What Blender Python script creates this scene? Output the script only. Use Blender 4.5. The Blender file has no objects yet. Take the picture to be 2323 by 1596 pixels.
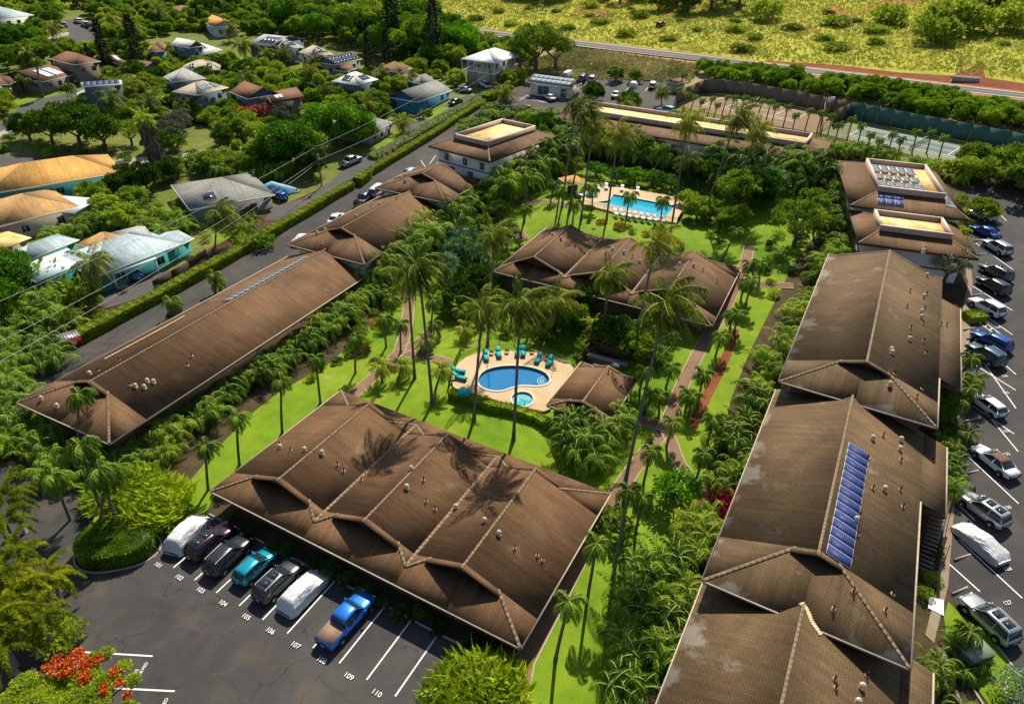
import bpy, math, random
import numpy as np
from mathutils import Vector, Matrix
random.seed(7); RNG=np.random.default_rng(7)
sc=bpy.context.scene
PI=math.pi
# ------------------------------------------------------------------ camera, world, sun
FPX,PITCH,ROLL,CAMH=1517.56,math.radians(32.995),math.radians(1.7302),49.507
WD,HD=2323.,1596.
cF=np.array([0,math.cos(PITCH),-math.sin(PITCH)]);_R=np.array([1.,0,0]);_U=np.cross(_R,cF)
cR=_R*math.cos(ROLL)+_U*math.sin(ROLL);cU=-_R*math.sin(ROLL)+_U*math.cos(ROLL)
cam=bpy.data.cameras.new('camera');co=bpy.data.objects.new('camera',cam);sc.collection.objects.link(co)
cam.sensor_width=36;cam.lens=36*FPX/WD;cam.clip_start=.5;cam.clip_end=4000
co.matrix_world=Matrix(((cR[0],cU[0],-cF[0],0),(cR[1],cU[1],-cF[1],0),(cR[2],cU[2],-cF[2],CAMH),(0,0,0,1)))
sc.camera=co
SUN_EL=math.radians(50);SH_AZ=math.radians(-168)
sdir=Vector((math.sin(SH_AZ)*math.cos(SUN_EL),math.cos(SH_AZ)*math.cos(SUN_EL),-math.sin(SUN_EL)))
w=bpy.data.worlds.new('World');sc.world=w;w.use_nodes=True
nt=w.node_tree;bg=nt.nodes['Background'];sky=nt.nodes.new('ShaderNodeTexSky')
sky.sky_type='NISHITA';sky.sun_disc=False;sky.sun_elevation=SUN_EL
sky.sun_rotation=math.atan2(-sdir.x,-sdir.y)
nt.links.new(sky.outputs[0],bg.inputs[0]);bg.inputs[1].default_value=.08
sl=bpy.data.lights.new('sun','SUN');sl.energy=5.0;sl.angle=math.radians(.6);sl.color=(1,.91,.74)
so=bpy.data.objects.new('sun',sl);sc.collection.objects.link(so)
so.rotation_euler=sdir.to_track_quat('-Z','Y').to_euler();so.location=(0,0,120)
sc.view_settings.view_transform='Standard';sc.view_settings.look='None';sc.view_settings.exposure=.48;sc.view_settings.gamma=1
# ------------------------------------------------------------------ terrain and picture measurements
PADS=[]
def terr(x,y):
    xs=-25+12*np.logaddexp(0,(np.asarray(x,float)+25)/12.)
    v=.09*(xs+10)+.075*(np.asarray(y,float)-38)-2.5
    z=1.2*np.logaddexp(0,v/1.2)
    for cx,cy,r0,r1,zc in PADS:
        d=np.hypot(np.asarray(x,float)-cx,np.asarray(y,float)-cy);t=np.clip((d-r0)/(r1-r0),0,1);t=t*t*(3-2*t)
        z=zc*(1-t)+z*t
    return z
def T(x,y): return float(terr(x,y))
def ray(x,y): return cF*FPX+cR*(x-WD/2)-cU*(y-HD/2)
def Z(x,y,z):
    d=ray(x,y);t=(z-CAMH)/d[2];return np.array([d[0]*t,d[1]*t,z])
def P(x,y,hh=0.):
    d=ray(x,y);lo,hi=1e-3,1.
    g=lambda t:(CAMH+d[2]*t)-T(d[0]*t,d[1]*t)-hh
    while g(hi)>0 and hi<20: hi*=1.2
    for _ in range(40):
        m=(lo+hi)/2
        if g(m)>0: lo=m
        else: hi=m
    return np.array([d[0]*lo,d[1]*lo,CAMH+d[2]*lo])
def pix(q):
    q=np.array(q,float)-np.array([0,0,CAMH]);zz=q@cF
    return (WD/2+FPX*(q@cR)/zz,HD/2-FPX*(q@cU)/zz)
def above(B,px,py):
    """height at which the point straight above B shows at that picture row"""
    best=None
    for z in np.arange(B[2]+.8,B[2]+32,.15):
        d=np.linalg.norm(Z(px,py,z)[:2]-B[:2])
        if best is None or d<best[0]: best=(d,z)
    return Z(px,py,best[1])
for _p,_r0,_r1 in (((1170,865),10,19),((1460,470),13,23)):
    _q=P(*_p);PADS.append((_q[0],_q[1],_r0,_r1,_q[2]))
# ------------------------------------------------------------------ mesh building
class MB:
    def __init__(s): s.V=[];s.n=0;s.L=[];s.S=[];s.M=[];s.UV=[];s.hasuv=False
    def add(s,V,F,m=0,uv=None):
        V=np.asarray(V,float).reshape(-1,3);o=s.n;s.V.append(V);s.n+=len(V)
        for i,f in enumerate(F):
            s.L.append(np.asarray(f)+o);s.S.append(np.array([len(f)]));s.M.append(np.array([m]))
            if uv is not None: s.UV.append(np.asarray(uv[i],float));s.hasuv=True
            else: s.UV.append(np.zeros((len(f),2)))
        return s
    def quads(s,V,m=0):
        """V: (k,4,3)"""
        V=np.asarray(V,float);k,q=V.shape[:2];o=s.n;s.V.append(V.reshape(-1,3));s.n+=k*q
        s.L.append(np.arange(k*q)+o);s.S.append(np.full(k,q));s.M.append(np.full(k,m));s.UV.append(np.zeros((k*q,2)));return s
    def box(s,x0,x1,y0,y1,z0,z1,m=0,R=None,o=(0,0,0)):
        V=np.array([(x,y,z) for z in (z0,z1) for y in (y0,y1) for x in (x0,x1)],float)
        if R is not None: V=V@np.array(R).T
        V=V+np.array(o)
        return s.add(V,[(0,2,3,1),(4,5,7,6),(0,1,5,4),(2,6,7,3),(0,4,6,2),(1,3,7,5)],m)
    def prism(s,pts,z0,z1,m=0):
        n=len(pts);V=[(p[0],p[1],z0) for p in pts]+[(p[0],p[1],z1) for p in pts]
        F=[tuple(range(n))[::-1],tuple(range(n,2*n))]+[(i,(i+1)%n,n+(i+1)%n,n+i) for i in range(n)]
        return s.add(V,F,m)
    def tube(s,pts,rad,n=7,m=0,cap=True):
        pts=[Vector(p) for p in pts];rad=list(rad) if hasattr(rad,'__len__') else [rad]*len(pts)
        V=[];F=[];k=len(pts)
        for i,p in enumerate(pts):
            d=(pts[min(i+1,k-1)]-pts[max(i-1,0)]).normalized()
            a=d.cross(Vector((0,0,1)) if abs(d.z)<.95 else Vector((1,0,0))).normalized();b=a.cross(d)
            for j in range(n):
                t=2*PI*j/n;V.append(p+(a*math.cos(t)+b*math.sin(t))*rad[i])
        for i in range(k-1):
            for j in range(n): F.append((i*n+j,i*n+(j+1)%n,(i+1)*n+(j+1)%n,(i+1)*n+j))
        if cap: F.append(tuple(range(n)));F.append(tuple(range((k-1)*n,k*n))[::-1])
        return s.add([tuple(v) for v in V],F,m)
    def slab(s,poly,thick,m=0,uv=None):
        """poly: 3d convex polygon, gets thickness downwards"""
        n=len(poly);V=list(map(tuple,poly))+[(p[0],p[1],p[2]-thick) for p in poly]
        F=[tuple(range(n)),tuple(range(n,2*n))[::-1]]+[(i,n+i,n+(i+1)%n,(i+1)%n) for i in range(n)]
        u=None
        if uv is not None: u=[uv,uv[::-1]]+[[(0,0)]*4]*n
        return s.add(V,F,m,u)
    def mesh(s,name,mats,smooth=False):
        me=bpy.data.meshes.new(name);V=np.concatenate(s.V);L=np.concatenate(s.L);S=np.concatenate(s.S)
        me.vertices.add(len(V));me.vertices.foreach_set('co',V.ravel().astype(np.float32))
        me.loops.add(len(L));me.loops.foreach_set('vertex_index',L.astype(np.int32))
        me.polygons.add(len(S));st=np.concatenate([[0],np.cumsum(S)[:-1]])
        me.polygons.foreach_set('loop_start',st.astype(np.int32))
        me.polygons.foreach_set('loop_total',S.astype(np.int32))
        me.polygons.foreach_set('material_index',np.concatenate(s.M).astype(np.int32))
        if smooth: me.polygons.foreach_set('use_smooth',np.ones(len(S),bool))
        me.update(calc_edges=True)
        if s.hasuv:
            ul=me.uv_layers.new(name='UVMap');ul.data.foreach_set('uv',np.concatenate(s.UV).ravel().astype(np.float32))
        for m in (mats if isinstance(mats,(list,tuple)) else [mats]): me.materials.append(m)
        me.validate();return me
def link(o): sc.collection.objects.link(o);return o
def part(name,mb,mats,parent=None,smooth=False,loc=None,label=None):
    me=mb if isinstance(mb,bpy.types.Mesh) else mb.mesh(name,mats,smooth)
    o=link(bpy.data.objects.new(name,me))
    if parent is not None: o.parent=parent
    if loc is not None: o.location=loc
    if label: o['label']=label
    return o
THINGS=[]
def tag(o,look,cat,place='',group=None):
    o['category']=cat;THINGS.append((o,look,place))
    if group: o['group']=group
    return o
def thing(name,look,cat,loc=(0,0,0),rz=0.,place='',group=None,scale=1.):
    o=link(bpy.data.objects.new(name,None));o.empty_display_size=.5
    o.location=tuple(loc);o.rotation_euler=(0,0,rz);o.scale=(scale,)*3 if np.isscalar(scale) else scale
    return tag(o,look,cat,place,group)
def struct(o): o['kind']='structure';return o
def dup(src,look,cat,loc,rz,place,group,scale=1.):
    r=src.copy();link(r)
    for ch in src.children:
        c=ch.copy();link(c);c.parent=r
        for g in ch.children:
            d=g.copy();link(d);d.parent=c
    r.location=tuple(loc);r.rotation_euler=(0,0,rz);r.scale=(scale,)*3 if np.isscalar(scale) else scale
    for k in list(r.keys()):
        if k in('label','group','category'): del r[k]
    return tag(r,look,cat,place,group)
# ------------------------------------------------------------------ materials
def nodes(name):
    m=bpy.data.materials.new(name);m.use_nodes=True;n=m.node_tree;b=n.nodes['Principled BSDF'];return m,n,b
def setin(b,k,v):
    if k in b.inputs: b.inputs[k].default_value=v
def mat(name,col,rough=.7,metal=0.,spec=.3,coat=0.,emit=None,var=0.,vs=2.):
    m,n,b=nodes(name);b.inputs['Base Color'].default_value=(*col,1);b.inputs['Roughness'].default_value=rough
    b.inputs['Metallic'].default_value=metal;setin(b,'Specular IOR Level',spec);setin(b,'Coat Weight',coat)
    if var:
        t=n.nodes.new('ShaderNodeTexCoord');q=n.nodes.new('ShaderNodeTexNoise');q.inputs['Scale'].default_value=vs;q.inputs['Detail'].default_value=6
        n.links.new(t.outputs['Object'],q.inputs['Vector'])
        r=n.nodes.new('ShaderNodeValToRGB');r.color_ramp.elements[0].position=.3;r.color_ramp.elements[1].position=.7
        r.color_ramp.elements[0].color=(*[c*(1-var) for c in col],1);r.color_ramp.elements[1].color=(*[min(1,c*(1+var)) for c in col],1)
        n.links.new(q.outputs['Fac'],r.inputs['Fac']);n.links.new(r.outputs['Color'],b.inputs['Base Color'])
    return m
def noise(n,vec,scale,detail=5,rough=.6,dist=0.):
    q=n.nodes.new('ShaderNodeTexNoise');q.inputs['Scale'].default_value=scale;q.inputs['Detail'].default_value=detail
    q.inputs['Roughness'].default_value=rough;q.inputs['Distortion'].default_value=dist
    if vec is not None: n.links.new(vec,q.inputs['Vector'])
    return q.outputs['Fac']
def ramp(n,fac,stops):
    r=n.nodes.new('ShaderNodeValToRGB');cr=r.color_ramp
    while len(cr.elements)<len(stops): cr.elements.new(.5)
    for e,(p,c) in zip(cr.elements,stops): e.position=p;e.color=(*c,1) if len(c)==3 else c
    n.links.new(fac,r.inputs['Fac']);return r.outputs['Color']
def mix(n,fac,a,b,mode='MIX'):
    q=n.nodes.new('ShaderNodeMix');q.data_type='RGBA';q.blend_type=mode
    for s,v in ((q.inputs[0],fac),(q.inputs[6],a),(q.inputs[7],b)):
        if isinstance(v,bpy.types.NodeSocket): n.links.new(v,s)
        elif isinstance(v,(int,float)): s.default_value=v
        else: s.default_value=(*v,1)
    return q.outputs[2]
def bump(n,b,h,strength=.4,dist=.05):
    q=n.nodes.new('ShaderNodeBump');q.inputs['Strength'].default_value=strength;q.inputs['Distance'].default_value=dist
    n.links.new(h,q.inputs['Height']);n.links.new(q.outputs[0],b.inputs['Normal'])
def ground_mat(name,cols,s1=.05,s2=.8,s3=6.,rough=.95,b_=.3,w2=.35,w3=.3,bd=.15):
    """three scales of patchiness over a colour ramp"""
    m,n,b=nodes(name);t=n.nodes.new('ShaderNodeTexCoord').outputs['Object']
    f1=noise(n,t,s1,4,.6,.4);f2=noise(n,t,s2,5,.65);f3=noise(n,t,s3,4,.7)
    def ma(op,a,c):
        q=n.nodes.new('ShaderNodeMath');q.operation=op
        for i,v in enumerate((a,c)):
            if isinstance(v,bpy.types.NodeSocket): n.links.new(v,q.inputs[i])
            else: q.inputs[i].default_value=v
        return q.outputs[0]
    s=ma('ADD',ma('MULTIPLY',f1,1-w2-w3),ma('ADD',ma('MULTIPLY',f2,w2),ma('MULTIPLY',f3,w3)))
    k=len(cols);c=ramp(n,s,[(.32+.36*i/(k-1),cc) for i,cc in enumerate(cols)])
    n.links.new(c,b.inputs['Base Color']);b.inputs['Roughness'].default_value=rough;setin(b,'Specular IOR Level',.15)
    if b_: bump(n,b,f3,b_,bd)
    return m
def foliage(name,cols,scale=.9,trans=.3,rough=.5,objvar=.25,spec=.12):
    m,n,b=nodes(name);t=n.nodes.new('ShaderNodeTexCoord').outputs['Object']
    f=noise(n,t,scale,3,.6);f2=noise(n,t,scale*7,2,.5)
    a=n.nodes.new('ShaderNodeMath');a.operation='ADD';n.links.new(f,a.inputs[0])
    o=n.nodes.new('ShaderNodeObjectInfo');mm=n.nodes.new('ShaderNodeMath');mm.operation='MULTIPLY_ADD'
    n.links.new(o.outputs['Random'],mm.inputs[0]);mm.inputs[1].default_value=objvar;mm.inputs[2].default_value=-objvar/2-.25
    n.links.new(mm.outputs[0],a.inputs[1])
    a2=n.nodes.new('ShaderNodeMath');a2.operation='MULTIPLY_ADD';n.links.new(f2,a2.inputs[0]);a2.inputs[1].default_value=.5;n.links.new(a.outputs[0],a2.inputs[2])
    k=len(cols);c=ramp(n,a2.outputs[0],[(.28+.44*i/(k-1),cc) for i,cc in enumerate(cols)])
    n.links.new(c,b.inputs['Base Color']);b.inputs['Roughness'].default_value=rough;setin(b,'Specular IOR Level',spec)
    tr=n.nodes.new('ShaderNodeBsdfTranslucent');n.links.new(c,tr.inputs[0]);mx=n.nodes.new('ShaderNodeMixShader')
    mx.inputs[0].default_value=min(.5,trans*1.45);n.links.new(b.outputs[0],mx.inputs[1]);n.links.new(tr.outputs[0],mx.inputs[2])
    n.links.new(mx.outputs[0],n.nodes['Material Output'].inputs['Surface']);return m
def roof_mat(name,c1,c2,mort,row=.18,wid=.22,vary=.35,obj=False,lichen=None,bs=.5,eave=False):
    m,n,b=nodes(name);t=n.nodes.new('ShaderNodeTexCoord');uv=t.outputs['UV']
    br=n.nodes.new('ShaderNodeTexBrick');n.links.new(uv,br.inputs['Vector']);br.inputs['Scale'].default_value=1
    br.inputs['Color1'].default_value=(*c1,1);br.inputs['Color2'].default_value=(*c2,1);br.inputs['Mortar'].default_value=(*mort,1)
    br.inputs['Mortar Size'].default_value=.035;br.inputs['Mortar Smooth'].default_value=.4;br.inputs['Bias'].default_value=0
    br.inputs['Brick Width'].default_value=wid;br.inputs['Row Height'].default_value=row
    f=noise(n,t.outputs['Object'],.16,5,.62,.6);g=ramp(n,f,[(.3,(1-vary,)*3),(.7,(1+vary*.75,1+vary*.7,1+vary*.6))])
    c=mix(n,1,br.outputs['Color'],g,'MULTIPLY')
    mp=n.nodes.new('ShaderNodeMapping');mp.inputs['Scale'].default_value=(2.2,.18,1);n.links.new(uv,mp.inputs['Vector'])
    f2=noise(n,mp.outputs[0],1.,5,.6);c=mix(n,1,c,ramp(n,f2,[(.32,(.72,.73,.76)),(.68,(1.22,1.18,1.08))]),'MULTIPLY')
    if lichen:
        f3=noise(n,t.outputs['Object'],.35,6,.7,.3);c=mix(n,ramp(n,f3,[(.6,(0,0,0)),(.72,(.7,.7,.7))]),c,lichen)
    if eave:
        sp=n.nodes.new('ShaderNodeSeparateXYZ');n.links.new(uv,sp.inputs[0]);fn=noise(n,t.outputs['Object'],.33,4,.6)
        ma=n.nodes.new('ShaderNodeMath');ma.operation='MULTIPLY_ADD';n.links.new(fn,ma.inputs[0]);ma.inputs[1].default_value=9.;ma.inputs[2].default_value=-4.1
        mb_=n.nodes.new('ShaderNodeMath');mb_.operation='SUBTRACT';n.links.new(ma.outputs[0],mb_.inputs[0]);n.links.new(sp.outputs[1],mb_.inputs[1])
        sx=n.nodes.new('ShaderNodeMath');sx.operation='GREATER_THAN';n.links.new(sp.outputs[0],sx.inputs[0]);sx.inputs[1].default_value=0
        c=mix(n,ramp(n,mb_.outputs[0],[(.0,(0,0,0)),(.9,(.62,.62,.62))]),c,(.27,.25,.215))
    n.links.new(c,b.inputs['Base Color']);b.inputs['Roughness'].default_value=.85;setin(b,'Specular IOR Level',.25)
    bump(n,b,br.outputs['Fac'],-bs,.03);return m
M={}
M['shake']=roof_mat('brown_shingle',(.185,.1,.045),(.145,.08,.037),(.088,.048,.023),lichen=(.17,.14,.105))
M['shake_grey']=roof_mat('grey_brown_shingle',(.155,.1,.048),(.122,.08,.039),(.075,.049,.025),eave=True,lichen=(.22,.19,.15))
M['ridge']=mat('ridge_cap',(.2,.15,.095),.9,var=.3,vs=3)
M['fascia']=mat('fascia_brown',(.07,.045,.03),.8)
M['gutter']=mat('gutter_tan',(.4,.33,.24),.6,var=.15)
M['soffit']=mat('soffit',(.3,.24,.18),.9)
M['recess']=mat('gablet_board',(.05,.04,.035),.9)
M['cream']=mat('cream_wall',(.5,.48,.42),.9,var=.1,vs=1)
M['brownwall']=mat('brown_wall',(.1,.065,.045),.85,var=.2)
M['whitewall']=mat('white_wall',(.68,.66,.6),.85,var=.06,vs=1)
M['band']=mat('green_band',(.08,.13,.11),.8)
M['white']=mat('white_paint',(.72,.72,.7),.6)
M['concrete']=mat('concrete',(.33,.3,.26),.9,var=.2,vs=2)
M['glass']=mat('window_glass',(.02,.03,.035),.08,spec=.6)
M['parapet']=mat('parapet_pink',(.42,.3,.25),.85,var=.12,vs=1)
m,n,b=nodes('gold_roof_coat');t=n.nodes.new('ShaderNodeTexCoord').outputs['Object']
c=ramp(n,noise(n,t,.35,6,.65,.8),[(.28,(.4,.17,.035)),(.45,(.66,.42,.12)),(.62,(.78,.6,.27))])
c=mix(n,ramp(n,noise(n,t,.9,4,.6),[(.62,(0,0,0)),(.7,(.8,.8,.8))]),c,(.3,.13,.04))
n.links.new(c,b.inputs['Base Color']);b.inputs['Roughness'].default_value=.7;M['gold']=m
# solar cells
m,n,b=nodes('solar_cells');t=n.nodes.new('ShaderNodeTexCoord').outputs['UV']
br=n.nodes.new('ShaderNodeTexBrick');n.links.new(t,br.inputs['Vector']);br.offset=0;br.inputs['Scale'].default_value=1
br.inputs['Color1'].default_value=(.008,.02,.11,1);br.inputs['Color2'].default_value=(.014,.035,.16,1);br.inputs['Mortar'].default_value=(.1,.14,.3,1)
br.inputs['Brick Width'].default_value=.165;br.inputs['Row Height'].default_value=.165;br.inputs['Mortar Size'].default_value=.009
n.links.new(br.outputs['Color'],b.inputs['Base Color']);b.inputs['Roughness'].default_value=.55;setin(b,'Specular IOR Level',.2);M['solar']=m
M['solar_grey']=mat('solar_pale',(.13,.18,.23),.5,spec=.3)
M['solar_black']=mat('solar_dark',(.015,.02,.045),.2,spec=.6)
M['alu']=mat('aluminium',(.7,.71,.72),.45,.15)
# asphalt
m,n,b=nodes('asphalt');t=n.nodes.new('ShaderNodeTexCoord').outputs['Object']
c=ramp(n,noise(n,t,.12,6,.65,.6),[(.3,(.034,.033,.034)),(.5,(.052,.05,.05)),(.7,(.078,.072,.066))])
c=mix(n,1,c,ramp(n,noise(n,t,14,3,.7),[(.3,(.8,.8,.8)),(.7,(1.2,1.2,1.2))]),'MULTIPLY')
d=n.nodes.new('ShaderNodeVectorMath');d.operation='ADD';nn=n.nodes.new('ShaderNodeTexNoise');nn.inputs['Scale'].default_value=.5;nn.inputs['Detail'].default_value=5
n.links.new(t,nn.inputs['Vector']);n.links.new(t,d.inputs[0]);sc_=n.nodes.new('ShaderNodeVectorMath');sc_.operation='SCALE';sc_.inputs['Scale'].default_value=2.4
n.links.new(nn.outputs['Color'],sc_.inputs[0]);n.links.new(sc_.outputs[0],d.inputs[1])
v=n.nodes.new('ShaderNodeTexVoronoi');v.feature='DISTANCE_TO_EDGE';v.inputs['Scale'].default_value=.17;n.links.new(d.outputs[0],v.inputs['Vector'])
ck=ramp(n,v.outputs['Distance'],[(0,(.8,.8,.8)),(.004,(.5,.5,.5)),(.01,(0,0,0))])
c=mix(n,mix(n,1,ck,ramp(n,noise(n,t,.09,2,.5),[(.42,(.15,.15,.15)),(.55,(.8,.8,.8))]),'MULTIPLY'),c,(.012,.012,.012))
c=mix(n,ramp(n,noise(n,t,.3,3,.5,.5),[(.54,(0,0,0)),(.7,(.5,.5,.5))]),c,(.105,.075,.055))
n.links.new(c,b.inputs['Base Color']);b.inputs['Roughness'].default_value=.85;setin(b,'Specular IOR Level',.25);M['asphalt']=m
M['road']=ground_mat('highway_asphalt',[(.08,.082,.09),(.11,.11,.115),(.14,.135,.13)],.05,.5,8,.85,.1)
M['street']=ground_mat('street_asphalt',[(.06,.058,.06),(.085,.083,.083),(.12,.115,.11)],.05,.5,8,.85,.1)
M['soil']=ground_mat('garden_soil',[(.02,.022,.01),(.045,.04,.018),(.09,.06,.035),(.07,.09,.025)],.08,.6,4,.95,.4)
M['lawn']=ground_mat('lawn_grass',[(.055,.12,.006),(.115,.215,.008),(.185,.275,.014),(.34,.32,.08)],.09,.7,12,.9,.6,w2=.3,w3=.22,bd=.08)
M['dry']=ground_mat('dry_slope_grass',[(.15,.11,.04),(.26,.2,.075),(.34,.28,.12),(.2,.24,.05)],.06,.6,3,.95,.6)
M['field']=ground_mat('field_grass',[(.1,.14,.025),(.2,.22,.04),(.36,.36,.04),(.46,.44,.05),(.36,.32,.1)],.018,.14,1.6,.95,.7,w2=.3,w3=.3,bd=.6)
M['verge']=ground_mat('verge_grass',[(.12,.13,.035),(.21,.19,.07),(.3,.27,.1),(.17,.2,.04)],.03,.25,2.,.95,.6,bd=.4)
M['reddirt']=ground_mat('red_dirt',[(.1,.025,.012),(.19,.055,.025),(.3,.11,.05)],.06,.5,3,.95,.5)
M['orangedirt']=ground_mat('orange_dirt',[(.28,.1,.035),(.4,.17,.07),(.5,.26,.12)],.05,.5,3,.95,.3)
M['mulch']=ground_mat('red_mulch',[(.03,.014,.01),(.075,.035,.025),(.13,.07,.05)],.15,1,8,.95,.5)
M['yard']=ground_mat('yard_grass',[(.04,.05,.015),(.1,.13,.02),(.17,.19,.04),(.26,.23,.1)],.06,.5,4,.95,.4)
M['gravel']=ground_mat('pale_gravel',[(.2,.17,.12),(.36,.32,.25),(.5,.46,.38)],.1,.8,5,.95,.5)
M['path']=ground_mat('brick_path',[(.13,.075,.045),(.215,.13,.08),(.3,.2,.13)],.1,.7,5,.9,.2)
M['walk']=ground_mat('walkway_concrete',[(.17,.12,.08),(.26,.2,.145),(.33,.27,.21)],.1,.7,5,.9,.15)
M['pathedge']=mat('path_edge',(.4,.32,.24),.9)
M['line']=mat('white_line',(.68,.68,.66),.7,var=.12,vs=4)
M['deck']=ground_mat('pool_deck_stone',[(.34,.21,.11),(.52,.37,.22),(.62,.5,.36)],.3,3,11,.8,.2)
M['water']=mat('pool_water',(.004,.15,.36),.04,spec=.6,var=.14,vs=5)
M['water_pale']=mat('pool_water_pale',(.01,.34,.5),.05,spec=.6,var=.12,vs=5.)
M['spa']=mat('spa_water',(.03,.4,.42),.05,spec=.6,var=.2)
M['tile']=mat('pool_tile',(.02,.06,.2),.3)
M['step']=mat('pool_step',(.45,.7,.74),.4)
M['coping']=mat('coping',(.6,.5,.4),.8,var=.1)
M['trunk']=mat('palm_trunk',(.16,.135,.11),.95,var=.3,vs=3)
M['trunk_pale']=mat('pale_palm_trunk',(.27,.23,.18),.95,var=.25,vs=3)
M['bark']=mat('bark',(.12,.09,.065),.95,var=.3,vs=3)
M['cane']=mat('areca_cane',(.2,.24,.05),.8,var=.3,vs=4)
M['leaf_coco']=foliage('coconut_leaf',[(0.029, 0.054, 0.006), (0.118, 0.18, 0.016), (0.256, 0.306, 0.026), (0.473, 0.432, 0.042)],.5,.3,.4)
M['leaf_xmas']=foliage('christmas_palm_leaf',[(0.04, 0.095, 0.007), (0.133, 0.252, 0.015), (0.265, 0.396, 0.031)],.8,.3,.42)
M['leaf_areca']=foliage('areca_leaf',[(0.025, 0.065, 0.006), (0.092, 0.218, 0.012), (0.24, 0.393, 0.02), (0.406, 0.523, 0.029)],.5,.3,.42,.3)
M['leaf_fox']=foliage('foxtail_leaf',[(0.122, 0.168, 0.01), (0.293, 0.357, 0.018), (0.584, 0.568, 0.029)],.7,.3,.5)
M['leaf_dark']=foliage('dark_leaf',[(0.02, 0.055, 0.006), (0.057, 0.138, 0.009), (0.133, 0.255, 0.014)],.6,.2,.45)
M['leaf_mango']=foliage('bright_crown_leaf',[(0.036, 0.1, 0.006), (0.096, 0.26, 0.008), (0.216, 0.44, 0.012)],.5,.25,.45)
M['leaf_mid']=foliage('mid_leaf',[(0.058, 0.119, 0.01), (0.164, 0.272, 0.014), (0.326, 0.434, 0.024)],.6,.28,.5)
M['leaf_mango2']=foliage('roadside_leaf',[(0.065, 0.132, 0.008), (0.156, 0.288, 0.012), (0.312, 0.456, 0.02)],.5,.3,.5)
M['leaf_light']=foliage('light_leaf',[(0.117, 0.189, 0.015), (0.274, 0.395, 0.02), (0.489, 0.585, 0.041)],.6,.3,.5)
M['leaf_grey']=foliage('grey_leaf',[(.06,.08,.045),(.12,.145,.085),(.2,.22,.14)],.6,.2,.6)
M['leaf_pine']=foliage('pine_leaf',[(.008,.022,.008),(.02,.045,.014),(.045,.075,.022)],.6,.1,.6)
M['leaf_ginger']=foliage('ginger_leaf',[(0.138, 0.234, 0.01), (0.33, 0.454, 0.017), (0.578, 0.632, 0.026)],.9,.35,.4)
M['leaf_pand']=foliage('pandanus_leaf',[(0.023, 0.085, 0.028), (0.078, 0.186, 0.06), (0.187, 0.338, 0.12)],.9,.2,.35)
M['leaf_hedge']=foliage('hedge_leaf',[(.16, .2, .02), (.34, .4, .03), (.55, .58, .06)],.8,.2,.5,.05)
M['leaf_box']=foliage('round_hedge_leaf',[(0.054, 0.126, 0.006), (0.162, 0.27, 0.01), (0.396, 0.468, 0.021)],.8,.2,.5,.05)
M['leaf_lily']=foliage('lily_leaf',[(.16, .22, .06), (.34, .42, .16), (.6, .62, .4)],1.5,.2,.4,.05)
M['leaf_croton']=foliage('croton_leaf',[(.03,.05,.01),(.16,.05,.02),(.2,.16,.02)],2,.2,.5)
M['leaf_ti']=foliage('red_leaf',[(.1,.006,.02),(.3,.015,.045),(.45,.04,.08)],1.5,.3,.45)
M['leaf_field']=foliage('field_shrub_leaf',[(0.102, 0.157, 0.018), (0.225, 0.315, 0.025), (0.405, 0.483, 0.041)],.5,.25,.6,.4)
M['leaf_dead']=foliage('dead_frond',[(.14,.09,.04),(.26,.18,.08),(.38,.28,.14)],.8,.2,.7)
M['leaf_tan']=foliage('pale_straw_leaf',[(.25,.24,.12),(.42,.4,.22),(.55,.52,.32)],.8,.2,.6)
M['fl_orange']=mat('orange_blossom',(.8,.16,.02),.6,var=.55,vs=3)
M['fl_pink']=mat('pink_blossom',(.5,.03,.16),.6,var=.5,vs=2)
M['fl_white']=mat('white_blossom',(.75,.75,.65),.6)
M['fl_blue']=mat('blue_blossom',(.3,.42,.7),.6)
M['fl_yellow']=mat('yellow_blossom',(.75,.6,.03),.6)
M['wood']=mat('dark_wood',(.09,.05,.03),.85,var=.25)
M['pole']=mat('utility_wood',(.13,.08,.055),.9,var=.2)
M['metal']=mat('grey_metal',(.3,.31,.32),.45,.6)
M['dark']=mat('dark_metal',(.025,.025,.027),.5,.3)
M['tyre']=mat('tyre',(.018,.018,.018),.9)
M['rim']=mat('rim',(.35,.35,.36),.3,.9)
M['carglass']=mat('car_glass',(.015,.03,.035),.05,spec=.8)
M['lamp_red']=mat('tail_lamp',(.4,.01,.01),.25)
M['lamp_white']=mat('head_lamp',(.6,.62,.64),.15)
M['chrome']=mat('chrome',(.6,.6,.6),.15,1.)
M['teal']=mat('teal_canvas',(.0,.33,.33),.7,var=.08)
M['blackbag']=mat('black_tarp',(.02,.021,.024),.45,var=.3,vs=3)
M['cell_wire']=mat('cable',(.45,.43,.4),.6)
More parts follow.
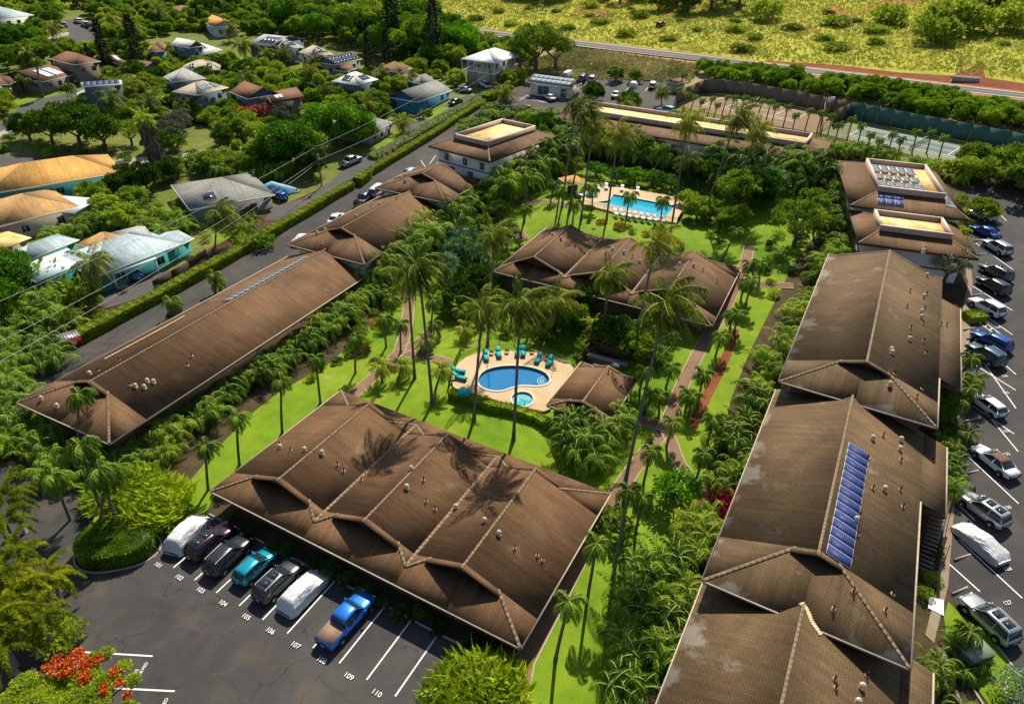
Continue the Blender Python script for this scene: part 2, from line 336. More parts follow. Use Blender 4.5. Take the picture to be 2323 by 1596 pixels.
# ------------------------------------------------------------------ ground sheets
import bmesh
def chaikin(p,k=2):
    for _ in range(k):
        q=[]
        for i in range(len(p)):
            a=np.array(p[i]);b=np.array(p[(i+1)%len(p)]);q+=[tuple(a*.75+b*.25),tuple(a*.25+b*.75)]
        p=q
    return p
def G2(pts): return [tuple(P(*p)[:2]) for p in pts]
def sheet(name,poly,lev,material,cell=4.,smooth=0,px=True,kind='structure'):
    if px: poly=G2(poly)
    if smooth: poly=chaikin(poly,smooth)
    bm=bmesh.new();vs=[bm.verts.new((p[0],p[1],0)) for p in poly];f=bm.faces.new(vs)
    bmesh.ops.triangulate(bm,faces=[f])
    xs=[p[0] for p in poly];ys=[p[1] for p in poly]
    for ax,lo,hi in ((0,min(xs),max(xs)),(1,min(ys),max(ys))):
        c=cell
        if hi-lo>260: c=cell*2.5
        k=math.ceil(lo/c)*c
        while k<hi:
            co_=(k,0,0) if ax==0 else (0,k,0);no=(1,0,0) if ax==0 else (0,1,0)
            bmesh.ops.bisect_plane(bm,geom=bm.verts[:]+bm.edges[:]+bm.faces[:],dist=1e-4,plane_co=co_,plane_no=no);k+=c
    bmesh.ops.triangulate(bm,faces=bm.faces[:])
    for v in bm.verts: v.co.z=T(v.co.x,v.co.y)+lev
    for f in bm.faces:
        if f.normal.z<0: f.normal_flip()
    me=bpy.data.meshes.new(name);bm.to_mesh(me);bm.free();me.materials.append(material)
    o=link(bpy.data.objects.new(name,me))
    if kind: o['kind']=kind
    return o
# base terrain
gx=np.concatenate([np.arange(-900,-300,25),np.arange(-300,-60,4),np.arange(-60,110,2),np.arange(110,240,4),np.arange(240,900,25)])
gy=np.concatenate([np.arange(-60,0,10),np.arange(0,170,2),np.arange(170,330,4),np.arange(330,700,15),np.arange(700,2400,60)])
X,Y=np.meshgrid(gx,gy);ZZ=terr(X,Y);V=np.stack([X,Y,ZZ],-1).reshape(-1,3);nx=len(gx)
i=np.arange(len(gy)-1)[:,None]*nx+np.arange(nx-1)[None];Q=np.stack([i,i+1,i+1+nx,i+nx],-1).reshape(-1,4)
mb=MB();mb.V=[V];mb.n=len(V);mb.L=[Q.ravel()];mb.S=[np.full(len(Q),4)];mb.M=[np.zeros(len(Q),int)];mb.UV=[np.zeros((len(Q)*4,2))]
g=part('ground',mb,M['yard'],None,True);struct(g)
sheet('field_ground',[(-200,-40),(600,-14),(998,50),(1271,85),(1742,141),(2323,209),(2900,280),(2900,-60),(2000,-140),(600,-140)],.02,M['field'],8)
sheet('verge_ground',[(560,6),(998,66),(1271,99),(1742,156),(2323,222),(2900,290),(2900,520),(2330,420),(2240,300),(1560,185),(1300,165),(1180,130),(1000,90),(700,60),(560,45)],.02,M['verge'],6)
sheet('dry_slope_ground',[(1130,110),(1290,103),(1480,128),(1640,150),(1600,190),(1545,200),(1400,180),(1180,190),(1100,150)],.04,M['dry'],5,1)
sheet('red_dirt_strip',[(1700,146),(1743,138),(1900,148),(2040,165),(2160,172),(2210,150),(2230,148),(2235,176),(2323,190),(2420,205),(2420,225),(2323,211),(1742,143)],.04,M['reddirt'],6)
sheet('highway_shoulder',[(500,-13),(581,-4),(998,51),(1271,86),(1742,141),(2323,208),(2900,277),(2900,304),(2323,229),(1742,163),(1269,105),(998,71),(581,13),(500,3)],.05,M['orangedirt'],6)
HT=[(500,-12),(581,-2),(998,53),(1271,88),(1742,143),(2323,211),(2900,281)];HB=[(500,0),(581,10),(998,67),(1269,101),(1742,159),(2323,225),(2900,298)]
sheet('highway',HT+HB[::-1],.08,M['road'],6)
sheet('dirt_clearing',[(1300,18),(1375,22),(1392,42),(1345,38),(1300,30)],.05,M['orangedirt'],5,1)
sheet('dirt_track',[(1880,10),(1920,20),(1940,42),(1880,30)],.05,M['orangedirt'],5,1)
sheet('dirt_track',[(1500,22),(1540,24),(1548,44),(1510,36)],.05,M['orangedirt'],5,1)
sheet('dirt_track',[(1810,70),(1870,66),(1860,76),(1815,78)],.05,M['orangedirt'],5,1)
sheet('dirt_track',[(1990,3),(2080,-12),(2200,-14),(2090,4),(1960,34),(1940,30)],.05,M['orangedirt'],5,1)
def stripe(name,pts,wid,lev,material,cell=4.,px=True):
    if px: pts=[P(*p)[:2] for p in pts]
    pts=[np.array(p[:2]) for p in pts];L=[];Rr=[]
    for i,p in enumerate(pts):
        d=pts[min(i+1,len(pts)-1)]-pts[max(i-1,0)];d=d/np.linalg.norm(d);nrm=np.array([-d[1],d[0]])
        L.append(tuple(p+nrm*wid/2));Rr.append(tuple(p-nrm*wid/2))
    return sheet(name,L+Rr[::-1],lev,material,cell,px=False)
def lerp2(a,b,t): return [(p[0]*(1-t)+q[0]*t,p[1]*(1-t)+q[1]*t) for p,q in zip(a,b)]
for t in (.1,.9): stripe('road_marking',lerp2(HT,HB,t),.28,.1,M['line'],6)
stripe('road_marking',lerp2(HT,HB,.5),.2,.1,mat('yellow_line',(.5,.4,.1),.8),6)
# streets on the left
sheet('street',[(95,112),(110,96),(140,84),(160,80),(150,60),(140,46),(165,46),(215,62),(235,80),(235,112),(170,112)],.05,M['street'],5,1)
sheet('kerb_verge',[(80,112),(100,90),(146,72),(168,76),(150,84),(118,93),(104,110),(90,118)],.035,M['gravel'],5,1)
sheet('street',[(-80,400),(-80,300),(-20,285),(30,268),(42,240),(90,225),(140,215),(180,205),(200,214),(150,240),(100,262),(60,290),(0,318),(-40,350)],.05,M['street'],5,2)
sheet('front_lawn',[(30,232),(60,222),(134,203),(140,213),(90,228),(40,242)],.04,M['lawn'],5,1)
sheet('footpath',[(-60,330),(0,300),(60,272),(66,277),(0,312),(-60,345)],.065,M['gravel'],5,0)
sheet('street',[(-80,345),(60,356),(180,352),(176,367),(60,376),(-80,380)],.05,M['street'],5,1)
sheet('gravel_ground',[(180,380),(240,362),(400,352),(520,330),(640,315),(700,320),(600,350),(450,370),(350,400),(250,420),(190,400)],.03,M['gravel'],5,1)
sheet('driveway',[(600,168),(640,160),(660,172),(640,190),(610,182)],.04,M['gravel'],5,1)
# mulch / verge left of the hedge, neighbour drives
sheet('mulch_ground',[(-120,900),(-60,800),(60,740),(160,690),(330,640),(440,590),(560,500),(700,440),(830,380),(860,385),(700,480),(500,610),(330,700),(150,780),(0,870),(-100,960)],.03,M['mulch'],4)
sheet('footpath',[(-120,975),(0,872),(150,782),(260,722),(268,728),(160,790),(10,882),(-110,990)],.05,M['concrete'],4)
sheet('driveway',[(210,670),(255,650),(352,612),(420,620),(380,655),(240,700),(215,690)],.05,M['street'],4)
sheet('driveway',[(620,470),(690,450),(760,405),(800,360),(862,340),(880,352),(800,410),(700,462),(640,500),(600,500)],.05,M['street'],4)
sheet('driveway',[(905,285),(960,270),(1010,240),(1060,215),(1090,222),(1000,272),(950,300),(920,300)],.05,M['street'],4)
sheet('front_lawn',[(840,345),(895,300),(935,295),(900,322),(860,350)],.045,M['lawn'],4)
sheet('front_lawn',[(950,268),(1005,243),(1020,245),(975,272)],.06,M['lawn'],4)
sheet('front_lawn',[(478,528),(520,518),(545,520),(520,540),(485,560)],.045,M['lawn'],4,1)
sheet('front_lawn',[(180,678),(225,674),(232,684),(205,700),(182,702)],.06,M['lawn'],4,1)
# estate ground
sheet('garden_soil_ground',[(-50,1150),(0,960),(250,1000),(560,700),(830,560),(1000,440),(1200,330),(1300,260),(1560,275),(1920,300),(2250,385),(2330,430),(2600,700),(2700,1700),(2500,2000),(1000,2000),(1050,1480),(480,1170),(300,1110)],.02,M['soil'],2)
sheet('lawn',[(380,1200),(400,1130),(440,1080),(500,1010),(575,935),(640,885),(740,830),(810,770),(865,710),(900,690),(960,640),(1030,590),(1110,520),(1150,450),(1240,395),(1330,372),(1420,380),(1560,400),(1760,440),(1870,455),(1860,520),(1800,600),(1760,680),(1700,800),(1660,900),(1640,980),(1590,1100),(1540,1200),(1510,1330),(1500,1420),(1450,1500),(1420,1640),(1380,1850),(1120,1850),(1150,1600),(1200,1440),(1380,1160),(1100,1020),(780,900),(490,1120),(470,1160)],.07,M['lawn'],2)
sheet('court_side_grass',[(1500,240),(1560,262),(1700,290),(1840,312),(1900,320),(2000,345),(2230,395),(2200,400),(1980,360),(1880,345),(1700,310),(1500,270)],.05,M['lawn'],4)
sheet('parking_grass',[(1265,228),(1385,222),(1395,238),(1290,246)],.055,M['lawn'],4)
sheet('parking_grass',[(1180,250),(1300,246),(1300,262),(1190,262)],.055,M['lawn'],4)
# asphalt: driveway between hedge and left row, car parks
sheet('driveway_asphalt',[(-200,1000),(-100,905),(20,850),(168,786),(345,690),(555,576),(798,428),(860,390),(1000,303),(1180,193),(1330,172),(1540,180),(1535,262),(1400,262),(1300,262),(1200,262),(1100,300),(1010,350),(930,420),(820,520),(640,610),(500,700),(250,880),(60,960),(0,990),(-150,1100)],.06,M['asphalt'],3.5)
sheet('front_parking_asphalt',[(-400,2100),(-300,1300),(-100,1080),(60,1050),(280,1080),(350,1160),(400,1240),(440,1190),(490,1166),(1062,1480),(1010,1596),(960,2100)],.06,M['asphalt'],2.5)
sheet('right_parking_asphalt',[(2195,430),(2250,425),(2330,440),(2700,640),(3300,1600),(3300,2100),(2700,2200),(2320,1596),(2150,1340),(2156,1160),(2170,1000),(2192,860),(2200,640),(2190,500)],.06,M['asphalt'],3)
sheet('walkway',[(2160,820),(2196,640),(2180,600),(2200,590),(2206,640),(2200,760),(2180,960),(2150,1330),(2118,1460),(2098,1440),(2126,1330),(2134,1000)],.09,M['walk'],4)
# paths through the garden
def path(pts,wid,lev=.1,m='path',edge=True):
    w=[P(*p)[:2] for p in pts]
    q=[]
    for a,b in zip(w[:-1],w[1:]): q+=[a,(a+b)/2]
    q.append(w[-1])
    stripe('garden_path',q,wid,lev,M[m],3,px=False)
    if edge:
        q=[np.array(p) for p in q]
        for s in (-1,1):
            e=[]
            for i,p in enumerate(q):
                d=q[min(i+1,len(q)-1)]-q[max(i-1,0)];d=d/np.linalg.norm(d);e.append(p+np.array([-d[1],d[0]])*s*(wid/2+.05))
            stripe('path_edging',e,.12,lev+.02,M['pathedge'],3,px=False)
path([(790,905),(860,845),(905,800),(922,750),(928,690),(925,640)],1.45)
path([(905,800),(950,778),(985,745),(1000,728)],1.4,.115)
path([(905,800),(990,815),(1022,825)],1.4,.115)
path([(1130,1800),(1190,1500),(1300,1290),(1385,1140),(1440,1060),(1510,970),(1545,880),(1590,790),(1650,690),(1690,600),(1700,560)],1.5)
path([(1510,970),(1440,952),(1400,940)],1.3,.115)
path([(1510,970),(1540,1050),(1590,1120),(1610,1200),(1560,1290)],1.2,.115)
path([(1660,640),(1720,645),(1800,650)],1.3,.115)
path([(1165,460),(1230,459),(1270,462),(1310,475)],1.4,.115)
path([(1150,515),(1180,530),(1192,545)],1.4,.115)
sheet('planting_bed',[(1560,960),(1600,880),(1640,800),(1668,745),(1680,750),(1650,830),(1600,930),(1575,985)],.09,M['reddirt'],2,1)
# courts
def court(cor,name,surf,base,loc=None):
    pass
def lay(name,cor,lev,material): return sheet(name,cor,lev,material,5)
M['court_green']=ground_mat('court_green',[(.12,.15,.07),(.19,.21,.1),(.25,.26,.13)],.06,.5,6,.9,.05)
M['court_blue']=ground_mat('court_grey_green',[(.1,.14,.12),(.13,.18,.155),(.16,.21,.18)],.06,.5,6,.9,.05)
M['court_brown']=ground_mat('court_brown',[(.17,.115,.06),(.24,.165,.09),(.3,.22,.12)],.06,.5,6,.9,.05)
lay('tennis_court_surround',[(1858,303),(1926,268),(2120,312),(2330,355),(2250,398),(2235,392)],.08,M['court_green'])
lay('sports_court',[(1532,242),(1592,212),(1636,214),(1922,268),(1853,303),(1700,276)],.08,M['court_brown'])
lay('tennis_court',[(1922.5,309),(1961,290),(2256,344.5),(2217.5,372.5)],.1,M['court_blue'])
# court markings in true metres on the court rectangle
def cmark(O,X1,Y1,lw=.09,lev=.12):
    O=P(*O)[:2];X1=P(*X1)[:2];Y1=P(*Y1)[:2];ex=(X1-O);ey=(Y1-O);return O,ex,ey
def court_lines(O,X1,Y1):
    O,ex,ey=cmark(O,X1,Y1);pt=lambda a,b:O+ex*a+ey*b
    L=23.77;W=10.97;s=1.37/W;sv=5.485/L
    segs=[((0,0),(1,0)),((0,1),(1,1)),((0,0),(0,1)),((1,0),(1,1)),((0,s),(1,s)),((0,1-s),(1,1-s)),((sv,s),(sv,1-s)),((1-sv,s),(1-sv,1-s)),((sv,.5),(1-sv,.5))]
    for a,b in segs: stripe('court_line',[pt(*a),pt(*b)],.16,.13,M['line'],6,px=False)
court_lines((1922.5,309),(2217.5,372.5),(1961,290))
court_lines((1592,241),(1795,276),(1640,222))
# ------------------------------------------------------------------ buildings
def clip2(poly,a,b,c):
    out=[];n=len(poly)
    for i in range(n):
        p,q=poly[i],poly[(i+1)%n];fp=a*p[0]+b*p[1]+c;fq=a*q[0]+b*q[1]+c
        if fp>=-1e-9: out.append(p)
        if (fp>1e-9 and fq<-1e-9) or (fp<-1e-9 and fq>1e-9):
            t=fp/(fp-fq);out.append((p[0]+(q[0]-p[0])*t,p[1]+(q[1]-p[1])*t))
    return out
class Frame:
    def __init__(s,o,u,ze): s.o=np.array(o[:2],float);s.u=np.array(u,float);s.u/=np.linalg.norm(s.u);s.v=np.array([-s.u[1],s.u[0]]);s.ze=ze;s.rz=math.atan2(s.u[1],s.u[0])
    def w(s,x,y): return s.o+s.u*x+s.v*y
    def loc(s,q): d=np.array(q[:2])-s.o;return float(d@s.u),float(d@s.v)
def frame_px(a,b,ze): A=Z(*a,ze);B=Z(*b,ze);return Frame(A,(B-A)[:2],ze)
def win(root,x,y,z,w,h,side,mat_='glass',fr='white',name='window'):
    """side 'f': on the y=const wall facing -y, 'l': on x=const facing -x, 'r': facing +x"""
    mb=MB();g=MB();t=.06
    if side=='f':
        mb.box(x-t,x+w+t,y-.07,y-.003,z-t,z+h+t);g.box(x,x+w,y-.09,y-.071,z,z+h);b=(x+w/2-.03,x+w/2+.03,y-.11,y-.091,z,z+h)
    elif side=='r':
        mb.box(x+.003,x+.07,y-t,y+w+t,z-t,z+h+t);g.box(x+.071,x+.09,y,y+w,z,z+h);b=(x+.091,x+.11,y+w/2-.03,y+w/2+.03,z,z+h)
    else:
        mb.box(x-.07,x-.003,y-t,y+w+t,z-t,z+h+t);g.box(x-.09,x-.071,y,y+w,z,z+h);b=(x-.11,x-.091,y+w/2-.03,y+w/2+.03,z,z+h)
    o=part(name,mb,M[fr],root);part('pane',g,M[mat_],o);part('mullion',MB().box(*b),M[fr],o)
def cap_line(root,a,b,wd=.22,h=.06,m='ridge',name='ridge_cap'):
    """raised strip of capping shingles along a roof line"""
    a=Vector(a);b=Vector(b);d=(b-a).normalized();s=d.cross(Vector((0,0,1))).normalized()*wd/2;n=max(1,int((b-a).length/.45));mb=MB()
    for i in range(n):
        p=a+(b-a)*(i/n);q=a+(b-a)*((i+1.12)/n) if i<n-1 else b
        up=Vector((0,0,h));dz=Vector((0,0,.03))
        V=[p-s,p+up,p+s,q-s+dz,q+up+dz,q+s+dz];mb.add([tuple(v) for v in V],[(0,1,4,3),(1,2,5,4),(0,2,1),(3,4,5)])
    part(name,mb,M[m],root)
def gable_house(name,look,place,F,W,D,ridges,zr,af,ab,sf,mroof='shake',ext=None,wallmat='brownwall',group='long brown shingled buildings of the estate',base=4.,skipfront=False,wallin=1.15):
    zg=T(*F.w(W/2,D/2));H=F.ze
    root=thing(name,look,'building',(F.o[0],F.o[1],zg),F.rz,place,group);h=H-zg
    vs=[0]+[(ridges[i]+ridges[i+1])/2 for i in range(len(ridges)-1)]+[W]
    strips=[]
    for i,r in enumerate(ridges):
        sl=zr/ridges[0];sr=zr/(W-ridges[-1])
        if i>0: sl=sr if len(ridges)>1 else sl
        s1=zr/ridges[0] if i==0 else .37
        s2=zr/(W-ridges[-1]) if i==len(ridges)-1 else .37
        strips.append((vs[i],r,zr-s1*r,s1));strips.append((r,vs[i+1],zr+s2*r,-s2))
    def side(x):
        for x0,x1,c0,c1 in strips:
            if x<=x1 or x1==W: return c0+c1*x
    def rz_(x,y):
        z=side(x)
        if y<af: z=min(z,sf*y)
        if y>D-ab: z=min(z,sf*(D-y))
        return z
    mb=MB();th=.16
    def addp(poly,c0,cx,cy):
        if len(poly)<3: return
        P3=[(p[0],p[1],c0+cx*p[0]+cy*p[1]+h) for p in poly]
        if cx: uv=[(p[1],p[0]*math.hypot(1,cx)) for p in poly]
        else: uv=[(p[0],p[1]*math.hypot(1,cy)) for p in poly]
        mb.slab(P3,th,0,uv)
    for x0,x1,c0,c1 in strips:
        addp([(x0,af),(x1,af),(x1,D-ab),(x0,D-ab)],c0,c1,0)
        A=[(x0,0),(x1,0),(x1,af),(x0,af)]
        addp(clip2(A,c1,-sf,c0),0,0,sf);addp(clip2(A,-c1,sf,-c0),c0,c1,0)
        B=[(x0,D-ab),(x1,D-ab),(x1,D),(x0,D)]
        addp(clip2(B,c1,sf,c0-sf*D),sf*D,0,-sf);addp(clip2(B,-c1,-sf,sf*D-c0),c0,c1,0)
    if ext:
        y0,y1,w=ext;c0,c1=strips[-1][2:];addp([(W,y0),(W+w,y0),(W+w,y1),(W,y1)],c0,c1,0)
    # gablet overhangs
    ov=.55
    for r in ridges:
        for yy,s in ((af,-1),(D-ab,1)):
            a_=af if s<0 else ab
            if a_<=0: continue
            zg_=sf*a_
            for c0,c1 in ((strips[ridges.index(r)*2][2:]),(strips[ridges.index(r)*2+1][2:])):
                xe=(zg_-.12-c0)/c1;poly=[(xe,yy),(r,yy),(r,yy+s*ov)] if 0 else ([(min(xe,r),min(yy,yy+s*ov)),(max(xe,r),min(yy,yy+s*ov)),(max(xe,r),max(yy,yy+s*ov)),(min(xe,r),max(yy,yy+s*ov))])
                P3=[(p[0],p[1],c0+c1*p[0]+h+.025) for p in poly];uv=[(p[1],p[0]) for p in poly];mb.slab(P3,.12,0,uv)
    part('roof',mb,M[mroof],root)
    # gablet boards
    for i,r in enumerate(ridges):
        for yy,s,a_ in ((af,-1,af),(D-ab,1,ab)):
            if a_<=0: continue
            zg_=sf*a_;(c0,c1),(d0,d1)=strips[2*i][2:],strips[2*i+1][2:]
            xa=(zg_-c0)/c1;xb=(zg_-d0)/d1
            mb=MB();V=[(xa,yy+s*.02,h+zg_-.2),(xb,yy+s*.02,h+zg_-.2),(xb,yy+s*.02,h+zg_),(r,yy+s*.02,h+zr-.1),(xa,yy+s*.02,h+zg_)]
            V+= [(v[0],v[1]-s*.08,v[2]) for v in V];n=5
            mb.add(V,[tuple(range(5)),tuple(range(5,10))[::-1]]+[(k,(k+1)%5,5+(k+1)%5,5+k) for k in range(5)]);part('gablet',mb,M['recess'],root)
    # ridge, hip and valley cappings
    for i,r in enumerate(ridges):
        cap_line(root,(r,af-.5,h+zr),(r,D-ab+.5,h+zr))
        for j in (0,1):
            c0,c1=strips[2*i+j][2:];e=strips[2*i+j][0 if j==0 else 1]
            for s,a_ in ((0,af),(1,ab)):
                if a_<=0: continue
                xa=(sf*a_-c0)/c1;ze_=c0+c1*e;ye=max(ze_,0)/sf
                f=(lambda x,y:(x,y if s==0 else D-y))
                p=f(xa,a_);q=f(e,ye);cap_line(root,(p[0],p[1],h+sf*a_),(q[0],q[1],h+max(ze_,0)),.26,.07)
    for i in range(1,len(ridges)):
        x=vs[i];zv=side(x-1e-6);cap_line(root,(x,zv/sf,h+zv+.02),(x,D-zv/sf,h+zv+.02),.4,.06,'ridge','valley_flashing')
    # eaves
    mb=MB();g=MB();x1=W
    mb.box(0,W,-.02,.03,h-.34,h-.02);mb.box(-.03,.02,.03,D-.03,h-.34,h-.02);mb.box(0,W,D-.03,D+.02,h-.34,h-.02)
    if ext:
        y0,y1,w=ext;ze2=h+strips[-1][2]+strips[-1][3]*(W+w)
        mb.box(W-.02,W+.03,.03,y0,h-.34,h-.02);mb.box(W+w-.02,W+w+.03,y0,y1,ze2-.34,ze2-.02);g.box(W+w+.035,W+w+.17,y0,y1,ze2-.17,ze2-.02);g.box(W+.035,W+.17,0,y0,h-.17,h-.02)
        mb.box(W,W+w,y0-.03,y0+.02,ze2-.34,ze2+.1)
    else:
        mb.box(W-.02,W+.03,.03,D-.03,h-.34,h-.02);g.box(W+.035,W+.15,0,D,h-.15,h-.02)
    g.box(-.15,-.035,0,D,h-.15,h-.02);g.box(0,W,-.13,-.025,h-.14,h-.02)
    part('fascia',mb,M['fascia'],root);part('gutter',g,M['gutter'],root)
    part('soffit',MB().box(.05,W-.05,.05,D-.05,h-.3,h-.24),M['soffit'],root)
    i_=wallin;part('wall',MB().box(i_,W-i_,i_,D-i_,-base,h-.3),M[wallmat],root)
    return root,rz_,h
def onroof(F,rz_,px,py):
    z=F.ze+1.
    for _ in range(25):
        q=Z(px,py,z);x,y=F.loc(q);z=F.ze+rz_(x,y)
    return x,y,z-F.ze
def vents(root,F,rz_,h,big=(),pipes=()):
    for px,py in big:
        x,y,z=onroof(F,rz_,px,py);mb=MB();z+=h
        mb.tube([(x,y,z-.2),(x,y,z+.28),(x,y,z+.34)],[.2,.2,.12],10);mb.tube([(x,y,z+.16),(x,y,z+.3),(x,y,z+.46),(x,y,z+.5)],[.18,.23,.16,.02],10)
        part('roof_vent',mb,VENT,root)
    for px,py in pipes:
        x,y,z=onroof(F,rz_,px,py);z+=h;mb=MB();mb.tube([(x,y,z-.2),(x,y,z+.5)],[.07,.06],8);p=part('vent_pipe',mb,M['dark'],root)
        n=6;c=[(x+.2*math.cos(k*PI/3+.3),y+.26*math.sin(k*PI/3+.3)) for k in range(n)]
        part('flashing',MB().slab([(a,b,h+rz_(a,b)+.05) for a,b in c],.06),RUST,p)
VENT=mat('vent_tan',(.55,.47,.33),.7,var=.15);RUST=mat('rusty_flashing',(.3,.15,.07),.8,var=.3,vs=4)
def solar_on(root,rz_,h,x0,y0,x1,y1,nx,ny,material='solar',gap=.012,name='solar_panel',lift=.12):
    for i in range(nx):
        for j in range(ny):
            a,b=x0+(x1-x0)*i/nx,x0+(x1-x0)*(i+1)/nx-gap;c,d=y0+(y1-y0)*j/ny,y0+(y1-y0)*(j+1)/ny-gap
            pts=[(a,c),(b,c),(b,d),(a,d)];e=.03
            q=[(p[0],p[1],h+rz_(*p)+lift) for p in pts];mb=MB();mb.slab(q,.05)
            o=part(name,mb,M['alu'],root)
            e=.028;pts=[(a+e,c+e),(b-e,c+e),(b-e,d-e),(a+e,d-e)];q=[(p[0],p[1],h+rz_(*p)+lift+.008) for p in pts]
            part('cells',MB().slab(q,.006,0,[(p[0],p[1]*1.06) for p in pts]),M[material],o)
def mansard(name,look,place,F,W,D,px0,px1,py0,py1,zs,zp,deckmat='gold',wallmat='whitewall',base=4,group='flat topped brown roofed buildings of the estate'):
    zg=T(*F.w(W/2,D/2));h=F.ze-zg;root=thing(name,look,'building',(F.o[0],F.o[1],zg),F.rz,place,group)
    mb=MB();E=[(0,0),(W,0),(W,D),(0,D)];I=[(px0,py0),(px1,py0),(px1,py1),(px0,py1)]
    for k in range(4):
        a,b=E[k],E[(k+1)%4];c,d=I[(k+1)%4],I[k];P3=[(*a,h),(*b,h),(*c,h+zs),(*d,h+zs)]
        uv=[(p[0],p[1]) for p in (a,b,c,d)] if k%2==0 else [(p[1],p[0]) for p in (a,b,c,d)]
        mb.slab(P3,.16,0,uv);cap_line(root,(*a,h),(*d,h+zs),.26,.07)
    part('roof',mb,M['shake'],root)
    mb=MB();t=.28
    mb.box(px0,px1,py0,py0+t,h+zs-.5,h+zp);mb.box(px0,px1,py1-t,py1,h+zs-.5,h+zp);mb.box(px0,px0+t,py0+t,py1-t,h+zs-.5,h+zp);mb.box(px1-t,px1,py0+t,py1-t,h+zs-.5,h+zp)
    part('parapet',mb,M['parapet'],root)
    mb=MB();mb.box(px0-.05,px1+.05,py0-.05,py0+t+.05,h+zp+.003,h+zp+.06);mb.box(px0-.05,px1+.05,py1-t-.05,py1+.05,h+zp+.003,h+zp+.06);mb.box(px0-.05,px0+t+.05,py0+t+.06,py1-t-.06,h+zp+.003,h+zp+.06);mb.box(px1-t-.05,px1+.05,py0+t+.06,py1-t-.06,h+zp+.003,h+zp+.06)
    part('parapet_cap',mb,M['coping'],root)
    part('flat_roof',MB().box(px0+t,px1-t,py0+t,py1-t,h+zs-.4,h+zs+.1),M[deckmat],root)
    mb=MB();mb.box(0,W,-.02,.03,h-.34,h-.02);mb.box(-.03,.02,.03,D-.03,h-.34,h-.02);mb.box(W-.02,W+.03,.03,D-.03,h-.34,h-.02);mb.box(0,W,D-.03,D+.02,h-.34,h-.02);part('fascia',mb,M['fascia'],root)
    part('soffit',MB().box(.05,W-.05,.05,D-.05,h-.3,h-.24),M['soffit'],root)
    part('wall',MB().box(1.3,W-1.3,1.3,D-1.3,-base,h-.3),M[wallmat],root)
    mb=MB()
    for zz in (h-2.9,h-3.1-2.6): mb.box(1.22,W-1.22,1.22,1.297,zz,zz+.22);mb.box(1.22,1.297,1.3,D-1.3,zz,zz+.22)
    part('wall_band',mb,M['band'],root)
    def rz_(x,y):
        if px0<x<px1 and py0<y<py1: return zs+.1
        return max(0,min(zs*x/px0,zs*(W-x)/(W-px1),zs*y/py0,zs*(D-y)/(D-py1)))
    return root,rz_,h
# --- front building with three ridges and the parking row before it
F=frame_px((478,1113),(1180,1468),2.95)
r,rz_,h=gable_house('shingle_building','brown shingled building with three parallel ridges','behind the numbered parking row',F,33.35,18.7,[6.67,16.67,26.67],2.55,2.86,3.3,.47)
vents(r,F,rz_,h,big=[(635,1016),(691,1022),(731,1029),(923,1107),(1099,1183),(1132,1212),(933,1065),(1034,1152)],pipes=[(659,1022),(766,1055),(780,1069),(967,1138),(987,1156),(820,1090),(961,1090),(1110,1148),(1168,1245),(1219,1261),(1231,1272),(635,1009)])
# --- middle building
F=frame_px((1120,615),(1613,738),6.1)
r,rz_,h=gable_house('shingle_building','dark brown shingled building with three ridges','between the two swimming pools',F,31.8,19.3,[5.3,15.3,25.3],2.65,2.55,3.8,.5)
vents(r,F,rz_,h,big=[(1253,534),(1273,543),(1389,568),(1415,574),(1451,595),(1541,601),(1573,604),(1496,607)],pipes=[(1194,545),(1234,538),(1293,555),(1316,571),(1434,584),(1337,576),(1480,610),(1594,615),(1626,640)])
# --- left row
e_l=np.array([.9062,-.4229])
def fl(px,ze,shift=0): A=Z(*px,ze);return Frame(A,e_l,ze)
A=Z(247.5,1005.5,4.5);o=A[:2]-e_l*14.5;F=Frame(o,e_l,4.5)
r,rz_,h=gable_house('shingle_building','very long brown shingled building with a single ridge','at lower left beside the clipped hedge',F,14.5,42.2,[7.25],2.6,4.35,0,.42)
vents(r,F,rz_,h,big=[(204,849.5),(94,906),(130,923),(308,878),(328,880),(335,866),(349,868)],pipes=[(222,842),(270,818),(295,875),(425,830),(435,808)])
# tarpaulin strip lying on the roof and row of panels
def strip_on(root,F,rz_,h,pts,wd,material,name):
    q=[];
    for px,py in pts:
        x,y,z=onroof(F,rz_,px,py);q.append(np.array((x,y)))
    mb=MB();n=14;rr=random.Random(3)
    for i in range(len(q)-1):
        for k in range(n):
            a=q[i]+(q[i+1]-q[i])*k/n;b=q[i]+(q[i+1]-q[i])*(k+1)/n;d=(b-a)/np.linalg.norm(b-a);s=np.array([-d[1],d[0]])*wd/2
            w1=rr.uniform(.8,1.2);p=[a-s,b-s*w1,b+s*w1,a+s];mb.slab([(v[0],v[1],h+rz_(v[0],v[1])+.06+.004*(k%3)) for v in p][::-1],.05)
    return part(name,mb,material,root)
TAN=mat('tan_patch',(.6,.42,.2),.8,var=.25)
strip_on(r,F,rz_,h,[(236,815),(330,765),(418,717)],.4,TAN,'roof_patch')
x0,y0,_=onroof(F,rz_,519,683);x1,y1,_=onroof(F,rz_,716,578)
solar_on(r,rz_,h,5.,min(y0,40),6.4,min(max(y0+14,y1),39.8),1,16,'solar_grey')
A=Z(827,599,6.57);F=Frame(A[:2]-e_l*14.5,e_l,6.57)
r,rz_,h=gable_house('shingle_building','brown shingled building stepping up the slope','between the long left building and its upper neighbour',F,14.5,24.4,[7.25],2.6,4.65,0,.4,wallmat='whitewall')
vents(r,F,rz_,h,big=[(720,530),(738,523),(808,492),(861,465)],pipes=[(729,553),(842,470),(900,450)])
A=Z(1011,459,8.8);F=Frame(A[:2]-e_l*14.5,e_l,8.8)
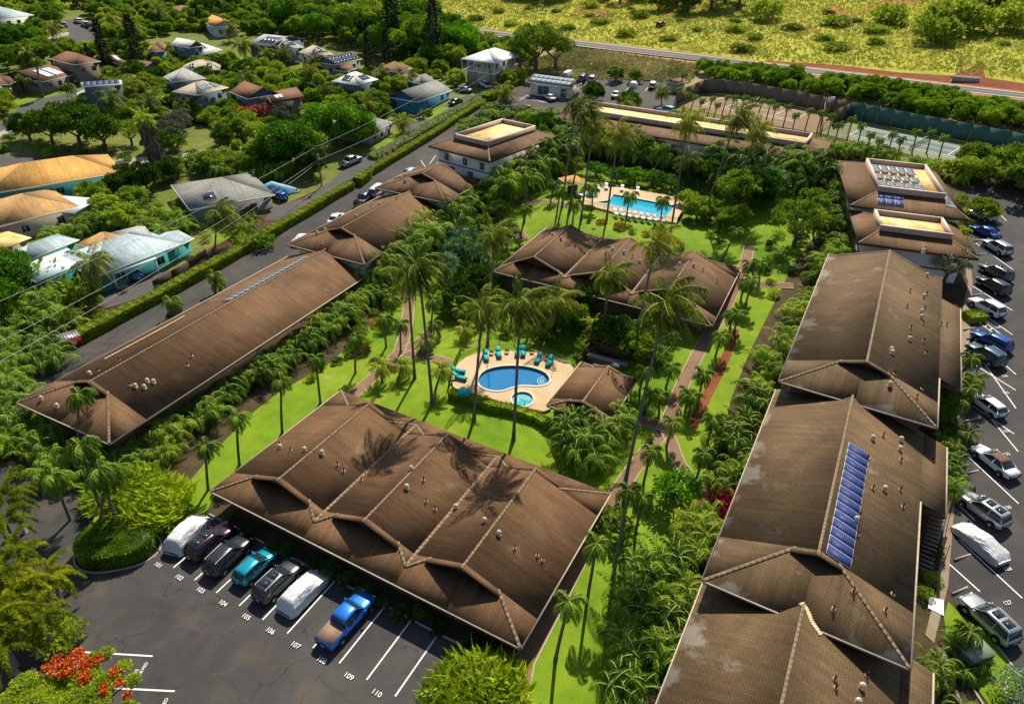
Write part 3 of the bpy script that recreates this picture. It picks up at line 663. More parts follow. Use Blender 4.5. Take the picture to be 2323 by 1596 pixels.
r,rz_,h=gable_house('shingle_building','small brown shingled building with a gablet','below the building with a pink parapet',F,14.5,13.4,[7.25],2.6,4.65,3,.4,wallmat='whitewall')
vents(r,F,rz_,h,big=[(909,405),(920,412)],pipes=[])
# --- right row
A=Z(1595,1315,8.);e_r=np.array([.8805,-.474]);F2=Frame(A,e_r,8.)
o1=F2.w(0,-17.3);F=Frame(o1,e_r,6.)
r,rz_,h=gable_house('shingle_building','brown shingled building cut by the picture edge','nearest at lower right',F,14.05,20.2,[6.95],2.5,4.9,0,.4,mroof='shake_grey',ext=(12.,20.2,2.2))
vents(r,F,rz_,h,big=[(1954,1559),(1945,1594)],pipes=[(1893,1541),(1966,1532),(1896,1560)])
x0,y0,_=onroof(F,rz_,1812,1372)
strip_on(r,F,rz_,h,[(1812,1366),(1832,1385),(1842,1412),(1862,1440)],.35,mat('pale_patch',(.62,.5,.3),.8,var=.3),'roof_patch')
r,rz_,h=gable_house('shingle_building','brown shingled building carrying one long strip of blue solar panels','in the right hand row',F2,14.05,28.4,[6.95],2.5,4.9,0,.4,mroof='shake_grey',ext=(17.8,28.4,2.2))
vents(r,F2,rz_,h,big=[(1979,996),(2043,999),(2041,1020),(2006,1111),(1942,1181)],pipes=[(2003,989),(2043,1046),(2115,1044),(1968,1040),(1980,1108),(2042,1112),(2048,1150),(1950,1170),(2025,1348),(1945,1213),(1936,1341),(1890,1383),(2008,1386)])
solar_on(r,rz_,h,7.45,5.0,9.35,19.6,1,14)
A=Z(1768,864,10.2);F=Frame(A,(.8796,-.4757),10.2)
r,rz_,h=gable_house('shingle_building','brown shingled building with a moss pale eave','above the solar strip building',F,14.4,36.6,[7.2],2.55,4.5,1.,.4,mroof='shake_grey',ext=(9.5,30,2.3))
vents(r,F,rz_,h,big=[(2102,626),(2095,674),(2090,709),(2089,721),(2063,771),(2021,795),(2023,802),(2018,874)],pipes=[(2064,662),(2102,668),(2057,697),(2097,700),(2093,735),(2134,737),(2147,738),(2066,745),(2063,765),(2095,775),(2101,802),(2029,849),(2091,883),(2079,902)])
F=Frame(Z(1948,550,12.2),(.959,-.284),12.2)
r,rz_,h=mansard('flat_roof_building','smaller building with a golden flat roof and brown skirt','in the right hand row',F,15.2,13.5,2.7,12.0,2.9,9.6,1.1,1.85)
win(r,7.2,1.3,h-4.6,.9,2.2,'f','glass','band','door');win(r,12.4,1.3,h-2.2,1.3,1.2,'f');win(r,4.7,1.3,h-5.2,.8,2.2,'f','glass','band','door')
vents(r,F,rz_,h,big=[(2102,553),(2104,548)],pipes=[])
F=Frame(Z(1929,465,13.6),(.959,-.284),13.6)
r,rz_,h=mansard('flat_roof_building','golden flat roofed building covered with solar arrays','ending the right row',F,16.5,24.,3.9,13.4,3.9,19.4,1.4,2.2)
for i in range(5): solar_on(r,lambda x,y:1.6,h,4.5+1.32*i,4.6,5.6+1.32*i,8.0,1,4,'solar_grey',lift=.4)
for i in range(5): solar_on(r,lambda x,y:1.6,h,4.5+1.32*i,9.2,5.6+1.32*i,11.6,1,3,'solar_grey',lift=.4)
for i in range(5): solar_on(r,lambda x,y:1.6,h,4.5+1.32*i,13.,5.6+1.32*i,16.8,1,4,'solar_grey',lift=.4)
solar_on(r,rz_,h,13.6,2.2,15.,19.,1,14,'solar_grey');solar_on(r,rz_,h,3.9,.9,7.6,3.5,3,2,'solar')
# --- far buildings
F=Frame(Z(1111,366,13.),(.58,.815),13.)
r,rz_,h=mansard('flat_roof_building','white walled building with pink parapet and golden flat roof','ending the left row',F,22.,14.7,3.4,18.5,3.,11.2,1.3,2.1)
for x in (2.5,7,12): win(r,1.3,x*.9,h-2.4,1.,1.3,'l')
win(r,1.3,9.4,h-5.4,1.4,2.,'l','glass','band','door');win(r,1.3,5.,h-5.4,1.2,2.,'l','glass','band','door')
F=Frame(Z(1861,370,13.6),(.469,.883),13.6)
r,rz_,h=mansard('flat_roof_building','very long building with a narrow golden flat roof','below the tennis courts',F,16.8,56,4.2,12.4,3.6,50.5,1.2,2.0)
for px,py in ((1712,294),(1809,275+14),(1920-120,300)): pass
# pool house
F=frame_px((1241,917),(1407,924),4.6)
zp_=P(1330,890,2.7)[2];A=Z(1241.5,918,zp_);u=(Z(1446.5,858,zp_)-Z(1320,820,zp_))[:2];F=Frame(A,u,zp_);W_=float(np.linalg.norm(u));D_=float((Z(1320,820,zp_)-A)[:2]@F.v)
r,rz_,h=gable_house('pool_house','small brown shingled pool house','beside the kidney shaped pool',F,W_,D_,[W_*.52],1.15,1.4,1.3,.5,base=1.5,group=None,wallin=.6)
vents(r,F,rz_,h,pipes=[(1380,846)])
# ------------------------------------------------------------------ neighbourhood houses
def house(look,place,o,pu,pv,hh,rise,kind,roofc,wallc,mroof=None,W=None,D=None,winz=(1.,),over=.55,windows='fl',group='houses of the neighbourhood',nw=2,base=4.,name='house',hipx=None):
    q=P(*o,hh);z=q[2];A=Z(*o,z);B=Z(*pu,z);C=Z(*pv,z);F=Frame(A,(B-A)[:2],z)
    W=W or float(np.linalg.norm((B-A)[:2]));D=D or max(4.,float((C-A)[:2]@F.v))
    zg=T(*F.w(W/2,D/2));h=z-zg;h=max(h,2.4)
    root=thing(name,look,'house',(A[0],A[1],z-h),F.rz,place,group)
    rm=mroof or roofc;mb=MB();th=.14
    def add(P3,ax):
        s=1.1;uv=[((p[0],p[1]*s) if ax==0 else (p[1],p[0]*s)) for p in P3];mb.slab(P3,th,0,uv)
    if kind=='flat': add([(0,0,h),(W,0,h+rise),(W,D,h+rise),(0,D,h)],1)
    elif kind=='gx':   # ridge along x
        add([(0,0,h),(W,0,h),(W,D/2,h+rise),(0,D/2,h+rise)],0);add([(W,D,h),(0,D,h),(0,D/2,h+rise),(W,D/2,h+rise)],0)
    elif kind=='gy':
        add([(0,D,h),(0,0,h),(W/2,0,h+rise),(W/2,D,h+rise)],1);add([(W,0,h),(W,D,h),(W/2,D,h+rise),(W/2,0,h+rise)],1)
    else:
        k=min(W,D)/2*.97
        if W>=D: a,b=(k,D/2,h+rise),(W-k,D/2,h+rise);add([(0,0,h),(W,0,h),b,a],0);add([(W,D,h),(0,D,h),a,b],0);add([(0,D,h),(0,0,h),a],1);add([(W,0,h),(W,D,h),b],1)
        else: a,b=(W/2,k,h+rise),(W/2,D-k,h+rise);add([(0,D,h),(0,0,h),a,b],1);add([(W,0,h),(W,D,h),b,a],1);add([(0,0,h),(W,0,h),a],0);add([(W,D,h),(0,D,h),b],0)
    rf=part('roof',mb,M[rm] if isinstance(rm,str) else rm,root)
    wm=M[wallc] if isinstance(wallc,str) else wallc;v=over;mb=MB();mb.box(v,W-v,v,D-v,-base,h-.12)
    if kind=='gx':
        for x in (v,W-v-.12): mb.add([(x,v,h-.12),(x,D-v,h-.12),(x,D/2,h+rise-.25),(x+.12,v,h-.12),(x+.12,D-v,h-.12),(x+.12,D/2,h+rise-.25)],[(0,2,1),(3,4,5),(0,3,5,2),(1,2,5,4)])
    if kind=='gy':
        for y in (v,D-v-.12): mb.add([(v,y,h-.12),(W-v,y,h-.12),(W/2,y,h+rise-.25),(v,y+.12,h-.12),(W-v,y+.12,h-.12),(W/2,y+.12,h+rise-.25)],[(0,1,2),(3,5,4),(0,2,5,3),(1,4,5,2)])
    part('wall',mb,wm,root)
    mb=MB()
    if kind!='flat': mb.box(-.02,W+.02,-.06,-.003,h-.22,h+.01);mb.box(-.06,-.003,0,D,h-.22,h+.01)
    else: mb.box(-.06,-.003,0,D,h-.22,h-.01)
    part('fascia',mb,M['white'],root)
    for wz in winz:
        zz=h-wz-1.2
        if 'f' in windows:
            for i in range(nw): win(root,v+(W-2*v)*(i+.5)/nw-.6,v,zz,1.2,1.1,'f')
        if 'l' in windows:
            for i in range(nw): win(root,v,v+(D-2*v)*(i+.5)/nw-.6,zz,1.2,1.1,'l')
    def rz_(x,y):
        if kind=='flat': return rise*x/W
        if kind=='gx': return rise*(1-abs(y-D/2)/(D/2))
        if kind=='gy': return rise*(1-abs(x-W/2)/(W/2))
        k=min(W,D)/2;return rise*min(1,x/k,(W-x)/k,y/k,(D-y)/k)
    return root,F,rz_,h,W,D
def rm(name,c,**k): return roof_mat(name,c,tuple(v*.78 for v in c),tuple(v*.45 for v in c),.3,.4,.2,**k)
M['r_blue']=rm('pale_blue_roof',(.42,.55,.62));M['r_grey']=rm('grey_shingle',(.25,.26,.25));M['r_white']=rm('white_roof',(.68,.7,.7))
M['r_lgrey']=rm('light_grey_roof',(.42,.44,.45));M['r_brown']=rm('brown_roof',(.22,.11,.06));M['r_tan']=rm('tan_roof',(.5,.3,.12));M['r_orange']=rm('orange_tan_roof',(.62,.34,.09))
M['r_beige']=rm('beige_roof',(.48,.42,.33));M['w_slate']=mat('slate_wall',(.1,.15,.19),.85,var=.1);M['w_blue']=mat('blue_wall',(.02,.17,.3),.8,var=.1);M['w_brown']=mat('taupe_wall',(.2,.16,.12),.85,var=.1)
M['w_pale']=mat('pale_wall',(.5,.56,.6),.85);M['w_teal']=mat('teal_wall',(.04,.3,.28),.8);M['w_beige']=mat('beige_wall',(.4,.35,.28),.85,var=.1);M['metalroof']=mat('white_metal_roof',(.62,.72,.76),.35,spec=.5);M['w_grey']=mat('grey_wall',(.25,.25,.24),.85)
def sol(hs,n,nx,x0,y0,x1,y1,m='solar_grey',ny=1):
    r,F,rz_,h,W,D=hs;solar_on(r,rz_,h,x0*W,y0*D,x1*W,y1*D,nx,ny,m)
H_=house
H_('large pale blue roofed two storey house','at the top left corner of the picture',(-20,44),(77,34),(-60,22),6,3,'hip','r_blue','whitewall',winz=(1.,4.),nw=4)
a=H_('white house under an orange tan gable roof','among trees near the top',(482,61),(541,58),(441,47),3.6,1.8,'gy','r_orange','w_pale',nw=2)
H_('brown roofed house half hidden by trees','at the top of the neighbourhood',(420,32),(480,26),(383,22),3,1.8,'hip','r_brown','w_beige')
a=H_('tall slate house with a white gable','left of the lower white roofed garage',(428,109),(465,104),(411,98),6,1.6,'gy','r_white','w_slate',winz=(1.,),nw=1)
a=H_('low white roofed garage with dark roof panel','beside the tall slate house',(450,129),(509,123),(446,108),3,1.2,'flat','r_white','w_slate',winz=());sol(a,1,3,.45,.45,.8,.7,'solar_black')
a=H_('brown hip roofed two storey house','right of the long brown terrace',(168,147),(228,139),(140,130),5.4,2.,'hip','r_brown','w_brown',winz=(1.,),nw=2)
a=H_('long brown roofed house with garage doors and solar panels','at the left above the street',(98,185),(172,168),(40,163),3.4,1.9,'gx','r_brown','w_brown',winz=(.7,),nw=3);sol(a,1,2,.3,.1,.5,.4,'alu');sol(a,1,2,.55,.1,.8,.4,'alu')
a=H_('brown roofed house with dark panels','at the left edge behind palm trunks',(20,192),(52,178),(-30,170),3.4,1.6,'hip','r_brown','w_brown')
a=H_('pale blue roof corner of a house','cut off by the left edge',(-40,215),(25,200),(-70,200),3,1.6,'hip','r_blue','w_pale')
a=H_('small brown roofed garage with a white door and skylights','between the two dark conifers',(273,146),(297,143),(266,124),2.8,1.2,'gx','r_brown','w_brown',winz=());sol(a,1,2,.3,.2,.7,.5,'alu')
a=H_('brown hip roofed slate house','right of the dark conifers',(335,117),(372,116),(330,103),5.,1.5,'hip','r_brown','w_slate',nw=1)
a=H_('brown roofed house with white panels','behind the two white hip roofs',(318,163),(380,150),(310,152),3,1.8,'gy','r_brown','w_brown');sol(a,1,2,.55,.2,.9,.5,'alu')
a=H_('white hip roofed house with five small solar arrays','above the pale blue hip roof',(412,161),(500,158),(430,143),4,2.,'hip','r_beige','w_slate',D=9);sol(a,1,2,.2,.1,.34,.3,'solar_black');sol(a,1,2,.66,.1,.8,.3,'solar_black')
a=H_('slate house with a pale blue hip roof','left of the slate two storey house',(392,186),(468,178),(400,162),5,2.4,'hip','r_lgrey','w_slate',nw=2,D=8)
a=H_('slate blue two storey house with a panelled beige roof','right of the banana palms',(447,216),(518,198),(410,203),6,1.9,'hip','r_beige','w_slate',winz=(.9,3.8),nw=2);sol(a,1,4,.25,.12,.6,.34,'solar_grey');sol(a,1,2,.66,.12,.85,.34,'solar_grey')
a=H_('house with blue solar panels on its white upper roof','above the left street',(184,197),(278,191),(181,177),6.4,.5,'gx','r_white','w_slate',winz=(.8,),nw=2,D=5.5);sol(a,1,6,.06,.1,.94,.48,'solar',2)
a=H_('low pale blue hip roofed wing','under the blue solar roof',(172,228),(262,218),(175,208),3,1.7,'hip','r_blue','w_slate',D=6)
a=H_('brown roofed house with two bright skylight panels','above the bougainvillea hedge',(615,232),(672,228),(600,190),4,.9,'flat','r_brown','w_brown',W=8,D=11,nw=1);sol(a,1,2,.18,.25,.42,.55,'alu')
a=H_('brown gabled house with a glazed slate front','left of the roof with bright skylights',(560,224),(615,216),(572,184),4,2.1,'gy','r_brown','w_slate',W=9,D=10,nw=1)
a=H_('grey roofed house with dark roof panels and blue wall','beside the upper white hip roofs',(560,98),(616,104),(575,76),5,1.6,'gx','r_lgrey','w_slate');sol(a,1,4,.3,.1,.9,.4,'solar_black')
a=H_('white hip roofed house with two dark panel groups','left of the twin panelled house',(640,112),(690,107),(613,103),4.5,2.1,'hip','r_lgrey','w_slate',D=9);sol(a,1,4,.15,.12,.75,.35,'solar_black')
a=H_('beige hip roofed house with many roof panels','left of the dark solar roof',(712,128),(757,123),(672,118),4.6,2.1,'hip','r_beige','w_beige',D=9);sol(a,1,4,.2,.1,.8,.35,'solar_black')
a=H_('long grey house with a dark solar covered roof','before the dark conifers',(760,147),(815,135),(737,135),3.4,1.6,'gx','r_brown','w_grey',W=12,D=8);sol(a,1,8,.03,.03,.97,.47,'solar_black',2)
a=H_('small brown gable porch','below the roof covered with solar panels',(783,162),(806,156),(770,155),2.6,1.,'gx','r_brown','w_grey',winz=(),W=5,D=4)
a=H_('slate house with white hip roof and three solar arrays','by the lily hedge end',(810,193),(843,184),(741,190),4.6,2.2,'hip','r_white','w_slate',W=9,D=8.5,nw=2);sol(a,1,3,.08,.35,.3,.68,'solar_black');sol(a,1,3,.4,.1,.75,.3,'solar_black')
a=H_('slate house with a plain brown hip roof','left of the feathery bright tree',(905,164),(935,155),(863,163),4.6,1.9,'hip','r_brown','w_slate',W=8,D=8,nw=1)
a=H_('small brown gable wing','in front of the plain brown hip roof',(925,188),(945,180),(880,182),2.6,1.4,'gx','r_brown','w_slate',W=5,D=5.5,nw=1)
a=H_('blue walled house with a long grey gable roof','beside the lily hedge',(948,231),(1026,205),(876,219),3.2,2.1,'gx','r_grey','w_blue',nw=2,winz=(.5,),group=None)
a=H_('grey hip roofed rear wing of the blue house','behind the blue walled house',(955,190),(1000,180),(950,178),3.2,1.5,'hip','r_grey','w_blue',W=8,D=6,winz=())
# two storey house with veranda
a=H_('two storey beige house with bright white roof and railed veranda','by the highway bank',(1122,143),(1180,126),(1046,133),6.6,2.2,'hip','metalroof','w_beige',winz=(.7,),nw=3,over=1.2,group=None,base=3)
r,F,rz_,h,W,D=a
fl_=MB().box(.1,W-1,.1,D-.1,h-3.1,h-2.85);part('balcony_floor',fl_,M['white'],r)
for i in range(6):
    for (x,y) in ((.2,.2+(D-.4)*i/5),(.2+(W*.8)*i/5,.2))[:2 if i else 1]: part('post',MB().box(x-.07,x+.07,y-.07,y+.07,h-2.85,h-.15),M['white'],r)
mb=MB()
for zz in (-1.85,-2.3,-2.7): mb.box(.13,.19,.2,D-.2,h+zz,h+zz+.07);mb.box(.2,W*.8,.13,.19,h+zz,h+zz+.07)
part('railing',mb,M['white'],r)
H_('grey hip roofed house with a gablet','beside the bright domed tree',(841,300),(896,277),(795,258),3,2.,'hip','r_grey','w_grey',nw=3,group=None,D=14)
a=H_('large grey hip roofed house','above the red tractor trailer lawn and left driveway',(430,476),(582,449),(340,441),3.2,2.4,'hip','r_grey','w_grey',nw=2,group=None,D=15,W=15);THINGS[-1]=(THINGS[-1][0],'large low house with grey hip roof and one skylight','left of the covered boat')
sol(a,1,1,.2,.12,.35,.25,'solar_black')
a=H_('long orange roofed house with teal walls','at the left edge',(-30,440),(190,405),(-90,380),4,2.6,'hip','r_orange','w_teal',nw=3,group=None,W=22,D=14)
a=H_('tan shingled hip roofed house','below the orange roofed house',(0,512),(182,468),(-40,450),3.4,2.2,'hip','r_tan','w_beige',nw=2,group=None,D=13)
a=H_('flat white roofed wing','attached right of the tan shingled roof',(170,482),(226,452),(110,461),3.,.15,'flat','white','w_beige',winz=(),group=None,D=7)
a=H_('flat gold patio roof','in front of the tan shingled house',(5,565),(72,540),(-20,540),2.6,.1,'flat','gold','w_beige',winz=(),group=None,D=7)
a=H_('pale blue shingled hip roofed house','between the carport and the metal roofed wing',(215,628),(345,578),(120,572),3.2,2.3,'hip','r_blue','w_teal',nw=2,group=None,W=14.5,D=11)
H_('low pale blue roofed bay','left end of the pale blue shingled house',(60,592),(150,555),(30,573),2.9,1.2,'hip','r_blue','w_teal',nw=1,group=None,W=9,D=5,winz=())
a=H_('wide white metal roofed wing','left of the small coconut palm by the carport',(82,639),(172,606),(25,604),3.5,.25,'flat','metalroof','w_teal',winz=(),group=None,W=8.5,D=7)
a=H_('grey roofed extension with two skylights','behind the pale blue hip roof',(290,562),(355,545),(240,534),3.,1.2,'gx','r_lgrey','w_teal',winz=(),group=None,D=8);sol(a,1,1,.3,.15,.5,.22,'solar_black')
a=H_('small pale blue roofed shed','right of the carport under a young palm',(380,570),(440,540),(350,550),2.6,.9,'gx','r_blue','w_teal',winz=(),group=None,D=6)
a=H_('tan hip roof at the rear','adjoining the pale blue shingled house',(240,568),(265,556),(185,540),4.,1.4,'hip','r_tan','w_teal',winz=(),group=None,W=5.5,D=6)
# carport: roof on posts
q=P(252,622,2.7);z=q[2];A=Z(252,622,z);B=Z(356,585,z);C=Z(220,590,z);F=Frame(A,(B-A)[:2],z);W=float(np.linalg.norm((B-A)[:2]));D=6.5;h=z-T(*F.w(W/2,3))
r=thing('carport','open white roofed carport with a blue car inside','carport',(A[0],A[1],z-h),F.rz,'facing the red mulch strip')
part('roof',MB().slab([(0,0,h),(W,0,h),(W,D,h+.5),(0,D,h+.5)],.16),M['metalroof'],r)
[part('post',MB().box(x-.12,x+.12,.1,.34,-1,h-.1),M['w_pale'],r) for x in (.3,W-.3)]
mb=MB();mb.box(.2,W-.2,D-.3,D-.1,-1,h+.3);mb.box(.1,.25,1.5,D-.3,-1,h);mb.box(W-.25,W-.1,1.5,D-.3,-1,h);part('wall',mb,M['w_teal'],r)
# service building with solar roof in the upper car park
a=H_('low white building with green doors under a solar covered roof','in the upper car park',(1295,199),(1316,190),(1197,189),3,1.4,'gy','r_brown','whitewall',winz=(),group=None,W=7,D=12.5,base=1.5)
r,F,rz_,h,W,D=a;sol(a,1,2,.06,.05,.48,.97,'solar_grey',8)
for y in (1.5,6.5,8.2): win(r,.55,y,.2,1.4,1.9,'l','band','band','door')
# pavilion by the upper pool
q=P(1290,420,2.4);zq=q[2]
a=H_('tiny shelter with an orange hip roof','at the left corner of the rectangular pool',(1290,419),(1328,414),(1288,402),2.4,1.,'hip','r_orange','wood',winz=(),group=None,W=4,D=4,over=1.3,base=.5,name='pavilion')
a=H_('small brown roofed shed','behind the sports court corner',(1535,190),(1556,186),(1530,182),2.4,.7,'gx','r_brown','w_beige',winz=(),group=None,W=5,D=4,base=1,name='shed')
# ------------------------------------------------------------------ plant meshes
def lquads(C,Nn,length,width,rng,droop=.0):
    """leaf quads: centre C, direction Nn (k,3)"""
    k=len(C);Nn=Nn/np.linalg.norm(Nn,axis=1,keepdims=True);a=rng.normal(size=(k,3));s=np.cross(Nn,a);s/=np.linalg.norm(s,axis=1,keepdims=True)+1e-9
    L=(length*rng.uniform(.7,1.3,k))[:,None] if np.isscalar(length) else length[:,None];W=L*width
    t=Nn*L;t[:,2]-=droop*L[:,0];return np.stack([C,C+t*.5+s*W*.5,C+t,C+t*.5-s*W*.5],1)
def blob_leaves(mb,c,r,n,size,rng,width=.55,flat=.75,m=0,up=.35):
    d=rng.normal(size=(n,3));d/=np.linalg.norm(d,axis=1,keepdims=True);d[:,2]=np.where(d[:,2]<-.3,-d[:,2],d[:,2])
    rad=r*rng.uniform(.62,1.05,n)[:,None];C=np.array(c)+d*rad*np.array([1,1,flat])
    N_=d*.6+rng.normal(size=(n,3))*.6;N_[:,2]+=up;mb.quads(lquads(C,N_,size,width,rng),m)
def crown_mesh(name,rx,rz,nb,leaves,size,material,seed,br=.34,flowers=None,fm=None,gap=.0,top=False,ry=None):
    rng=np.random.default_rng(seed);mb=MB();ry=ry or rx
    for i in range(nb):
        u=rng.uniform(0,1);th=i*2.399+rng.uniform(-.4,.4);z=(-.35+1.25*((i+.5)/nb)) if not top else rng.uniform(.1,.9)
        q=math.sqrt(max(0,1-min(1,z)**2))*rng.uniform(.55,.82)
        c=(rx*q*math.cos(th),ry*q*math.sin(th),rz*z*.72+rng.uniform(-.05,.05)*rz);r=rx*br*rng.uniform(.72,1.3)
        blob_leaves(mb,c,r,int(leaves/nb),size,rng)
        if flowers and rng.uniform()<flowers[0]:
            n=flowers[1];d=rng.normal(size=(n,3));d/=np.linalg.norm(d,axis=1,keepdims=True);d[:,2]=abs(d[:,2])
            C=np.array(c)+d*r*np.array([1,1,.8])*1.04;N_=d+rng.normal(size=(n,3))*.5;mb.quads(lquads(C,N_,flowers[2],1.,rng),1)
    return mb.mesh(name,[M[material]]+([M[fm]] if fm else []))
def frond(mb,rng,base,az,el,L,curve,nl,ll,drop=.35,wd=.09,wind=(0,0),mr=0,m=0,full=1.):
    """one pinnate frond: curved rachis with leaflets"""
    K=8;p=np.array(base,float);pts=[p];d=np.array([math.cos(az)*math.cos(el),math.sin(az)*math.cos(el),math.sin(el)]);st=L/K
    for k in range(K):
        d=d+np.array([wind[0]*.1,wind[1]*.1,-curve/K*(1+k*.25)]);d/=np.linalg.norm(d);p=p+d*st;pts.append(p)
    pts=np.array(pts);t=np.linspace(.1,1,nl);seg=t*K;i0=np.minimum(seg.astype(int),K-1);f=(seg-i0)[:,None]
    P0=pts[i0]*(1-f)+pts[i0+1]*f;D=pts[i0+1]-pts[i0];D/=np.linalg.norm(D,axis=1,keepdims=True)
    side=np.cross(D,[0,0,1.]);side/=np.linalg.norm(side,axis=1,keepdims=True)+1e-9;upv=np.cross(side,D)
    prof=(np.sin(PI*np.clip(t,.0,1)**.75*.93+.12)**.7)[:,None]*ll
    out=[]
    for s in (-1,1):
        dr=rng.uniform(.6,1.4,(nl,1))*drop;ldir=side*s*.86+D*.5+rng.normal(size=(nl,3))*.09*full;ldir/=np.linalg.norm(ldir,axis=1,keepdims=True)
        tip=P0+ldir*prof*np.clip(1-dr*.35,.3,1);tip[:,2]-=(prof[:,0]*dr[:,0]);tip[:,0]+=wind[0]*prof[:,0]*.25;tip[:,1]+=wind[1]*prof[:,0]*.25
        mid=P0+ldir*prof*.5;mid[:,2]-=(prof[:,0]*dr[:,0]*.2);w=D*wd*.5
        out.append(np.stack([P0-w*.6,mid-w,tip,mid+w],1))
    mb.quads(np.concatenate(out),m)
    r=.035+L*.006
    for k in range(0,K-1,1):
        a,b=pts[k],pts[k+1];s_=np.cross(b-a,[0,0,1.]);s_=s_/(np.linalg.norm(s_)+1e-9)*r*(1-k/K*.7);mb.quads([[a-s_,a+s_,b+s_*.9,b-s_*.9]],mr)
def palm_crown(name,n,L,ll,nl,material,seed,wind=(0,0),els=(75,-35),curve=1.0,wd=.1,drop=.5,dead=0):
    rng=np.random.default_rng(seed);mb=MB()
    for i in range(n):
        f=(i+.5)/n;el=math.radians(els[0]+(els[1]-els[0])*f**.9+rng.uniform(-8,8));az=i*2.399+rng.uniform(-.25,.25)
        frond(mb,rng,(0,0,0),az,el,L*rng.uniform(.85,1.1),curve*rng.uniform(.8,1.2),nl,ll,drop,wd,wind,1)
    for i in range(dead): frond(mb,rng,(0,0,-.15),i*2.1+seed,math.radians(rng.uniform(-75,-35)),L*rng.uniform(.55,.8),.5,nl,ll*.7,.9,wd,wind,2,2)
    mb.tube([(0,0,-L*.12),(0,0,L*.04)],[.16,.1],6,1)
    return mb.mesh(name,[M[material],M['cane'],M['leaf_dead']])
def trunk_mesh(name,pts,r0,r1,material='trunk',n=8,rings=0):
    mb=MB();k=len(pts);R=[r0+(r1-r0)*(i/(k-1))**.7 for i in range(k)];R[0]*=1.45;mb.tube(pts,R,n);return mb.mesh(name,M[material],True)
COCO=[palm_crown('coconut_crown',24,4.3,1.05,34,'leaf_coco',s,wind=w_,els=(78,-50),curve=.9,wd=.13,drop=.75,dead=2+s%3) for s,w_ in ((1,(1.1,.2)),(2,(.8,0)),(3,(.5,.3)),(4,(1.4,-.3)))]
XM=[palm_crown('palm_crown',13,2.0,.62,22,'leaf_xmas',s,els=(72,-20),curve=1.9,wd=.13,drop=.8,wind=(.3,0)) for s in (11,12,13,14)]
PYG=[palm_crown('palm_crown',24,2.0,.5,22,'leaf_fox',s,els=(80,-45),curve=1.,wd=.09,drop=.3) for s in (21,22)]
def areca_mesh(name,seed,stems,L,R,H,material='leaf_areca'):
    stems=int(stems*.75)
    rng=np.random.default_rng(seed);mb=MB();cn=MB()
    for i in range(stems):
        a=i*2.399;q=R*math.sqrt((i+.5)/stems);x,y=q*math.cos(a),q*math.sin(a);hh=H*rng.uniform(.55,1.05)*(1-.3*q/R);tx,ty=x*1.35,y*1.35
        cn.tube([(x*.5,y*.5,-.3),(x*.8,y*.8,hh*.5),(tx,ty,hh)],[.07,.06,.045],5)
        nf=5
        for j in range(nf):
            frond(mb,rng,(tx,ty,hh-.1),a+j*2*PI/nf+rng.uniform(-.4,.4),math.radians(rng.uniform(38,80)),L*rng.uniform(.8,1.15),rng.uniform(1.5,2.3),20,.58,.6,.1,(.3,0),1)
    return mb.mesh(name,[M[material],M['cane']]),cn.mesh('canes',M['cane'])
AR=[areca_mesh('areca_leaves',s,11,2.7,1.0,2.3) for s in (31,32,33)]
ARB=[areca_mesh('areca_leaves',s,13,2.9,1.3,3.3) for s in (34,35)]
FOX=[]
def fox_mesh(seed):
    rng=np.random.default_rng(seed);mb=MB()
    for i in range(11):
        # bushy, bottle brush fronds
        az=i*2.399+rng.uniform(-.2,.2);el=math.radians(72-75*(i/11));K=8;p=np.zeros(3);d=np.array([math.cos(az)*math.cos(el),math.sin(az)*math.cos(el),math.sin(el)]);pts=[p]
        for k in range(K): d=d+np.array([0,0,-.2-.03*k]);d/=np.linalg.norm(d);p=p+d*.38;pts.append(p)
        pts=np.array(pts);n=620;t=rng.uniform(.14,1,n)*K;i0=np.minimum(t.astype(int),K-1);f=(t-i0)[:,None];P0=pts[i0]*(1-f)+pts[i0+1]*f
        N_=rng.normal(size=(n,3));N_/=np.linalg.norm(N_,axis=1,keepdims=True);N_+=(pts[i0+1]-pts[i0])*2.;mb.quads(lquads(P0,N_,.46*(1.15-.7*(t/K)),.13,rng))
    return mb.mesh('foxtail_crown',M['leaf_fox'])
FOX=[fox_mesh(41),fox_mesh(42)]
def ginger_mesh(seed,R,H,n,material='leaf_ginger',ll=1.1,lw=.16,flat=False):
    rng=np.random.default_rng(seed);mb=MB()
    for i in range(n):
        a=i*2.399;q=R*math.sqrt((i+.5)/n);x,y=q*math.cos(a),q*math.sin(a);hh=H*rng.uniform(.7,1.1)*(1-.45*(q/R)**2);lean=np.array([x,y,0])/R*.5
        k=11;t=np.linspace(.25,1,k);C=np.stack([x+lean[0]*hh*t,y+lean[1]*hh*t,hh*t],1)
        N_=np.stack([np.cos(a+np.arange(k)*PI*.9+.5),np.sin(a+np.arange(k)*PI*.9+.5),np.full(k,.9)],1)+rng.normal(size=(k,3))*.25;N_[:,:2]+=lean[:2]
        mb.quads(lquads(C,N_,ll,lw,rng,.15))
    return mb.mesh('blades',M[material])
GING=[ginger_mesh(51,2.5,2.8,85,ll=1.35,lw=.17),ginger_mesh(52,2.4,2.6,85,ll=1.35,lw=.17)]
TI=ginger_mesh(53,1.3,1.6,40,'leaf_ti',.6,.3)
CROT=ginger_mesh(54,1.3,1.2,50,'leaf_croton',.5,.35)
LILY=ginger_mesh(55,.6,.55,16,'leaf_lily',.5,.16)
BAN=ginger_mesh(56,2.,3.2,22,'leaf_mid',1.5,.3)
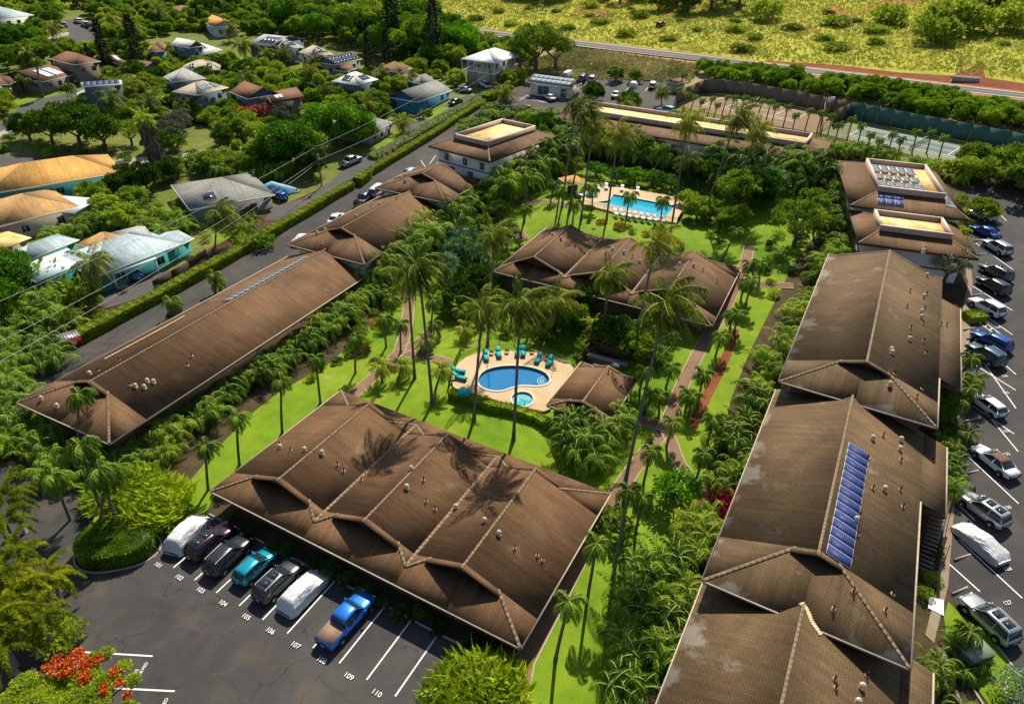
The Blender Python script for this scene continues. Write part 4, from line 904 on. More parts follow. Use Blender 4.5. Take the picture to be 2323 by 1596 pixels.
def pandan_mesh(seed):
    rng=np.random.default_rng(seed);mb=MB();tk=MB();tk.tube([(0,0,-.3),(0,0,1.2)],[.2,.16],6)
    for i in range(16):
        a=i*2.399;q=2.3*math.sqrt((i+.5)/16);c=np.array([q*math.cos(a),q*math.sin(a),4.6-q*q*.28+rng.uniform(-.4,.4)]);tk.tube([(0,0,1.1),tuple(c*.5+np.array([0,0,.6])),tuple(c)],[.14,.1,.07],5)
        n=70;d=rng.normal(size=(n,3));d/=np.linalg.norm(d,axis=1,keepdims=True);d[:,2]=d[:,2]*.7+.25
        C=np.repeat(c[None],n,0);mb.quads(lquads(C,d,1.15,.09,rng,.25))
    return mb.mesh('sword_leaves',M['leaf_pand']),tk.mesh('trunk',M['bark'],True)
PAND=[pandan_mesh(61),pandan_mesh(62)]
def limbs(name,H,R,seed,nl=5,r=.28,lean=0):
    rng=np.random.default_rng(seed);mb=MB();mb.tube([(0,0,-.6),(.1,0,H*.3),(.0,.1,H*.5)],[r*1.3,r,r*.85],8)
    for i in range(nl):
        a=i*2*PI/nl+rng.uniform(-.3,.3);q=R*rng.uniform(.4,.65);mb.tube([(0,.05,H*.42),(q*.45*math.cos(a),q*.45*math.sin(a),H*.62),(q*math.cos(a),q*math.sin(a),H*.85)],[r*.6,r*.4,r*.14],6)
    return mb.mesh(name,M['bark'],True)
# kinds of broad trees: (crown meshes, crown centre height, trunk)
def kind(prefix,rx,rz,nb,lv,size,material,seeds,ch,br=.34,**k):
    return [(crown_mesh('crown',rx,rz,nb,lv,size,material,s,br,**k),limbs('trunk',ch,rx,s,r=.06*rx+.05),ch) for s in seeds]
TREE=dict(
 dark=kind('t',3.2,2.6,17,5200,.42,'leaf_dark',(71,72),2.5),
 mango=kind('t',3.6,3.,26,7000,.34,'leaf_mango',(73,74),2.5,.32),
 mid=kind('t',2.9,2.3,13,4200,.4,'leaf_mid',(75,76,77),2.),
 light=kind('t',2.6,2.0,12,3600,.36,'leaf_light',(78,79),1.7),
 grey=kind('t',2.7,2.1,15,3600,.28,'leaf_grey',(80,81),1.9,.28),
 airy=kind('t',4.,2.6,26,4800,.34,'leaf_mid',(82,83),3.8,.24),
 plum=kind('t',2.3,1.3,13,1700,.36,'leaf_mango',(84,85),1.5,.3,flowers=(.8,9,.16),fm='fl_white'),
 yellow=kind('t',2.6,1.9,12,3000,.34,'leaf_light',(86,),2.6,.33,flowers=(.8,50,.25),fm='fl_yellow'),
 bushy=kind('t',2.6,2.6,15,4600,.34,'leaf_mango2',(181,182,183),1.6),
 straw=kind('t',2.0,1.7,12,2400,.26,'leaf_tan',(87,),2.2,.33),
 orange=kind('t',3.4,1.6,22,6000,.26,'leaf_light',(88,),2.6,.26,flowers=(.0,0,0)),
)
SHR=dict(
 dark=[crown_mesh('foliage',1.1,.9,7,900,.24,'leaf_dark',s,.5) for s in (91,92)],
 mid=[crown_mesh('foliage',1.1,.9,7,900,.24,'leaf_mid',s,.5) for s in (93,94)],
 light=[crown_mesh('foliage',1.1,.9,7,900,.22,'leaf_light',s,.5) for s in (95,96)],
 field=[crown_mesh('foliage',1.6,1.1,9,1000,.42,'leaf_field',s,.45) for s in (97,98,99)],
 pink=[crown_mesh('foliage',1.3,.9,8,900,.24,'leaf_mid',100,.5,flowers=(1,130,.22),fm='fl_pink')],
 redor=[crown_mesh('foliage',1.3,.9,8,900,.24,'leaf_light',101,.5,flowers=(1,60,.2),fm='fl_orange')],
 blue=[crown_mesh('foliage',1.9,1.,16,2600,.16,'leaf_light',102,.4,flowers=(1,45,.14),fm='fl_blue')],
 grey=[crown_mesh('foliage',1.1,.9,7,900,.2,'leaf_grey',103,.5)],
)
def pine_mesh(seed,H=15,R=2.2):
    rng=np.random.default_rng(seed);mb=MB();tk=MB();tk.tube([(0,0,-.5),(0,0,H*.97)],[.28,.05],7)
    for i in range(int(H*2.1)):
        z=H*.08+i*.44;q=R*(1-z/H)**.55*(.85+.15*math.sin(i*1.3));
        if z>H*.98: break
        for j in range(7):
            a=j*2*PI/7+i*.6+rng.uniform(-.2,.2);qq=q*rng.uniform(.75,1.1);n=9;t=np.linspace(.2,1,n)
            C=np.stack([qq*t*math.cos(a),qq*t*math.sin(a),z-qq*t*.18+.12*t*t*qq],1);N_=rng.normal(size=(n,3))*.4+np.array([math.cos(a),math.sin(a),.25]);mb.quads(lquads(C,N_,.62,.5,rng))
    return mb.mesh('needles',M['leaf_pine']),tk.mesh('trunk',M['bark'],True)
PINE=[pine_mesh(111,15,2.9),pine_mesh(112,15,2.5)]
# ------------------------------------------------------------------ placing plants
LM=[("the kidney shaped pool",1160,860),("the rectangular pool",1450,470),("the pool house",1340,890),("the front car park island",270,1240),("the three ridged front roof",900,1180),
("the long left roof",420,900),("the stepped left roof",860,560),("the pink parapet",1110,330),("the long gold roof",1600,330),("the sports court",1720,250),("the tennis court",2060,330),
("the middle roof",1420,650),("the solar strip roof",1750,1050),("the moss pale roof",1840,760),("the two gold roofed blocks",1900,500),("the right car park",2230,900),("the lower right corner",2250,1500),
("the upper car park",1400,215),("the blue walled house",950,215),("the veranda house",1110,160),("the gablet roofed grey house",850,290),("the large grey hip roof",460,440),("the orange roof",90,400),("the tan roof",90,490),
("the carport",300,610),("the red container",150,800),("the left street",60,270),("the blue solar roof",230,200),("the slate two storey house",470,230),("the skylight roof",640,210),("the dark solar roof",775,135),("the white hip roofs",650,100),
("the cul de sac",170,80),("the top left house",20,50),("the orange gable roof",510,50),("the brown terrace",110,170),("the highway",1250,95),("the gravel lot",300,385),("the utility pole",725,400),("the lower garden path",1400,1200),("the reserved bay",200,1450),
("the left picture edge",20,1300),("the white gabled house",450,110),("the top edge trees",700,30),("the lily hedge",980,290),("the red dirt strip",2100,170)]
LMW=[(n,P(x,y)[:2]) for n,x,y in LM]
def near(xy):
    b=min(LMW,key=lambda l:(l[1][0]-xy[0])**2+(l[1][1]-xy[1])**2);return 'near '+b[0]
PR=random.Random(5)
def plant(name,look,cat,parts,loc,scale=1.,rz=None,group=None,place=None):
    r=thing(name,look,cat,loc,PR.uniform(0,6.28) if rz is None else rz,near(loc) if place is None else place,group,scale)
    for pn,me,lc in parts: part(pn,me,None,r,loc=lc)
    return r
def coco(b,c,sc_=.85,lean=None,v=None,look='tall coconut palm',mesh=None,name='coconut_palm',group='coconut palms'):
    B=P(*b);C=above(B,*c);H=C[2]-B[2];d=C-B
    v=PR.randrange(4) if v is None else v
    pts=[]
    for t in np.linspace(0,1,9): pts.append((d[0]*t**1.25,d[1]*t**1.25,-.3+(H+.3)*t))
    tr=trunk_mesh('trunk',pts,.2 if H>9 else .16,.12)
    r=thing(name,look,'palm tree',B,0,near(B),group)
    part('trunk',tr,None,r);o=part('crown',(mesh or COCO[v]),None,r,loc=tuple(d));o.scale=(sc_,)*3
    o.rotation_euler=(PR.uniform(-.06,.06),PR.uniform(-.06,.06),PR.uniform(-.4,.4));return r
for b,c,s in [((941,859),(925,622),.86),((981,918),(948,600),.86),((1075,955),(1095,700),.8),((1165,998),(1181,688),.9),((1106,787),(1122,530),.8),((1417,1100),(1512,684),.95),((1438,799),(1488,548),.86),((1253,762),(1265,682),.95),((1366,760),(1385,620),.85),
 ((1275,470),(1308,236),.8),((1290,485),(1332,250),.8),((1318,500),(1346,286),.75),((1375,504),(1404,296),.85),((1520,535),(1561,270),.85),((1596,500),(1674,264),.9),((1654,484),(1719,292),.85),((1405,300),(1416,236),.75),((1500,242),(1501,207),.7),((1585,430),(1565,360),.8),
 ((206,690),(205,590),.9),((488,560),(496,480),.9),((914,302),(913,272),.8),((262,275),(247,222),1.),((338,275),(332,228),1.),((432,275),(425,236),.9),((372,66),(357,26),1.),((250,75),(246,42),1.1),((557,140),(550,98),1.),((950,135),(943,90),1.),((716,165),(713,140),1.),((813,60),(813,26),1.1),((292,235),(288,205),.8),((700,60),(690,20),1.),((1475,420),(1600,300),.0)][:-1]:
    coco(b,c,s)
for b,c in [((1420,499),(1429,442)),((1498,506),(1504,452)),((1343,479),(1344,424)),((1298,516),(1303,459))]: coco(b,c,1.1,mesh=PR.choice(XM),look='stocky green palm',name='palm_tree',group='stocky palms at the rectangular pool')
for b,c in [((868,868),(863,830)),((902,862),(913,830)),((986,890),(1003,838)),((950,800),(965,772)),((1040,725),(1048,700)),((1060,770),(1055,745)),((1195,775),(1200,735)),((1330,770),(1345,735))]: coco(b,c,.95,mesh=PR.choice(PYG),look='short feathery date palm',name='date_palm',group='feathery date palms')
def xmas(b,c,s=1.): return coco(b,c,s*.95,mesh=PR.choice(XM),look='slender drooping palm',name='slender_palm',group='slender drooping palms')
for b,c in [((1331.5,1365),(1354,1232)),((1260,1495),(1292,1364)),((1390,1314),(1427,1110)),((1441,1212),(1458,1128)),((1459,1100),(1478,1020)),((1511,1013),(1529,957)),((1561,945),(1571,897)),((1585,905),(1596,846)),((1604,1010),(1619,947)),((1571,1116),(1598,1027)),((1555,930),(1560,980-90)),((1510,880),(1526,832)),((1460,935),(1481,890)),((1494,945),(1498,895)),((1450,890),(1462,842)),
 ((1635,596),(1672,524)),((1722,645),(1725,597)),((1714,640),(1702,600)),((1690,700),(1704,634)),((1680,680),(1692,640)),((1664,760),(1676,711)),((1655,745),(1662,712)),((1622,810),(1638,764)),((1644,470),(1644,420)),
 ((1181,540),(1194,471)),((1249,459),(1256,415)),((1262,492),(1272,430)),((1190,505),(1197,400)),((640,983),(638,863)),((727,915),(716,812)),((806,847),(806,765)),((876,790),(871,722)),((909,800),(908,733)),((977,765),(983,680)),((890,730),(886,678)),((1001,765),(985,735)),((472,1112),(467,1010)),((543,1056),(537,945)),
 ((1844,532),(1863,450)),((2160,880),(2205,812)),((2170,905),(2212,857)),((2150,960),(2180,905)),((2165,950),(2200,880)),((490,665),(483,622)),((500,668),(495,640)),((395,722),(385,680)),((375,718),(395,690)),((1620,620),(1600,590)),
 ((240,1185),(180,1010)),((272,1205),(225,1065)),((225,1215),(245,1075)),((160,1180),(120,1080)),((183,1045),(178,893)),((300,1380),(296,1300))][:-1]:
    xmas(b,c,1.25 if b[0]<300 else 1.)
for b,c in [((120,90),(118,60)),((300,95),(300,62)),((350,45),(350,15)),((520,95),(520,62)),((640,150),(641,118)),((600,150),(600,120)),((860,200),(862,165)),((700,190),(700,158)),((730,240),(730,205)),((560,205),(556,172)),((300,225),(300,190)),((230,160),(228,128)),((400,290),(400,262)),((830,270),(830,240)),((60,150),(60,118)),((780,95),(780,60)),((930,205),(930,175)),((1140,230),(1142,205)),((960,100),(960,66)),((170,260),(172,228))]:
    coco(b,c,.95)
# palms in a line before the courts
ct=[(1750,228),(1762,238),(1789,240),(1807,259),(1839,248),(1866,252),(1890,260),(1905,281),(1935,268),(1957,283),(1977,303),(1997,316),(2027,301),(2046,314),(2082,297),(2115,297),(2143,309),(2200,334),(2230,334),(2270,334),(1561,211),(1577,218),(1594,227),(1618,221),(1629,236),(1651,218),(1667,219),(1691,219),(1710,224),(1731,227),(1541,200),(1552,168)]
for c in ct:
    b=(c[0]-14,c[1]+(52 if c[0]>1740 else 44));coco(b,c,.72 if c[0]>1740 else .66,mesh=PR.choice(XM),look='small leaning palm',name='slender_palm',group='small palms in a line before the courts')
for b,c in [((148,205),(145,195)),((156,248),(150,192)),((168,246),(158,196)),((95,222),(85,140)),((99,222),(78,135)),((75,215),(60,180)),((50,215),(40,175)),((30,205),(15,168)),((8,345),(4,335)),((390,262),(395,232)),((480,262),(478,225)),((505,150),(505,138)),((1480,395),(1510,330)),((960,268),(956,252)),((975,262),(972,250)),((585,105),(592,100)),((600,215),(610,200)),((420,65),(433,22)),((445,63),(452,15)),((480,60),(487,20)),((880,280),(908,262))]:
    xmas(b,c,1.)
# fill helper
def inside(p,poly):
    x,y=p;c=False;n=len(poly)
    for i in range(n):
        a,b=poly[i],poly[i-1]
        if (a[1]>y)!=(b[1]>y) and x<(b[0]-a[0])*(y-a[1])/(b[1]-a[1])+a[0]: c=not c
    return c
def fill(poly,sp,seed,h=0.,avoid=()):
    w=[tuple(P(x,y,h)[:2]) for x,y in poly];rr=random.Random(seed);out=[];xs=[p[0] for p in w];ys=[p[1] for p in w]
    A=(max(xs)-min(xs))*(max(ys)-min(ys));n=int(A/sp/sp*6)
    for _ in range(n):
        p=(rr.uniform(min(xs),max(xs)),rr.uniform(min(ys),max(ys)))
        if inside(p,w) and all((p[0]-q[0])**2+(p[1]-q[1])**2>sp*sp for q in out) and free(p): out.append(p)
    return out
FOOT=[]
for o in list(sc.objects):
    if o.get('category') in('building','house','pool_house','carport','building'):
        ws=[c for c in o.children if c.name.startswith('wall') and c.type=='MESH' and not c.name.startswith('wall_band')]
        for c in ws:
            bb=[Vector(v) for v in c.bound_box];FOOT.append((o.location.copy(),-o.rotation_euler.z,min(v.x for v in bb),max(v.x for v in bb),min(v.y for v in bb),max(v.y for v in bb)))
def free(p,mg=.6):
    for L,a,x0,x1,y0,y1 in FOOT:
        dx,dy=p[0]-L.x,p[1]-L.y;x=dx*math.cos(a)-dy*math.sin(a);y=dx*math.sin(a)+dy*math.cos(a)
        if x0-mg<x<x1+mg and y0-mg<y<y1+mg: return False
    return True
# areca clumps
def arecas(poly,sp,seed,s=(.8,1.1),big=False,h=0,look='arching areca palm clump',m=None):
    for p in fill(poly,sp,seed,h):
        lv,cn=PR.choice(ARB if big else AR);plant('areca_palm',look,'palm clump',[('leaves',lv,(0,0,0)),('canes',cn,(0,0,0))],(p[0],p[1],T(*p)),PR.uniform(*s),group='areca palm clumps')
arecas([(262,1048),(330,1025),(420,950),(540,860),(680,740),(800,655),(845,615),(870,640),(845,680),(770,765),(650,845),(560,905),(480,960),(410,1020),(360,1070),(320,1095)],2.4,1,(.85,1.2))
arecas([(1400,1640),(1450,1640),(1560,1400),(1600,1230),(1690,1080),(1770,880),(1830,700),(1885,600),(1850,600),(1800,690),(1740,800),(1690,900),(1650,1010),(1620,1100),(1560,1200),(1500,1290),(1400,1310),(1420,1450),(1430,1540),(1380,1600)],2.6,2,(.8,1.2))
arecas([(1130,395),(1290,330),(1320,340),(1430,350),(1560,370),(1640,385),(1700,390),(1850,425),(1850,440),(1740,440),(1640,410),(1560,385),(1330,360),(1250,370),(1190,400),(1150,420),(1090,440),(1080,425)],2.8,3,(.9,1.2),True,look='dark tall areca palm clump')
arecas([(-10,960),(60,930),(130,950),(200,985),(250,1020),(285,1050),(250,1085),(150,1095),(60,1060),(-10,1040)],2.6,4,(.95,1.25))
arecas([(1300,960),(1330,935),(1390,930),(1400,960),(1380,1030),(1330,1060),(1290,1040)],1.7,5,(.85,1.15),True)
arecas([(1240,700),(1290,710),(1340,740),(1430,760),(1520,775),(1500,820),(1430,800),(1360,790),(1310,770)],2.2,6,(.6,.9))
arecas([(845,620),(900,580),(1000,520),(1060,450),(1090,440),(1110,470),(1060,560),(1000,600),(930,640),(900,690),(860,680)],2.5,7,(.8,1.1))
arecas([(1860,600),(1900,540),(1900,470),(1880,420),(1915,400),(1925,470),(1945,560),(1960,600),(1900,615)],2.6,8,(.9,1.2))
arecas([(1850,340),(1960,345),(2060,370),(2120,385),(2180,400),(2170,430),(2130,400),(1960,360),(1900,365)],2.6,9,(.8,1.1))
arecas([(1040,300),(1110,255),(1190,260),(1290,262),(1270,280),(1180,280),(1140,272),(1060,310)],2.6,10,(.8,1.))
arecas([(1190,610),(1240,600),(1270,650),(1250,690),(1200,680)],2.,11,(.8,1.1),True)
arecas([(5,870),(20,830),(110,800),(135,830),(100,850),(60,880),(20,900)],2.3,12,(.9,1.2))
arecas([(100,560),(200,500),(290,470),(420,500),(440,520),(400,560),(350,530),(240,520),(150,560)],2.8,13,(.9,1.2))
arecas([(-10,770),(60,700),(110,690),(200,720),(150,760),(60,790),(0,820)],2.6,14,(.9,1.2))
arecas([(2115,1430),(2150,1420),(2170,1480),(2140,1560),(2110,1600),(2110,1500)],1.8,15,(.6,.8))
arecas([(2120,900),(2145,870),(2160,930),(2180,990),(2160,1010),(2150,1100),(2150,1160),(2135,960)],1.8,16,(.55,.8))
arecas([(1000,1560),(1010,1540),(1030,1520),(1015,1590)],1.8,17,(.4,.5))
arecas([(470,470),(560,510),(600,500),(560,545),(500,520)],2.4,18,(.7,1.))
arecas([(1235,300),(1300,312),(1420,330),(1560,345),(1700,365),(1850,392),(1850,405),(1700,385),(1560,368),(1420,352),(1300,332),(1240,318)],2.4,23,(1.1,1.45),True,look='dark tall areca palm clump')
arecas([(1130,625),(1230,655),(1330,685),(1450,715),(1600,748),(1590,765),(1450,735),(1330,705),(1220,680),(1125,640)],2.1,24,(.7,1.))
arecas([(300,1010),(420,935),(560,830),(700,730),(830,645),(850,675),(740,770),(620,850),(520,915),(430,980),(360,1030),(310,1050)],2.2,25,(.8,1.15))
arecas([(40,925),(100,945),(170,975),(235,1005),(225,1030),(120,1000),(40,960)],2.,26,(1.,1.3),True)
arecas([(1118,452),(1170,418),(1252,366),(1275,374),(1200,428),(1130,472)],2.,27,(1.7,2.),True,look='very tall areca palm clump')
arecas([(1262,332),(1420,354),(1560,369),(1700,388),(1850,414),(1850,424),(1700,400),(1560,380),(1420,366),(1262,346)],2.4,28,(1.5,1.8),True,look='very tall areca palm clump')
arecas([(850,640),(930,585),(1010,525),(1060,480),(1075,492),(1010,545),(930,605),(860,655)],2.2,29,(1.35,1.6),True,look='very tall areca palm clump')
# broad trees and shrubs
LK=dict(dark='dense dark green tree',mango='bright domed green tree',mid='mid green leafy tree',light='yellow green leafy tree',grey='grey green bushy tree',airy='wide airy green tree',bushy='bushy bright green roadside tree',plum='low spreading tree with white blossoms',yellow='tree with yellow blossoms',straw='pale straw coloured tree')
TNAME=dict(dark='shade_tree',mango='domed_tree',mid='leafy_tree',light='light_green_tree',grey='grey_green_tree',airy='spreading_tree',plum='blossom_tree',yellow='yellow_flowering_tree',straw='straw_tree',bushy='roadside_tree')
def tree(px,py,k,s=1.,world=None,asp=1.,look=None,hz=0):
    B=P(px,py,hz) if world is None else (world[0],world[1],T(*world));B=(B[0],B[1],T(B[0],B[1]));cr,tk,ch=PR.choice(TREE[k])
    return plant(TNAME[k],look or LK[k],'tree',[('trunk',tk,(0,0,0)),('crown',cr,(0,0,ch))],B,(s,s,s*asp),group=LK[k]+'s')
SLK=dict(dark='dark green shrub',mid='mid green shrub',light='yellow green shrub',field='rough green field shrub',pink='shrub with magenta blossoms',redor='shrub with orange red blossoms',blue='shrub speckled with pale blue flowers',grey='grey leaved shrub')
def shrub(px,py,k,s=1.,world=None,look=None,asp=1.,grp='shrubs'):
    B=P(px,py) if world is None else (world[0],world[1],T(*world));m=PR.choice(SHR[k])
    return plant('shrub',look or SLK[k],'shrub',[('foliage',m,(0,0,.55))],B,(s,s,s*asp),group=grp)
# named trees: picture position of the trunk foot
for a in [(185,330,'dark',1.9),(120,325,'dark',1.5),(240,335,'dark',1.5),(70,320,'dark',1.2),(390,330,'grey',1.5),(410,300,'grey',1.3),(300,330,'airy',.9),(355,345,'dark',.9),(400,345,'dark',.8),(380,255,'yellow',1.),(420,262,'yellow',.9),
 (660,380,'mango',1.9),(760,330,'mango',1.9),(810,330,'mango',1.5),(630,385,'dark',1.3),(700,370,'mango',1.3),(540,310,'mid',1.2),(590,320,'light',1.2),(510,330,'dark',.8),(600,345,'grey',.9),
 (15,690,'mango',1.5),(30,640,'mid',1.2),(-20,740,'mango',1.4),(282,520,'light',1.25),(45,110,'mango',1.4),(10,120,'dark',1.3),(80,105,'mango',1.1),(60,130,'grey',1.),(120,150,'mid',1.5),(90,140,'mid',1.3),(150,130,'light',1.1),
 (1215,160,'airy',2.1),(1180,160,'airy',1.5),(1260,155,'airy',1.5),(1178,185,'light',1.),(1150,195,'mid',1.),(1395,185,'mid',.9),(1440,187,'mid',.8),(1425,255,'dark',1.),(1345,235,'dark',1.),
 (1670,480,'airy',1.2),(1700,470,'dark',1.4),(1740,470,'dark',1.1),(1800,560,'airy',1.2),(1660,520,'mid',1.),
 (1350,400,'plum',1.),(1400,415,'plum',1.1),(1440,420,'plum',1.2),(1480,425,'plum',1.2),(1520,430,'plum',1.),(1530,1140,'plum',1.2),(1300,395,'mid',.8),
 (2140,640,'straw',1.4),(2220,500,'light',1.),(2190,410,'light',1.2),(2240,420,'light',1.3),(2300,410,'mid',1.6),(2330,450,'mid',1.8),(2350,420,'light',1.6),(2200,380,'mid',1.1),(2150,400,'light',.9),
 (2310,300+120,'light',1.3),(1500,720,'mid',.9),(1560,720,'dark',.8),(1290,760,'dark',.8),(1580,500,'mid',1.),(1560,470,'light',.9),(1840,480,'mid',1.),(1880,540,'mid',.9),(900,215,'mid',1.2),(860,250,'mid',1.2),(910,180,'light',1.3),(945,180,'airy',1.)]:
    tree(*a[:3],a[3]*.95)
# random neighbourhood planting
def thicket(poly,sp,seed,material,look,s=(.8,1.4),leaf=.36,n=620):
    pts=fill(poly,sp,seed);rr=random.Random(seed);rng=np.random.default_rng(seed);mb=MB()
    for p in pts:
        r=rr.uniform(*s);hz=r*rr.uniform(.7,1.3)
        for k in range(3): blob_leaves(mb,(p[0]+rr.uniform(-.6,.6)*r,p[1]+rr.uniform(-.6,.6)*r,T(*p)+hz*(.5+.35*k)),r*rr.uniform(.6,.95),int(n/3*r*r/1.2),leaf,rng)
    if not pts: return
    o=part('garden_greenery',mb,M[material]);o['kind']='stuff';o['label']=look;o['category']='undergrowth'
def _later():
    A_=[(230,105),(420,130),(560,150),(740,190),(880,200),(870,268),(780,275),(700,250),(690,262),(560,262),(500,285),(280,285),(230,220)]
    thicket(A_,3.3,123,'leaf_light','dense yellow green undergrowth filling gaps between the middle houses',(1.1,1.9));thicket(A_,4.,223,'leaf_mid','dense mid green undergrowth between the middle houses',(1.1,2.1));thicket(A_,5,323,'leaf_mango2','bright green bushes among the middle houses',(1.,1.8))
    B_=[(225,0),(640,15),(665,60),(640,85),(560,80),(430,75),(235,100)];thicket(B_,4.2,124,'leaf_mid','dense undergrowth around the upper houses',(1.5,2.6),.5);thicket(B_,5,224,'leaf_light','yellow green undergrowth around the upper houses',(1.3,2.3),.5)
    C_=[(-60,-10),(150,15),(95,55),(100,85),(60,100),(-60,90)];thicket(C_,4.2,125,'leaf_light','dense undergrowth by the top left house',(1.3,2.3),.5);thicket(C_,5,225,'leaf_mid','green undergrowth by the top left house',(1.3,2.3),.5)
    thicket([(-40,100),(100,108),(250,112),(250,130),(130,135),(-40,150)],3.8,126,'leaf_light','undergrowth above the brown terrace',(1.,1.9))
    thicket([(500,285),(600,285),(690,295),(650,310),(500,330)],4.2,127,'leaf_light','loose bushes beside the gravel lot',(.8,1.5))
    thicket([(330,405),(400,372),(560,345),(640,320),(660,400),(590,415),(480,395),(400,410),(330,430)],2.8,128,'leaf_mid','undergrowth behind the large grey hip roof',(1.,1.6));thicket([(400,372),(560,345),(640,320),(660,400),(590,415),(480,395)],3.5,228,'leaf_light','yellow green undergrowth behind the large grey hip roof',(1.,1.5))
    thicket([(1000,75),(1200,112),(1210,150),(1110,140),(1020,120)],3.6,129,'leaf_light','scrub on the bank below the highway',(1.1,2.));thicket([(1000,75),(1200,112),(1210,150),(1110,140),(1020,120)],4.6,229,'leaf_mid','green scrub on the bank below the highway',(1.1,2.))
    thicket([(-40,640),(30,610),(20,770),(100,700),(190,735),(120,790),(-40,850)],3.,130,'leaf_mid','undergrowth at the left edge',(1.,1.7))
    thicket([(180,520),(300,470),(430,505),(400,560),(330,530),(180,540)],2.8,131,'leaf_mid','undergrowth behind the pale blue hip roof',(1.,1.6))
    thicket([(2160,395),(2250,405),(2400,460),(2500,420),(2330,380),(2250,390)],2.8,134,'leaf_light','bright bushes at the far end of the right car park',(1.,1.6))
    arecas([(560,210),(690,240),(870,240),(860,270),(700,262),(560,245)],4.5,131,(.8,1.1))
    arecas([(300,170),(400,180),(390,250),(290,262),(240,250)],4.6,132,(.8,1.1))
    arecas([(400,385),(470,372),(580,385),(610,405),(560,425),(460,402),(380,408)],3.4,133,(.9,1.2))
    trees([(1245,318),(1320,328),(1430,345),(1560,360),(1700,378),(1850,402),(1840,412),(1700,392),(1560,374),(1430,360),(1320,344),(1250,330)],3.2,135,['dark','mid','dark'],(.85,1.1),(1.1,1.4))
    trees([(1120,405),(1180,368),(1240,325),(1262,325),(1200,380),(1140,420)],2.8,136,['dark','mid'],(1.1,1.4),(1.1,1.4))
def trees(poly,sp,seed,kinds,s=(.8,1.2),asp=(.85,1.15)):
    for p in fill(poly,sp,seed): tree(0,0,PR.choice(kinds),PR.uniform(*s),world=p,asp=PR.uniform(*asp))
def shrubs(poly,sp,seed,kinds,s=(.8,1.4),grp='shrubs'):
    for p in fill(poly,sp,seed): shrub(0,0,PR.choice(kinds),PR.uniform(*s),world=p,asp=PR.uniform(.7,1.1)*(.6 if kinds==['field'] else 1),grp=grp)
_later()
trees([(640,70),(700,30),(830,20),(960,30),(990,70),(1040,110),(1060,150),(1000,175),(960,160),(830,120),(760,105),(690,95)],6.2,21,['dark','dark','mid','mango','mango','airy'],(1.3,1.9))
trees([(880,200),(960,180),(1000,170),(1040,180),(1040,200),(900,215)],6,22,['mid','light'],(.8,1.1))
trees([(230,110),(420,140),(560,160),(740,200),(870,200),(870,262),(780,270),(700,240),(690,200),(560,200),(540,260),(300,270),(300,180),(230,160)],5.6,23,['mid','light','mid','dark','light'],(.7,1.1))
trees([(230,30),(420,50),(560,70),(640,60),(600,20),(540,5),(240,-20)],6.5,24,['mid','dark','light','mid'],(.9,1.4))
trees([(-40,0),(230,-20),(230,45),(150,45),(100,80),(60,80),(95,50),(40,20)],6.5,25,['mid','dark','mid','light'],(.8,1.3))
trees([(690,240),(880,265),(860,300),(780,260),(700,270)],4.6,26,['mid','light'],(.7,1.))
trees([(520,270),(700,275),(690,300),(560,300),(520,290)],6,27,['mid','light','grey'],(.7,1.))
trees([(-60,220),(20,225),(20,260),(-60,300)],4.5,28,['mid','light'],(.8,1.1))
trees([(-60,130),(20,120),(60,150),(0,165),(-60,170)],5,29,['mid','dark'],(.8,1.1))
trees([(0,90),(140,120),(250,110),(250,125),(150,135),(0,130)],5,30,['light','mid'],(.8,1.1))
trees([(400,470),(600,350),(610,400),(580,420),(470,400),(340,420),(330,460),(210,500),(200,440),(260,410),(400,400),(560,370)],4.6,31,['mid','dark','light'],(.7,1.1))
trees([(580,400),(620,380),(720,400),(720,420),(600,415)],4.6,32,['dark','mid'],(.7,1.))
trees([(1585,160),(1640,165),(1740,172),(1860,190),(2000,212),(2200,245),(2323,262),(2480,290),(2480,340),(2323,305),(2200,285),(2000,245),(1860,222),(1740,200),(1620,182)],3.2,33,['bushy'],(.85,1.1),(.85,1.05))
shrubs([(240,150),(420,160),(560,200),(700,260),(860,240),(860,270),(690,300),(520,290),(280,290),(240,230)],3.4,41,['mid','light','dark','mid'],(.9,1.7))
shrubs([(585,258),(690,248),(692,262),(585,272)],2.2,42,['pink'],(1.5,2.),'bougainvillea shrubs');shrubs([(530,262),(585,258),(585,272),(530,276)],2.2,142,['redor'],(1.3,1.8),'orange flowering shrubs')
shrubs([(690,262),(830,300),(830,330),(790,300),(690,280)],3.4,43,['mid','light'],(.9,1.5))
shrubs([(380,480),(600,445),(620,470),(540,540),(440,560),(400,530)],3.,44,['mid','light','dark','redor'],(.7,1.2))
shrubs([(200,690),(280,660),(360,640),(440,590),(470,600),(350,680),(280,730),(200,740)],3.4,45,['light','grey','mid'],(.5,.9))
shrubs([(20,300),(130,330),(320,350),(480,350),(480,370),(200,372),(20,350)],6.5,46,['mid','dark','light'],(.6,1.4))
shrubs([(0,330),(160,335),(300,345),(160,350),(0,345)],5,47,['grey','mid'],(.5,.9))
shrubs([(1000,75),(1180,105),(1180,150),(1040,130),(960,85)],4.6,48,['field','light','mid'],(1.,1.8))
shrubs([(560,12),(640,20),(660,50),(580,60),(560,40)],6,49,['field','light'],(.8,1.3))
shrubs([(1000,1610),(1060,1590),(1190,1510),(1120,1470),(1000,1420),(900,1370),(800,1320),(700,1270),(520,1180),(505,1190),(690,1290),(800,1345),(980,1440),(1060,1490)],1.6,50,['dark'],(.55,.8))
shrubs([(845,640),(880,700),(860,760),(780,830),(730,870),(690,880),(700,850),(790,780),(840,700)],2.,51,['light','dark','mid','redor'],(.5,.9))
